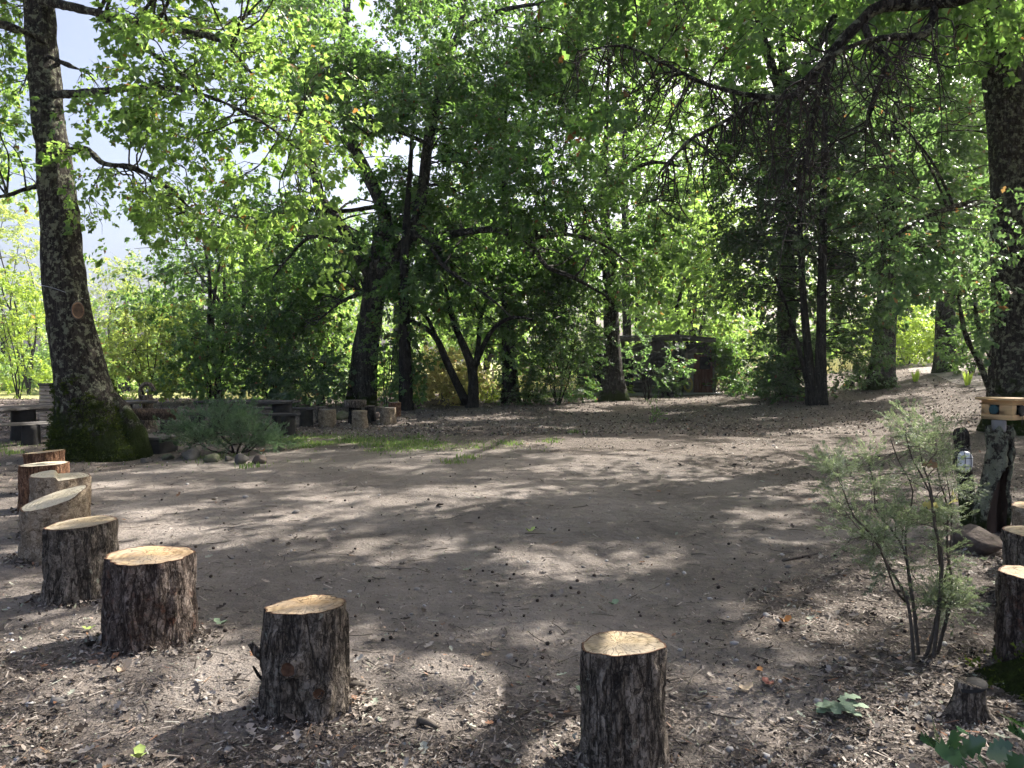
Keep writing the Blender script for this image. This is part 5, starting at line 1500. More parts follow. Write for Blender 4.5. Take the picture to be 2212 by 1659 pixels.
D0 = 6.75
gx0 = (2148 - CX) / FPX * D0
gp = onground(gx0, D0)
root = empty('hollow_trunk_post', gp); tag(root, 'hollow lichen-crusted trunk with a grey pipe inside, carrying the wooden box', 'post')
zs = np.linspace(-.05, at(2160, 926, D0)[2] - gp[2], 44)
nth = 64
V = []
th = np.linspace(-math.pi / 2 + .34, 1.5 * math.pi - .34, nth)     # open towards the front
Vi = []
Htop = zs[-1]
for k, z in enumerate(zs):
    t = max(z, 0) / Htop
    cx_ = np.interp(t, [0, .2, .6, 1], [-.008, -.005, .045, .06])
    rx = np.interp(t, [0, .3, .55, .75, 1], [.150, .135, .108, .098, .105])
    gap = np.interp(t, [0, .35, .6, .66, 1], [.95, .80, .62, .30, .26])
    off_ = np.interp(t, [0, .4, .66, 1], [.1, .15, .45, .55])
    a = np.linspace(-math.pi / 2 + off_ + gap, 1.5 * math.pi + off_ - gap, nth)
    nn = (fbm(np.stack([np.cos(a) * 2.2, np.sin(a) * 2.2, 0 * a + z * 5], 1), 61, 3) - .5) * .055 + (noise3(np.stack([np.cos(a) * 8, np.sin(a) * 8, 0 * a + z * 24], 1), 62) - .5) * .024
    ragged = (1 + 0 * a)
    V.append(np.stack([cx_ + (rx + nn) * np.cos(a), (rx + nn) * np.sin(a), 0 * a + z + (.03 * np.sin(a * 5) if k == len(zs) - 1 else 0)], 1))
    Vi.append(np.stack([cx_ + (rx + nn - .03) * np.cos(a), (rx + nn - .03) * np.sin(a), 0 * a + z + (.03 * np.sin(a * 5) if k == len(zs) - 1 else 0)], 1))
V = np.concatenate(V + Vi) + gp
nz = len(zs)
i, j = np.meshgrid(np.arange(nz - 1), np.arange(nth - 1), indexing='ij')
F1 = np.stack([i * nth + j, i * nth + j + 1, (i + 1) * nth + j + 1, (i + 1) * nth + j], -1).reshape(-1, 4)
o_ = nz * nth
F2 = F1[:, ::-1] + o_
kk = np.arange(nz - 1)
E1 = np.stack([kk * nth, (kk + 1) * nth, (kk + 1) * nth + o_, kk * nth + o_], -1)
E2 = np.stack([kk * nth + nth - 1, kk * nth + nth - 1 + o_, (kk + 1) * nth + nth - 1 + o_, (kk + 1) * nth + nth - 1], -1)
jj_ = np.arange(nth - 1)
E3 = np.stack([(nz - 1) * nth + jj_, (nz - 1) * nth + jj_ + 1, (nz - 1) * nth + jj_ + 1 + o_, (nz - 1) * nth + jj_ + o_], -1)
mk('bark_shell', V, [F1, F2, E1, E2, E3], [MT['trunk_lichen'], MT['inner_wood']], root, sm=True, midx=[0, 1, 0, 0, 0])
g_ = Geo(); bark_tube(g_, [gp + [-.02, .05, -.05], gp + [-.01, .05, .2], gp + [.02, .055, .5], gp + [.03, .06, .62]], [.075, .07, .06, .03], 16, .06, .02, 63); g_.obj('heartwood', MT['inner_wood'], root, sm=True)
ztop_ = at(2160, 908, D0)[2]
pc = np.array([at(2161, 908, D0)[0], D0 + .02, 0])
V, F = tubes(np.array([[pc[0], pc[1], gp[2] + .55], [pc[0], pc[1], ztop_ - .12], [pc[0], pc[1], ztop_]]), np.array([.056, .056, .056]), 24); mk('pipe', V, F, MT['pipe'], root, sm=True)
V, F = tubes(np.array([[pc[0] + .105 * math.cos(a), pc[1] + .105 * math.sin(a), ztop_ - .145 + .004 * math.sin(3 * a)] for a in np.linspace(0, 2 * math.pi, 30)]), np.full(30, .003), 5); mk('binding_wire', V, F, MT['black'], root)

# wooden box with round cloth screens
S0 = D0 / FPX
yaw = math.radians(-60.5)
Rb = rotz(yaw)
fr = at(2177, 890, D0)            # the near upright edge
bw, bd, bh = .265, .265, 42 * S0
zb0 = ztop_ + .002
bc = np.array([fr[0], D0 - .06, zb0 + bh / 2]) + Rb @ np.array([-bw / 2, bd / 2, 0]) + np.array([.0, 0, 0])
root = empty('wooden_box', (bc[0], bc[1], zb0)); tag(root, 'new pine box with a lid and round cloth screens, on the hollow trunk', 'box')
def bl(name, c, size, mat, parent=root, bev=.002):
    return block(name, bc + Rb @ np.array(c), size, mat, parent, Rb, bev)
t_ = .016
ww, wh = .086, .086
def wall(side):
    """Front (-y) or side (+x) wall with a square window, made of four boards."""
    if side == 'front':
        W_, y, s = bw, -bd / 2 + t_ / 2, lambda x, z, sx, sz, n: bl(n, (x, y, z), (sx, t_, sz), 'pine_new')
        x0 = -.02
    else:
        W_, y, s = bd, bw / 2 - t_ / 2, lambda x, z, sx, sz, n: bl(n, (y, x, z), (t_, sx, sz), 'pine_new')
        x0 = -.02
        W_ = bd - 2 * t_ - .002
    zc = .003
    s(0, (bh / 2 + zc + wh / 2) / 2, W_, bh / 2 - zc - wh / 2, 'wall_board')
    s(0, (-bh / 2 + zc - wh / 2) / 2, W_, bh / 2 + zc - wh / 2, 'wall_board')
    s((-W_ / 2 + x0 - ww / 2) / 2, zc, W_ / 2 + x0 - ww / 2, wh, 'wall_board')
    s((W_ / 2 + x0 + ww / 2) / 2, zc, W_ / 2 - x0 - ww / 2, wh, 'wall_board')
wall('front'); wall('side')
bl('back_board', (0, bd / 2 - t_ / 2, 0), (bw - .001, t_, bh), 'pine_new')
bl('side_board', (-bw / 2 + t_ / 2, 0, 0), (t_, bd - 2 * t_ - .002, bh), 'pine_new')
bl('bottom_board', (0, 0, -bh / 2 + .012), (bw - 2 * t_ - .002, bd - 2 * t_ - .002, .014), 'pine_new')
bl('lid', (.0, .0, bh / 2 + .012), (bw + .075, bd + .075, .022), 'pine_new')
bl('shade_fill', (-.01, .01, .006), (bw - .08, bd - .08, bh - .05), 'dark_cloth')  # solid block; the shade inside the box is put into its dark colour
def disc(name, c, axis_v, r, thick, mat):
    n = 36; a = np.arange(n) * 2 * math.pi / n
    ax = unit(axis_v); A2 = unit(np.cross((0, 0, 1), ax)); B2 = np.cross(ax, A2)
    rings = [(0, thick * .9), (r * .6, thick), (r * .94, thick * .95), (r, thick * .6), (r, 0)]
    V = np.concatenate([np.array(c) + ax * o + A2 * (np.cos(a) * q_)[:, None] + B2 * (np.sin(a) * q_)[:, None] for q_, o in rings])
    i, j = np.meshgrid(np.arange(4), np.arange(n), indexing='ij')
    F = np.stack([i * n + j, (i + 1) * n + j, (i + 1) * n + (j + 1) % n, i * n + (j + 1) % n], -1).reshape(-1, 4)
    return mk(name, V, F, MT[mat], root, sm=True)
disc('round_screen', bc + Rb @ np.array([-.018, -bd / 2 - .006, .004]), Rb @ np.array([0, -1., 0]), .041, .010, 'teal')
disc('round_screen', bc + Rb @ np.array([bw / 2 + .012, -.012, -.002]), Rb @ np.array([1., 0, 0]), .05, .014, 'dark_cloth')
hp = bc + Rb @ np.array([bw / 2 + .02, -.012, -.05])
V, F = tubes(np.array([hp, hp + [.002, 0, -.05], hp + [0, .01, -.11]]), np.array([.003, .003, .003]), 5); mk('cord', V, F, MT['black'], root)

# leaning post with the caged lamp
pb = G(2095, 1140); Dp = pb[1]
pt = at(2075, 924, Dp + .02)
root = empty('leaning_post', pb); tag(root, 'leaning dark timber post with a groove near its rounded top', 'post')
n = 28; prof = [(-.06, 1.06), (.05, 1.05), (.3, 1.0), (.6, .98), (.86, .97), (.95, .93), (.985, .75), (1.0, .4), (1.003, 0)]
th = np.arange(n) * 2 * math.pi / n
wv = .066
V = []
Z_ = unit(pt - pb); X_ = unit(np.cross((0, 1, 0), Z_)); Y_ = np.cross(Z_, X_)
Lp = np.linalg.norm(pt - pb)
prof = [(t, f) for t, f in [(-.06, 1.06)] + [(t, 1.05 - .09 * t) for t in np.linspace(0, .93, 26)] + prof[5:]]
for t, f in prof:
    a_n = (fbm(np.stack([np.cos(th) * 2, np.sin(th) * 2, 0 * th + t * 3], 1), 71, 2) - .5) * .02
    groove = -.02 * np.exp(-((th - (1.5 * math.pi + .5)) / .16) ** 2) * (t > .66)
    r = wv * f + (a_n + groove) * (f > .5)
    V.append(pb + Z_ * (t * Lp) + X_ * (np.cos(th) * r)[:, None] + Y_ * (np.sin(th) * r)[:, None])
V = np.concatenate(V)
i, j = np.meshgrid(np.arange(len(prof) - 1), np.arange(n), indexing='ij')
F = np.stack([i * n + j, i * n + (j + 1) % n, (i + 1) * n + (j + 1) % n, (i + 1) * n + j], -1).reshape(-1, 4)
mk('timber', V, F, MT['post_wood'], root, sm=True)
lc = pb + Z_ * (Lp * .66)
pc_lamp = at(2081, 997, Dp - .085)
root = empty('bulkhead_lamp', pc_lamp); tag(root, 'white oval bulkhead lamp in a black wire cage on the leaning post', 'lamp')
def oval(rx, rz, o, n=40, e=2.6):
    a = np.arange(n) * 2 * math.pi / n
    c, s = np.cos(a), np.sin(a)
    return pc_lamp + np.stack([rx * np.sign(c) * np.abs(c) ** (2 / e), 0 * a + o, rz * np.sign(s) * np.abs(s) ** (2 / e)], 1)
def loft(rings, name, mat):
    n = len(rings[0]); V = np.concatenate(rings)
    i, j = np.meshgrid(np.arange(len(rings) - 1), np.arange(n), indexing='ij')
    F = np.stack([i * n + j, i * n + (j + 1) % n, (i + 1) * n + (j + 1) % n, (i + 1) * n + j], -1).reshape(-1, 4)
    return mk(name, V, F, MT[mat], root, sm=True)
loft([oval(0, 0, .03), oval(.078, .115, .03), oval(.08, .117, 0), oval(.078, .115, -.012), oval(.062, .098, -.012)], 'lamp_base', 'black')
loft([oval(.062, .097, -.01), oval(.061, .096, -.035), oval(.056, .09, -.05), oval(.043, .075, -.062), oval(.02, .04, -.067), oval(0, 0, -.068)], 'glass_dome', 'glass_white')
def cage(pts): 
    V, F = tubes(np.array([pc_lamp + p for p in pts]), np.full(len(pts), .0028), 6); mk('cage_bar', V, F, MT['black'], root)
for z in (-.038, .038):
    cage([np.array([.07 * math.sin(a), -.012 - .062 * math.cos(a) ** .6 if abs(a) < 1.5 else -.012, z]) for a in np.linspace(-1.45, 1.45, 15)])
for x in (-.026, .026):
    cage([np.array([x, -.012 - .062 * math.cos(a) ** .6, .105 * math.sin(a)]) for a in np.linspace(-1.45, 1.45, 17)])

# boulder at their feet
gs = G(2128, 1200) + np.array([0, .18, 0])
V, F = rock(gs, (.43, .34, .26), 81, .3)
tag(mk('boulder', V, F, MT['stone_brown'], base=gs), 'angular brown boulder lying at the foot of the leaning post', 'stone')

# the tall heath bush in front of them
def z6(x, y, d): return at(1718 + x * .3969, 823 + y * .3969, d)
gh_ = G(1996, 1420); Dh = gh_[1]
stems = [[(650, 1450), (610, 1200), (500, 1000), (430, 850), (320, 740), (255, 580), (225, 510)], [(700, 1440), (640, 1200), (600, 950), (540, 830), (440, 700), (430, 580), (400, 450)],
         [(720, 1450), (770, 1280), (790, 1050), (740, 600), (700, 480), (660, 290)], [(790, 1440), (850, 1150), (825, 900), (830, 690), (790, 560), (750, 330)],
         [(740, 1430), (800, 1000), (760, 800), (730, 600), (640, 430), (600, 290)], [(660, 1300), (620, 1100), (600, 820), (640, 600), (560, 430), (520, 320)],
         [(600, 1200), (540, 1130), (500, 1010), (440, 880), (340, 800), (260, 690)], [(770, 1400), (800, 1150), (840, 950), (850, 720), (830, 560), (800, 420)]]
lm = []
for k, s in enumerate(stems):
    dz = [-.10, .06, .02, .14, -.05, .18, -.16, .10][k]
    P_ = np.array([z6(x, y, Dh + dz * min(1, q_ / 2.5)) for q_, (x, y) in enumerate(s)])
    P_[0] = gh_ + np.array([(s[0][0] - 710) * .0012, dz * .4, -.02]) if k not in (5, 6) else P_[0]
    lm.append((P_, np.linspace(.0095, .0022, len(s)) * (1 if k < 5 else .75)))
cl = []
for k, (P_, _) in enumerate(lm):
    RP, _r = resample(P_, np.ones(len(P_)), .05)
    m0 = int(len(RP) * .48)
    for p in RP[m0::2]:
        for q_ in range(2 if p[0] < 2.02 else 1):
            cl.append((p + rng.normal(0, 1, 3) * [.045, .06, .04], rng.uniform(.035, .065)))
    cl.append((RP[-1] + [0, 0, .02], .06))
for k in range(16):
    cl.append((z6(rng.uniform(760, 880), rng.uniform(1040, 1260), Dh + rng.uniform(-.05, .1)), .05))
heath = tree('heath_bush', 'tall wispy heath bush with pale tips in front of the leaning lamp post', lm[0], lm[1:], cl, 'needle', 'heather', 'bark_twig', per=3600, sides=8, step=.06, rough=.002, flute=0, cat='shrub', droop=-.6, prune=False, skel_from=.3, flat=1.0, trunk_name='stems', amp=.05, thick=.0028, twig=.0016)
# dead oak leaves caught in it
for k, (x, y) in enumerate([(690, 450), (690, 670), (850, 620), (885, 655)]):
    lv, lf_ = leaf_lobed(.075, .06)
    M_ = rotz(rng.uniform(0, 6)) @ rotx(rng.uniform(.5, 1.4))
    o = mk('dead_leaf', lv @ M_.T + z6(x, y, Dh + .02), lf_, MT['autumn'] if k else MT['scar'], heath)

# little cut stump, holly shoot and the mossy roots at the bottom right
gs = G(2104, 1560) + np.array([0, .05, 0])
root = empty('cut_stump', gs); tag(root, 'small slanting sapling stump with a black cut at the bottom right', 'stump')
g_ = Geo(); bark_tube(g_, [gs - [0, 0, .05], gs + [.0, 0, .03], gs + [.008, 0, .09], gs + [.014, 0, .145]], [.10, .07, .057, .055], 26, .02, .008, 91, .5, .05, gs[2]); g_.obj('stem', MT['bark_grey'], root, sm=True)
th = np.arange(26) * 2 * math.pi / 26
V = np.concatenate([gs + [.014, 0, .139] + np.stack([np.cos(th), np.sin(th), .22 * np.cos(th)], 1) * r for r in (.0615, .06)] + [np.array([gs + [.014, 0, .152]])]); V[:26, 2] -= .012
F4 = np.stack([np.arange(26), (np.arange(26) + 1) % 26, 26 + (np.arange(26) + 1) % 26, 26 + np.arange(26)], -1)
F3 = np.stack([26 + np.arange(26), 26 + (np.arange(26) + 1) % 26, np.full(26, 52)], -1)
mk('black_cut', V, [F4, F3], MT['plank_black'], root)
def holly_leaf(Ln, W):
    xs = [0, .12, .24, .36, .5, .62, .76, .86, 1.0]
    ys = [.02, .30, .20, .46, .26, .44, .20, .26, 0]
    zz = [0, .16, .02, .2, .04, .2, .04, .12, 0]
    v = [(x, 0, -.1 * x * x) for x in (0, .24, .5, .76, 1)]
    f = []
    for s in (1, -1):
        k = len(v)
        for x, y, z in zip(xs[1:-1], ys[1:-1], zz[1:-1]): v.append((x, s * y, z * .5 - .1 * x * x))
        t = [(0, k, k + 1), (0, k + 1, 1), (1, k + 1, k + 2), (1, k + 2, k + 3), (1, k + 3, 2), (2, k + 3, k + 4), (2, k + 4, k + 5), (2, k + 5, 3), (3, k + 5, k + 6), (3, k + 6, 4)]
        f += t if s > 0 else [(a, c, b) for a, b, c in t]
    return np.array(v) * [Ln, W, W * .8], np.array(f)
def z9(x, y, d): return at(1810 + x * .1815, 1426 + y * .1815, d)
gS = onground(2.0, 2.35)
root = empty('holly_shoot', gS); tag(root, 'glossy spiny holly shoot reaching in at the bottom right corner', 'plant')
HL = [((1160, 960), (1150, 690), 2.62, .115), ((1180, 1000), (1000, 940), 2.6, .09), ((1400, 1060), (1370, 850), 2.58, .10), ((1450, 1120), (1750, 930), 2.58, .11), ((1500, 1190), (1180, 1060), 2.55, .09),
      ((1760, 1120), (2110, 1150), 2.55, .13), ((1800, 1060), (2050, 1010), 2.6, .11), ((2200, 800), (1990, 640), 2.7, .11), ((2230, 900), (2050, 820), 2.7, .10), ((1800, 1300), (1690, 1170), 2.5, .10), ((2000, 1290), (2200, 1180), 2.5, .12), ((1560, 880), (1450, 830), 2.66, .05)]
st = [z9(1130, 940, 2.6), z9(1400, 1130, 2.56), z9(1660, 1280, 2.52), z9(1950, 1500, 2.46), gS - [0, 0, .02]]
V, F = tubes(resample(np.array(st), np.ones(5), .05)[0], np.linspace(.0025, .0045, len(resample(np.array(st), np.ones(5), .05)[0])), 7); mk('stem', V, F, MT['holly'], root, sm=True)
st2 = [z9(2230, 850, 2.7), z9(2330, 1100, 2.6), z9(2300, 1500, 2.5), gS - [0, 0, .02]]
V, F = tubes(np.array(st2), np.array([.0025, .003, .004, .0045]), 7); mk('stem', V, F, MT['holly'], root, sm=True)
for (a, b, d, ln) in HL:
    A1, B1 = z9(*a, d), z9(*b, d - .04)
    X = unit(B1 - A1); up = unit(np.array([rng.normal(0, .35), -.55 + rng.normal(0, .2), .9])); Y = unit(np.cross(up, X)); Z = np.cross(X, Y)
    L0 = max(np.linalg.norm(B1 - A1), ln * .7)
    lv, lf_ = holly_leaf(L0, L0 * .95)
    mk('holly_leaf', lv @ np.stack([X, Y, Z], 0) + A1, lf_, MT['holly'], root, sm=True)

# fallen oak sprig and single fallen leaves
MT['leaf_silver'] = simple('leaf_underside', (0.15, 0.21, 0.13), (0.25, 0.32, 0.21), 14, .7, .001)
MT['leaf_orange'] = simple('leaf_orange', (0.40, 0.17, 0.05), (0.52, 0.26, 0.09), 14, .7, .001)
MT['leaf_lime'] = simple('leaf_lime', (0.32, 0.42, 0.10), (0.46, 0.54, 0.18), 14, .6, .001)
MT['leaf_tan'] = simple('leaf_tan', (0.36, 0.27, 0.18), (0.50, 0.40, 0.29), 14, .8, .001)
MT['leaf_red'] = simple('leaf_red', (0.26, 0.10, 0.07), (0.36, 0.16, 0.12), 14, .8, .001)
gF = G(1812, 1540)
root = empty('fallen_oak_sprig', gF); tag(root, 'spray of pale green oak leaves lying on the litter near the holly', 'leaf spray')
for k, a in enumerate([-2.9, -2.2, -1.5, -.8, -.2, .3, 2.7, 3.3]):
    lv, lf_ = leaf_lobed(rng.uniform(.09, .13), .065)
    lv[:, 2] = lv[:, 2] * .5 + .012 + .02 * (k % 3)
    mk('leaf', lv @ rotx(rng.uniform(-.25, .25)).T @ rotz(a).T + gF + [0, 0, .012], lf_, MT['leaf_silver'], root)
def fallen(label, px, py, ln, mat, a, curl=1.0, group='single fallen leaves'):
    g = G(px, py)
    lv, lf_ = leaf_lobed(ln, ln * .8)
    lv[:, 2] = curl * (.35 * np.abs(lv[:, 1]) + 1.2 * (lv[:, 0] - ln / 2) ** 2 / ln) + .012
    tag(mk('fallen_leaf', (lv - [ln / 2, 0, 0]) @ rotz(a).T + g, lf_, MT[mat], base=g), label, 'leaf', group)
fallen('curled orange leaf on the litter left of the heath bush', 1695, 1350, .085, 'leaf_orange', .4, 1.6)
fallen('dull red leaf lying between the near log and the pale sprig', 1662, 1484, .075, 'leaf_red', 2.2)
fallen('yellow-green leaf left of the flaky log seat', 192, 1364, .07, 'leaf_lime', .2)
fallen('small lime leaf at the bottom left edge of the litter', 300, 1644, .075, 'leaf_lime', 1.9, 1.6)
fallen('tan curled leaf in the shadow edge of the flaky log', 262, 1460, .10, 'leaf_tan', .9, 1.8)
fallen('green leaf on the bare soil right of the flaky log', 478, 1353, .10, 'leaf_silver', -.4)
fallen('pale leaf lying in the middle of the bare ground', 1325, 1310, .085, 'leaf_silver', .9)
fallen('silvery leaf on the shaded ground ahead of the near log', 1260, 1500, .07, 'leaf_silver', 2.7)
fallen('rust-coloured leaf by the red one at the right', 1640, 1455, .05, 'leaf_orange', 1.1)
fallen('pale dry leaf beside the path of litter right of the near log', 1607, 1495, .09, 'leaf_tan', .3)
fallen('yellow leaf on the edging stone under the grey-green bush', 566, 978, .13, 'leaf_orange', .6, 1.5)
fallen('fresh green leaf cluster scrap on the middle of the clearing', 1145, 1152, .10, 'leaf_lime', .5, 1.5)
def stick(label, pts, r, group='dead sticks on the ground'):
    P_ = np.array([G(x, y) + [0, 0, r * .8] for x, y in pts])
    RP, _r = resample(P_, np.ones(len(P_)), .06)
    RP = RP + rng.normal(0, .004, RP.shape)
    V, F = tubes(RP, np.linspace(r, r * .5, len(RP)), 8)
    tag(mk('stick', V, F, MT['bark_twig'], base=P_[0], sm=True), label, 'stick', group)
stick('long thin stick left of the heath bush on the dark litter', [(1690, 1213), (1740, 1203), (1775, 1195)], .012)
stick('short stout stick touching the knotted log seat', [(752, 1489), (790, 1484)], .016)
stick('bark-covered stick lying in front of the knotted log, right of its shadow', [(905, 1564), (945, 1578)], .018)
stick('thin twig in the sun at the lower left', [(150, 1432), (215, 1426)], .007)
stick('thin curved twig right of the near log seat', [(1445, 1505), (1490, 1515), (1530, 1500)], .007)

# ------------------------------------------------------------------ the wooden huts under their shared roof
MT['clap'] = simple('clapboard_dark', (0.07, 0.065, 0.066), (0.15, 0.14, 0.14), 4, .75, .003, (6, 1, 1))
MT['clap_grey'] = simple('clapboard_grey', (0.16, 0.155, 0.15), (0.27, 0.26, 0.25), 4, .75, .003, (6, 1, 1))
MT['door_red'] = simple('door_brown', (0.13, 0.05, 0.038), (0.21, 0.085, 0.062), 6, .6, .003, (4, 1, .4))
MT['shingle'] = simple('shingle_grey', (0.10, 0.10, 0.105), (0.22, 0.215, 0.22), 10, .9, .004)
MT['roof_felt'] = simple('roof_felt', (0.05, 0.05, 0.055), (0.12, 0.12, 0.125), 8, .85, .004)
MT['concrete'] = simple('concrete', (0.30, 0.30, 0.30), (0.42, 0.42, 0.41), 4, .9, .003)
MT['dark_in'] = simple('dark_interior', (0.012, 0.011, 0.012), (0.025, 0.023, 0.024), 5, .9, .002)  # near black stands for the unlit inside behind doorway and window
MT['hose'] = simple('hose_yellow', (0.45, 0.38, 0.10), (0.58, 0.50, 0.16), 10, .5, .001)
MT['beige'] = simple('beige_board', (0.32, 0.30, 0.24), (0.42, 0.39, 0.32), 6, .7, .002)
MT['sign_yellow'] = simple('sign_yellow', (0.55, 0.42, 0.12), (0.66, 0.52, 0.18), 6, .6, .001)
MT['red_paint'] = simple('red_paint', (0.40, 0.03, 0.02), (0.5, 0.05, 0.03), 6, .5, .001)
MT['lattice'] = simple('lattice_wood', (0.12, 0.11, 0.095), (0.22, 0.205, 0.18), 6, .85, .002)
MT['fence_wood'] = simple('fence_wood', (0.30, 0.25, 0.19), (0.46, 0.40, 0.31), 5, .85, .004)

gH = G(1500, 852)
DH = gH[1]; SH = DH / FPX
ZH = gH[2]
def hx(px): return (px - CX) / FPX * DH
def hz(py): return at(CX, py, DH)[2]
zslab = ZH + .06
slab = empty('hut_slab', (hx(1430), DH + 1.4, ZH)); tag(slab, 'concrete slab under the wooden huts', 'slab', kind='thing')
block('slab', (hx(1420), DH + 1.5, ZH - .06), (hx(1552) - hx(1270), 3.2, .24), 'concrete', slab, None, .02)

def siding(root, x0, x1, z0, z1, y, mat, holes=(), th=.02, bh_=.13, facing=-1):
    """Horizontal boards from x0 to x1 on the plane y, split round openings."""
    z = z0
    while z < z1 - .03:
        zt = min(z + bh_, z1)
        segs = [(x0, x1)]
        for (a, b, c, d_) in holes:
            if zt > c + .02 and z < d_ - .02:
                ns_ = []
                for s, e in segs:
                    if b <= s or a >= e: ns_.append((s, e)); continue
                    if a > s: ns_.append((s, a))
                    if b < e: ns_.append((b, e))
                segs = ns_
        for s, e in segs:
            if e - s > .02:
                v, f = box_vf(((s + e) / 2, y + facing * .006, (z + zt) / 2), (e - s, th, zt - z - .008), rotx(facing * -.06), .003)
                mk('siding_board', v, f, MT[mat], root)
        z += bh_

def gable(root, x0, x1, z0, za, xa, y, mat):
    v = np.array([[x0, y, z0], [x1, y, z0], [xa, y, za], [x0, y + .03, z0], [x1, y + .03, z0], [xa, y + .03, za]])
    return mk('gable_board', v, [np.array([[0, 1, 2], [5, 4, 3]]), np.array([[0, 3, 4, 1], [1, 4, 5, 2], [2, 5, 3, 0]])], MT[mat], root)

def roof_side(root, xe, ze, xa, za, y0, y1, mat, rows=6, over=.06, name='shingle'):
    """A roof slope from eave (xe, ze) to ridge (xa, za), laid as shingle courses."""
    a, b = np.array([xe, 0, ze]), np.array([xa, 0, za])
    X = unit(b - a); L_ = np.linalg.norm(b - a); nrm_ = np.array([-X[2], 0, X[0]]) if xa > xe else np.array([X[2], 0, -X[0]])
    M_ = np.stack([X, np.array([0, 1., 0]), np.cross(X, [0, 1., 0])], 1)
    for k in range(rows):
        c = a + X * L_ * (k + .5) / rows + nrm_ * (.02 + .004)
        nn = 7
        for j in range(nn):
            yy = y0 + (y1 - y0) * (j + .5) / nn
            v, f = box_vf((c[0], yy, c[2]), (L_ / rows + .03, (y1 - y0) / nn - .008, .018), M_ @ roty(.05 if xa > xe else .05), 0)
            mk(name, v, f, MT[mat], root)

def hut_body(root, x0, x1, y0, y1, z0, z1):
    """Solid near-black block behind the boards, standing for the shade inside."""
    block('shade_block', ((x0 + x1) / 2, (y0 + y1) / 2 + .02, (z0 + z1) / 2), (x1 - x0 - .05, y1 - y0 - .06, z1 - z0 - .01), 'dark_in', root, None, .004)

# hut with the brown pointed door
HR = empty('play_hut', (hx(1516), DH + .7, zslab)); tag(HR, 'right-hand hut with a brown plank door under a pointed gable', 'hut', 'wooden huts under the flat roof')
x0, x1, xa = hx(1477), hx(1546), hx(1520)
ze, za = hz(764), hz(742)
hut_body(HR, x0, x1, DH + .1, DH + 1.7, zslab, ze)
siding(HR, x0, hx(1499), zslab, ze, DH + .06, 'clap_grey', bh_=.155)
siding(HR, hx(1540.5), x1, zslab, ze, DH + .06, 'clap_grey', bh_=.155)
gable(HR, x0 - .02, x1 + .02, ze + .003, za, xa, DH + .07, 'clap')
roof_side(HR, x0 - .14, ze - .09, xa, za + .02, DH - .12, DH + 1.75, 'shingle', 5)
roof_side(HR, x1 + .12, ze - .09, xa, za + .02, DH - .12, DH + 1.75, 'shingle', 5)
door = mk('door', *box_vf(((hx(1499.5) + hx(1540)) / 2, DH + .055, (zslab + hz(766)) / 2), (hx(1540) - hx(1499.5), .03, hz(766) - zslab - .02), None, .004), MT['door_red'], HR)
nd = 7
for k in range(nd):
    xx = hx(1499.5) + (hx(1540) - hx(1499.5)) * (k + .5) / nd
    v, f = box_vf((xx, DH + .032, (zslab + hz(766)) / 2), ((hx(1540) - hx(1499.5)) / nd - .012, .018, hz(766) - zslab - .03), None, .003); mk('door_plank', v, f, MT['door_red'], door)
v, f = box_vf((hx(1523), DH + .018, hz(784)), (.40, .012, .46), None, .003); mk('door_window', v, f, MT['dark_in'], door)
for z in (hz(768), hz(833)):
    v, f = box_vf((hx(1530), DH + .012, z), (.32, .01, .03), None, .002); mk('hinge', v, f, MT['pipe'], door)
v, f = box_vf((hx(1504), DH + .008, hz(801)), (.07, .03, .03), None, .004); mk('handle', v, f, MT['metal'], door)

# middle hut behind the sapling
HM = empty('play_hut', (hx(1408), DH + .9, zslab)); tag(HM, 'middle hut with a louvred window, mostly hidden by the leafy sapling', 'hut', 'wooden huts under the flat roof')
x0, x1, xa = hx(1352), hx(1461), hx(1424)
ze, za = hz(760), hz(732)
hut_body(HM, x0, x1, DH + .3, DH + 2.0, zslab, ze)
siding(HM, x0, x1, zslab, ze, DH + .26, 'clap', holes=((hx(1352.5), hx(1370), zslab, hz(775)), (hx(1389), hx(1407), hz(796), hz(770))), bh_=.15)
gable(HM, x0, x1, ze + .003, za, xa, DH + .27, 'clap')
roof_side(HM, x1 + .12, ze - .05, xa, za + .02, DH + .1, DH + 2.05, 'shingle', 5)
roof_side(HM, x0 - .05, ze - .03, xa, za + .02, DH + .1, DH + 2.05, 'shingle', 6)
for k in range(9):
    v, f = box_vf((hx(1398), DH + .255, hz(795) + (hz(771) - hz(795)) * (k + .5) / 9), (hx(1406.5) - hx(1389.5), .03, .03), rotx(.6), .002); mk('louvre_slat', v, f, MT['clap_grey'], HM)

# left hut
HL_ = empty('play_hut', (hx(1290), DH + 1.0, zslab)); tag(HL_, 'left-hand hut with an open dark doorway beside the slim oak', 'hut', 'wooden huts under the flat roof')
x0, x1, xa = hx(1255), hx(1326), hx(1296)
ze, za = hz(762), hz(742)
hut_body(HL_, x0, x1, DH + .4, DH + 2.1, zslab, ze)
siding(HL_, x0, x1, zslab, ze, DH + .36, 'clap', holes=((hx(1286), hx(1307), zslab, hz(764)),), bh_=.15)
gable(HL_, x0, x1, ze + .003, za, xa, DH + .37, 'clap')
roof_side(HL_, x1 + .1, ze - .05, xa, za + .02, DH + .2, DH + 2.15, 'shingle', 4)
roof_side(HL_, x0 - .1, ze - .05, xa, za + .02, DH + .2, DH + 2.15, 'shingle', 4)

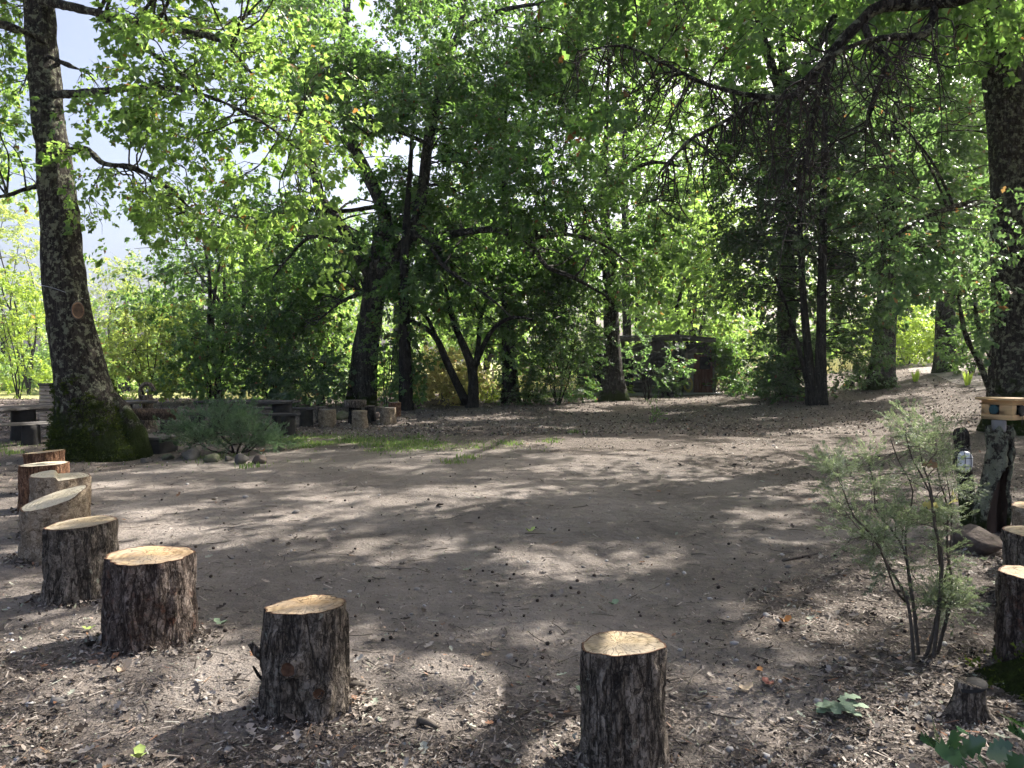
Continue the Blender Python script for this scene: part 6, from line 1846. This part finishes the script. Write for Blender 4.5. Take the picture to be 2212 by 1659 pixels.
# hut roof seen at the back between the two
HB = empty('play_hut', (hx(1480), DH + 3.6, zslab)); tag(HB, 'rear hut showing only its grey shingle roof between the others', 'hut', 'wooden huts under the flat roof')
kx = (DH + 3.4) / DH
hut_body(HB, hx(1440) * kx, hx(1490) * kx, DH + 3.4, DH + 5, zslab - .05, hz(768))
for k in range(5):
    for j in range(8):
        z0_, z1_ = hz(766) + (hz(735) - hz(766)) * k / 5, hz(766) + (hz(735) - hz(766)) * (k + 1) / 5
        xx = hx(1440) * kx + (hx(1500) - hx(1440)) * kx * (j + .5) / 8
        v, f = box_vf((xx, DH + 3.2 + .3 * (k + .5), (z0_ + z1_) / 2), ((hx(1500) - hx(1440)) * kx / 8 - .01, .42, .02), rotx(.42), 0); mk('shingle', v, f, MT['shingle'], HB)

# flat roof on posts
FR = empty('flat_roof', (hx(1420), DH + 1.2, zslab)); tag(FR, 'thin flat felt roof on posts covering the wooden huts', 'roof', kind='thing')
def sheet(px0, py0, px1, py1, y0, y1, name='roof_panel', th=.05, mat='roof_felt', dzb=.12):
    A = np.array([hx(px0), y0, hz(py0)]); B = np.array([hx(px1), y0, hz(py1)])
    C = B + [0, y1 - y0, dzb]; E = A + [0, y1 - y0, dzb]
    t = np.array([0, 0, -th])
    v = np.array([A, B, C, E, A + t, B + t, C + t, E + t])
    f = np.array([[0, 1, 2, 3], [7, 6, 5, 4], [0, 4, 5, 1], [1, 5, 6, 2], [2, 6, 7, 3], [3, 7, 4, 0]])
    return mk(name, v, f, MT[mat], FR)
for k in range(6):
    a, b = 1292 + 28.5 * k, 1292 + 28.5 * (k + 1) - .4
    sheet(a, 728.5 - .75 * k, b, 728.5 - .75 * (k + 1), DH - .55, DH + 3.0)
for k in range(3):
    a, b = 1463.4 + 25 * k, 1463.4 + 25 * (k + 1) - .4
    sheet(a, 724 + 2.2 * k, b, 724 + 2.2 * (k + 1), DH - .55, DH + 3.0)
for (a, b) in ((1292, 1377), (1377.5, 1462), (1462.5, 1538)):
    za_ = 732.5 - .026 * (a - 1292) if a < 1462 else 728.2 + .088 * (a - 1462.5)
    zb_ = 732.5 - .026 * (b - 1292) if b < 1463 else 728.2 + .088 * (b - 1462.5)
    plank('fascia_board', [hx(a), DH - .52, hz(za_ + 3)], [hx(b), DH - .52, hz(zb_ + 3)], .03, .13, 'clap', FR)
for k, xx in enumerate((1300, 1345, 1398, 1458, 1472)):
    plank('post', [hx(xx), DH - .3 + (.5 if k else 0), zslab - .02], [hx(xx), DH - .3 + (.5 if k else 0), hz(733)], .09, .09, 'clap', FR, up=(0, 1, 0))
for k in range(9):
    xx = hx(1305 + 25 * k)
    plank('rafter', [xx, DH - .5, hz(734.5)], [xx, DH + 2.9, hz(734.5) + .10], .05, .10, 'clap', FR)

# lattice with ivy
LT = empty('ivy_lattice', (hx(1566), DH + .1, ZH)); tag(LT, 'timber lattice screen overgrown with ivy at the right end of the huts', 'trellis')
xl, xr, zl, zu = hx(1545), hx(1589), ZH, hz(754)
for xx in (xl, xr):
    plank('post', [xx, DH + .02, zl - .05], [xx, DH + .02, zu + .03], .07, .07, 'lattice', LT, up=(0, 1, 0))
nl_ = 9
W_, H_ = xr - xl, zu - zl
for s in (1, -1):
    for k in range(-8, 9):
        a0 = k / 8 * W_ * 1.9
        P0 = np.array([xl + a0, zl + .05]); dirv = np.array([1, 1.05 * s])
        if s < 0: P0 = np.array([xl + a0, zu])
        t0, t1_ = 0.0, (H_ - .05) / 1.05
        tl, tr_ = (xl - P0[0]), (xr - P0[0])
        t0, t1_ = max(t0, tl), min(t1_, tr_)
        if t1_ - t0 < .08: continue
        A = P0 + dirv * t0; B = P0 + dirv * t1_
        plank('lattice_slat', [A[0], DH + .02 + .012 * s, A[1]], [B[0], DH + .02 + .012 * s, B[1]], .03, .010, 'lattice', LT, up=(0, 1, 0), bev=0)
iv = Geo()
m_ = 240
pp = np.stack([rng.uniform(xl, xr + .05, m_), rng.normal(DH + .0, .09, m_), zl + H_ * np.sqrt(rng.uniform(0.0, 1.02, m_))], 1)
keep_ = fbm(pp * [2.2, 1, 2.2], 88, 2) > .36
stamp(iv, 'small_far', pp[keep_], rng.normal(0, 1, (m_, 3))[keep_] - [0, .3, .4], rng.uniform(.6, 1.0, m_)[keep_], prune=False)
pp = np.stack([rng.uniform(hx(1528), hx(1578), 90), rng.normal(DH - .1, .25, 90), 0 * np.arange(90.)], 1)
pp[:, 2] = np.interp(pp[:, 0], [hx(1528), hx(1578)], [hz(738), hz(752)]) + rng.normal(0, .08, 90)
stamp(iv, 'small_far', pp, rng.normal(0, 1, (90, 3)) - [0, 0, .3], rng.uniform(.6, 1.0, 90), prune=False)
iv.obj('ivy_leaves', MT['oak'], LT)
# hose
hc = np.array([hx(1486), DH - .02, hz(829)])
hose = empty('garden_hose', hc); tag(hose, 'coiled yellow garden hose hanging on the hut wall beside the brown door', 'hose')
for k in range(6):
    a = np.linspace(0, 2 * math.pi, 40)
    rx, rz_ = .125 + .018 * (k % 3), .22 + .03 * (k % 4) - .012 * k
    V, F = tubes(np.stack([hc[0] + rx * np.cos(a) + .012 * math.sin(k), hc[1] - .018 * k + .0 * a, hc[2] + rz_ * np.sin(a) - .015 * k], 1), np.full(40, .011), 6); mk('hose_loop', V, F, MT['hose'], hose, sm=True)
block('hook', hc + [0, .02, .27], (.10, .10, .05), 'beige', hose)
# cupboard, boxes, lantern and signs between the huts
o = empty('cupboard', (hx(1470), DH + .35, zslab)); tag(o, 'grey panelled cupboard between the middle and right-hand huts', 'cupboard')
block('cabinet_body', (hx(1470), DH + .45, (zslab + hz(795)) / 2), (hx(1478) - hx(1462), .45, hz(795) - zslab), 'clap', o)
block('upper_panel', (hx(1469.5), DH + .21, hz(800.5)), (.29, .02, .22), 'clap_grey', o)
block('lower_panel', (hx(1467), DH + .21, hz(813)), (.16, .02, .14), 'beige', o)
o = empty('lantern', (hx(1482), DH - .1, hz(740))); tag(o, 'black cylindrical lantern hanging under the roof edge by the cupboard', 'lantern')
V, F = tubes(np.array([[hx(1482), DH - .1, hz(z)] for z in (738.5, 740, 747, 747.5, 758, 760)]), np.array([.05, .085, .085, .055, .055, .03]), 14); mk('body', V, F, MT['black'], o, sm=False)
block('bracket', (hx(1482), DH - .1, hz(735.5)), (.03, .03, .16), 'black', o)
o = empty('sign_board', (hx(1484), DH + .0, hz(779))); tag(o, 'small yellow notice on the hut corner below the lantern', 'sign')
block('notice', (hx(1484), DH + .012, hz(779)), (.10, .012, .14), 'sign_yellow', o)
block('pale_strip', (hx(1482), DH + .012, hz(768)), (.10, .012, .22), 'beige', o)
o = tag(block('wall_box', (hx(1488), DH + .02, hz(812.5)), (.14, .06, .16), 'beige', None), 'pale meter box on the hut wall above the hose', 'box')
o = tag(block('red_bucket', (hx(1466), DH + .12, hz(779)), (.09, .05, .14), 'red_paint', None), 'small red box hanging in the gap beside the middle hut', 'box')
o = tag(block('yellow_birdhouse', (hx(1446), DH + .2, hz(772)), (.15, .07, .14), 'sign_yellow', None), 'small yellow plaque on the wall of the middle hut', 'plaque')

# planter with its plant, big-leaved plants, sapling
gp_ = G(1444, 858); 
o = empty('planter', gp_); tag(o, 'dark tub planted with bushy pale greenery in front of the middle hut', 'planter')
s_ = gp_[1] / FPX
V, F = tubes(np.array([gp_ + [0, 0, z] for z in (-.02, .02, 16 * s_, 17 * s_, 17 * s_, 14 * s_)]), np.array([13, 14, 16.5, 17.5, 15.5, 15]) * s_, 22); mk('tub', V, F, MT['plank_black'], o)
pl = Geo(); m_ = 120
pp = gp_ + np.array([0, 0, 24 * s_]) + unit(rng.normal(0, 1, (m_, 3))) * rng.uniform(.2, 1, (m_, 1)) ** .5 * np.array([21, 16, 9]) * s_
stamp(pl, 'small_far', pp, rng.normal(0, 1, (m_, 3)) + [0, 0, .4], rng.uniform(.7, 1.1, m_), prune=False)
pl.obj('plant', MT['grey_green'], o)
for k, (x, y, w, lab) in enumerate([(1268, 862, 30, 'lime broad-leaved plants at the hut corner left of the slim oak'), (1306, 861, 40, 'lime broad-leaved plants just left of the slim oak foot'), (1348, 862, 34, 'lime broad-leaved plants just right of the slim oak foot')]):
    g0 = G(x, y - 6); s_ = g0[1] / FPX
    root = empty('broadleaf_plant', g0); tag(root, lab, 'plant', 'lime plants along the huts')
    lv_g, st_g = Geo(), Geo()
    for j in range(26):
        a = j * 2.4; q_ = math.sqrt(rng.uniform(.05, 1)) * w * s_ / 2
        tip = g0 + np.array([q_ * math.cos(a), q_ * .8 * math.sin(a), rng.uniform(.12, .42)])
        V, F = tubes(np.array([g0 + [.3 * q_ * math.cos(a), .3 * q_ * math.sin(a), 0], (g0 + tip) / 2 + [0, 0, .06], tip]), np.array([.006, .005, .004]), 4); st_g.add(V, F)
        lv, lf_ = leaf_round(.22, .20)
        lv_g.add(lv @ rotx(rng.normal(0, .3)).T @ rotz(a).T + tip, lf_)
    st_g.obj('stalks', MT['bright'], root); lv_g.obj('leaves', MT['bright'], root)
shrub('sapling', 'leafy many-stemmed sapling in front of the middle hut', 1352, 1468, 736, 1398, 862, 'small_far', 'grey_green', 15, .2, .34, 22, depth=.8, stems=7, stem_r=.022, low=.3, cat='sapling')

# fence and rough timbers right of the huts
def fence(label, A, B, n, rails, hh):
    A = np.asarray(A, float); B = np.asarray(B, float)
    root = empty('rail_fence', (A + B) / 2); tag(root, label, 'fence')
    for k in range(n):
        p = A + (B - A) * k / (n - 1); p = onground(p[0], p[1])
        plank('post', p - [0, 0, .1], p + [0, 0, hh], .11, .11, 'fence_wood', root, up=(0, 1, 0))
        if k:
            for z in rails:
                plank('rail', q0 + [0, -.07, z], p + [0, -.07, z], .05, .10, 'fence_wood', root)
        q0 = p
fence('pale timber rail fence in the sun beyond the ivy lattice', onground(hx(1585) * 1.09, DH + 3), onground(hx(1665) * 1.13, DH + 4.2), 4, (.35, .75), .9)
fence('pale rail fence in the bright field seen left of the many-stemmed tree', onground(-5.6, 39), onground(-1.0, 40.5), 5, (.45, .9), 1.05)
fence('pale rail fence in the bright field behind the ivied trunk', onground(-1.6, 43), onground(3.2, 42.4), 5, (.45, .9), 1.05)
# stump blocks and iris clumps along the path
gk = G(1832, 838)
V, F = rock(gk, (.45, .35, .34), 93, .2); tag(mk('stump_block', V, F, MT['plank_black'], base=gk), 'dark low stump block at the mouth of the climbing path', 'stump')
for k, (x, y, lab) in enumerate([(2090, 832, 'spiky iris clump by the right-hand oak'), (1978, 824, 'spiky iris clump in the middle of the path mouth')]):
    g0 = G(x, y)
    root = empty('iris_clump', g0); tag(root, lab, 'plant', 'iris clumps near the path')
    for j in range(16):
        a = j * 2.4
        e = g0 + np.array([.18 * math.cos(a), .18 * math.sin(a), rng.uniform(.25, .45)])
        st_ = g0 + np.array([.06 * math.cos(a), .06 * math.sin(a), -.01])
        sd = np.array([-math.sin(a), math.cos(a), 0]) * .018
        m1 = (st_ + e) / 2 + [0, 0, .06]
        v = np.array([st_ - sd, st_ + sd, m1 + sd, e, m1 - sd])
        mk('blade', v, [np.array([[0, 1, 2, 4]]), np.array([[4, 2, 3]])], MT['bright'], root)

# ------------------------------------------------------------------ litter, cones, twigs and grass
def litter_mat(name, stops, rough=.85):
    m, nt, N, L, out = nodes(name)
    g = N('ShaderNodeNewGeometry')
    r = ramp(N, stops); L(g.outputs['Random Per Island'], r.inputs[0])
    principled(N, L, out, r.outputs[0], rough, spec=.25)
    return m
LM = litter_mat('dead_leaf', [(0, (0.035, 0.027, 0.022)), (.25, (0.09, 0.073, 0.06)), (.5, (0.17, 0.14, 0.117)), (.74, (0.27, 0.23, 0.195)), (.90, (0.40, 0.35, 0.30)), (.94, (0.22, 0.10, 0.05)), (.965, (0.24, 0.27, 0.20)), (1, (0.44, 0.41, 0.36))])
def scatter(n, py0, py1, side=.78):
    py = rng.uniform(py0, py1, n)
    d = FPX * EYE / (py - 780.0)
    x = rng.uniform(-side, side, n) * (d + 1.0)
    return x, d * 1.0
def lay(geo, x, y, size, tv, tf, tilt, lift):
    n = len(x)
    a = rng.uniform(0, 2 * math.pi, n)
    nrm_ = unit(np.array([0, 0, 1.]) + rng.normal(0, tilt, (n, 3)))
    X = unit(np.cross(nrm_, np.stack([np.cos(a), np.sin(a), 0 * a], 1))); Y = np.cross(nrm_, X)
    Mx = np.stack([X, Y, nrm_], -1) * size[:, None, None]
    P_ = np.stack([x, y, gh(x, y) + lift], 1)
    V = np.einsum('nij,tj->nti', Mx, tv) + P_[:, None]
    F = tf[None] + (np.arange(n) * len(tv))[:, None, None]
    geo.add(V.reshape(-1, 3), F.reshape(-1, tf.shape[1]))
lg = Geo()
chip = np.array([(-.5, -.2, 0), (.1, -.28, .06), (.5, .05, .02), (0, .27, .08)]); chip_f = np.array([(0, 1, 2), (0, 2, 3)])
x, y = scatter(115000, 850, 1740)
a = litter_amount(x, y)
k = rng.random(len(x)) < a * .8 + .2
x, y = x[k], y[k]
lay(lg, x, y, np.exp(rng.normal(-4.25, .5, len(x))) * (.75 + .085 * y) * (.6 + .4 * a[k]), chip, chip_f, .38, rng.uniform(.002, .016, len(x)))
x = rng.uniform(-4.5, 4.5, 16000); y = rng.uniform(.9, 2.7, 16000)
lay(lg, x, y, np.exp(rng.normal(-4.1, .5, len(x))), chip, chip_f, .38, rng.uniform(.002, .016, len(x)))
x, y = scatter(30000, 846, 945, .82)
k = rng.random(len(x)) < litter_amount(x, y) * (1 - .8 * grass_amount(x, y))
x, y = x[k], y[k]
lay(lg, x, y, rng.uniform(.035, .085, len(x)), chip, chip_f, .55, rng.uniform(.004, .02, len(x)))
lv, lf_ = leaf_lobed(1.0, .72); lv = lv - [.5, 0, 0]; lv[:, 2] = .5 * np.abs(lv[:, 1]) + .5 * lv[:, 0] ** 2
x, y = scatter(5500, 880, 1740)
a = litter_amount(x, y)
k = rng.random(len(x)) < a ** 1.5
x, y = x[k], y[k]
lay(lg, x, y, rng.uniform(.022, .06, len(x)) * (.9 + .03 * y), lv, lf_, .35, rng.uniform(.006, .02, len(x)))
x, y = scatter(420, 900, 1740)
lay(lg, x, y, rng.uniform(.03, .075, len(x)) * (.9 + .02 * y), lv, lf_, .3, rng.uniform(.008, .02, len(x)))
sliver = np.array([(-.5, -.06, 0), (.5, -.03, .05), (.5, .04, .05), (-.5, .07, 0)]); sl_f = np.array([(0, 1, 2), (0, 2, 3)])
x, y = scatter(26000, 880, 1740)
k = rng.random(len(x)) < litter_amount(x, y) * .8 + .12
x, y = x[k], y[k]
lay(lg, x, y, rng.uniform(.02, .07, len(x)) * (.8 + .05 * y), sliver, sl_f, .2, rng.uniform(.004, .012, len(x)))
for (bx, by, br) in BASES:
    n_ = int(520 * br / .17) if by < 9 else 120
    aa = rng.uniform(0, 6.283, n_); rr_ = br * (.97 + np.abs(rng.normal(0, .30, n_)))
    xx_, yy_ = bx + rr_ * np.cos(aa), by + rr_ * np.sin(aa)
    lay(lg, xx_, yy_, np.exp(rng.normal(-3.9, .45, n_)) * (.75 + .06 * by), chip, chip_f, .6, .035 * np.exp(-(rr_ / br - .97) * 7) * rng.uniform(.2, 1.2, n_) + .004)
tag(lg.obj('leaf_litter', LM), 'brown dead leaves and bark chips strewn over the clearing floor', 'leaf litter', kind='stuff')
# dark little cones and acorn cups
ico = np.array([(0, 0, 1), (.89, 0, .45), (.28, .85, .45), (-.72, .53, .45), (-.72, -.53, .45), (.28, -.85, .45), (.72, .53, -.45), (-.28, .85, -.45), (-.89, 0, -.45), (-.28, -.85, -.45), (.72, -.53, -.45), (0, 0, -1.)])
icf = np.array([(0, 1, 2), (0, 2, 3), (0, 3, 4), (0, 4, 5), (0, 5, 1), (1, 6, 2), (2, 7, 3), (3, 8, 4), (4, 9, 5), (5, 10, 1), (6, 7, 2), (7, 8, 3), (8, 9, 4), (9, 10, 5), (10, 6, 1), (11, 7, 6), (11, 8, 7), (11, 9, 8), (11, 10, 9), (11, 6, 10)])
cg = Geo()
x, y = scatter(430, 930, 1740)
lay(cg, x, y, rng.uniform(.006, .014, len(x)) ** 1.0 * (.9 + .03 * y), ico * [1, 1, .85], icf, .3, .008)
tag(cg.obj('fallen_cones', litter_mat('cone', [(0, (0.018, 0.014, 0.012)), (1, (0.07, 0.05, 0.04))])), 'small dark cones dotted over the bare ground', 'cones', kind='stuff')
pg_ = Geo()
x, y = scatter(900, 940, 1740)
lay(pg_, x, y, np.exp(rng.normal(-4.9, .5, len(x))) * (.9 + .04 * y), ico * [1.2, 1, .6], icf, .3, .003)
tag(pg_.obj('gravel', litter_mat('pebble', [(0, (0.12, 0.11, 0.10)), (.6, (0.26, 0.245, 0.23)), (1, (0.5, 0.48, 0.46))])), 'small pale stones and grit trodden into the bare soil', 'gravel', kind='stuff')
# twigs
x, y = scatter(650, 900, 1740)
L_ = rng.uniform(.03, .20, len(x)) ** 1.0; a = rng.uniform(0, 6.28, len(x)); bnd = rng.normal(0, .18, len(x))
t = np.linspace(-.5, .5, 5)
PXs = x[:, None] + L_[:, None] * (np.cos(a)[:, None] * t - np.sin(a)[:, None] * bnd[:, None] * t * t * 2)
PYs = y[:, None] + L_[:, None] * (np.sin(a)[:, None] * t + np.cos(a)[:, None] * bnd[:, None] * t * t * 2)
rr_ = rng.uniform(.0015, .0045, len(x))
V, F = tubes(np.stack([PXs, PYs, gh(PXs, PYs) + .012], -1), np.repeat(rr_[:, None], 5, 1) * np.linspace(1, .6, 5), 4, False)
tag(mk('twig_litter', V, F, MT['bark_twig']), 'thin broken twigs scattered across the clearing floor', 'twigs', kind='stuff')
# grass
def blades(n, xs, ys, h0, h1):
    a = rng.uniform(0, 6.28, n); h = rng.uniform(h0, h1, n); w = rng.uniform(.003, .006, n) * (1 + .06 * ys)
    z = gh(xs, ys)
    lean = rng.uniform(.1, .6, n) * h
    B0 = np.stack([xs - w * np.cos(a), ys - w * np.sin(a), z - .005], 1); B1 = np.stack([xs + w * np.cos(a), ys + w * np.sin(a), z - .005], 1)
    b_ = rng.uniform(0, 6.28, n)
    M0 = np.stack([xs + .35 * lean * np.cos(b_), ys + .35 * lean * np.sin(b_), z + .6 * h], 1); wv_ = np.stack([w * .7 * np.cos(a), w * .7 * np.sin(a), 0 * a], 1)
    T_ = np.stack([xs + lean * np.cos(b_), ys + lean * np.sin(b_), z + h], 1)
    V = np.stack([B0, B1, M0 + wv_, T_, M0 - wv_], 1).reshape(-1, 3)
    o = (np.arange(n) * 5)[:, None]
    return V, [np.array([[0, 1, 2, 4]]) + o, np.array([[4, 2, 3]]) + o]
gg = Geo()
xs = rng.uniform(-11, 5, 260000); ys = rng.uniform(10, 17, 260000)
k = rng.random(len(xs)) < grass_amount(xs, ys) ** 1.3 * .32
V, F = blades(k.sum(), xs[k], ys[k], .015, .055); gg.add(V, F)
xs = rng.uniform(-2.5, 4, 30000); ys = rng.uniform(25.5, 31, 30000)
k = rng.random(len(xs)) < grass_amount(xs, ys) * .6
V, F = blades(k.sum(), xs[k], ys[k], .05, .16); gg.add(V, F)
cxs = [(980, 1000), (800, 965), (1100, 960), (1010, 990), (900, 945), (1190, 955), (540, 1010), (30, 980), (1240, 935)]
for (px, py) in cxs:
    g0 = G(px, py); m_ = 60
    V, F = blades(m_, g0[0] + rng.normal(0, .10, m_), g0[1] + rng.normal(0, .12, m_), .03, .09); gg.add(V, F)
tag(gg.obj('grass', MT['grass']), 'thin patchy grass between the log stools and the bare ground', 'grass', kind='stuff')
fg = Geo()
xs = rng.uniform(-14, 16, 15000); ys = rng.uniform(34, 47, 15000)
V, F = blades(len(xs), xs, ys, .2, .6); fg.add(V, F)
tag(fg.obj('meadow_grass', MT['grass_dry']), 'tall sunlit dry grass in the field beyond the trees', 'grass', kind='stuff')
# mossy edge plants at the bottom right and a little weed in the clearing
g0 = G(1408, 912)
root = empty('weed', g0); tag(root, 'spindly weed sprouting from the litter in front of the hut', 'plant')
P_ = [wander(g0 - [0, 0, .01], g0 + [dx, dy, hh], 6, .06) for dx, dy, hh in ((-.10, .0, .5), (.12, .05, .35), (.02, -.05, .25), (.2, 0, .2))]
V, F = tubes(np.array(P_), np.tile(np.linspace(.008, .002, 6), (4, 1)), 5, False); mk('stems', V, F, MT['bark_twig'], root)
wl = Geo(); pts = np.concatenate([p[2:] for p in P_])
stamp(wl, 'small', pts, rng.normal(0, 1, (len(pts), 3)) + [0, 0, .3], rng.uniform(.4, .7, len(pts)), prune=False); wl.obj('leaves', MT['oak'], root)

# thin sunlit air
hv, hf = box_vf((0, 60, 16), (260, 260, 46))
haze = mk('haze', hv, hf, [], base=(0, 60, 16))
tag(haze, kind='stuff')
hm = bpy.data.materials.new('haze'); hm.use_nodes = True; hm.node_tree.nodes.clear()
ho = hm.node_tree.nodes.new('ShaderNodeOutputMaterial'); hp_ = hm.node_tree.nodes.new('ShaderNodeVolumePrincipled')
hp_.inputs['Color'].default_value = (0.86, 0.92, 1.0, 1); hp_.inputs['Density'].default_value = 0.0006; hp_.inputs['Anisotropy'].default_value = 0.3
hm.node_tree.links.new(hp_.outputs[0], ho.inputs['Volume'])
haze.data.materials.append(hm)
print('TRIS', sum(sum(len(p.vertices) - 2 for p in m.polygons) if len(m.polygons) < 2000 else len(m.loops) - 2 * len(m.polygons) for m in bpy.data.meshes), 'OBJS', len(bpy.data.objects))
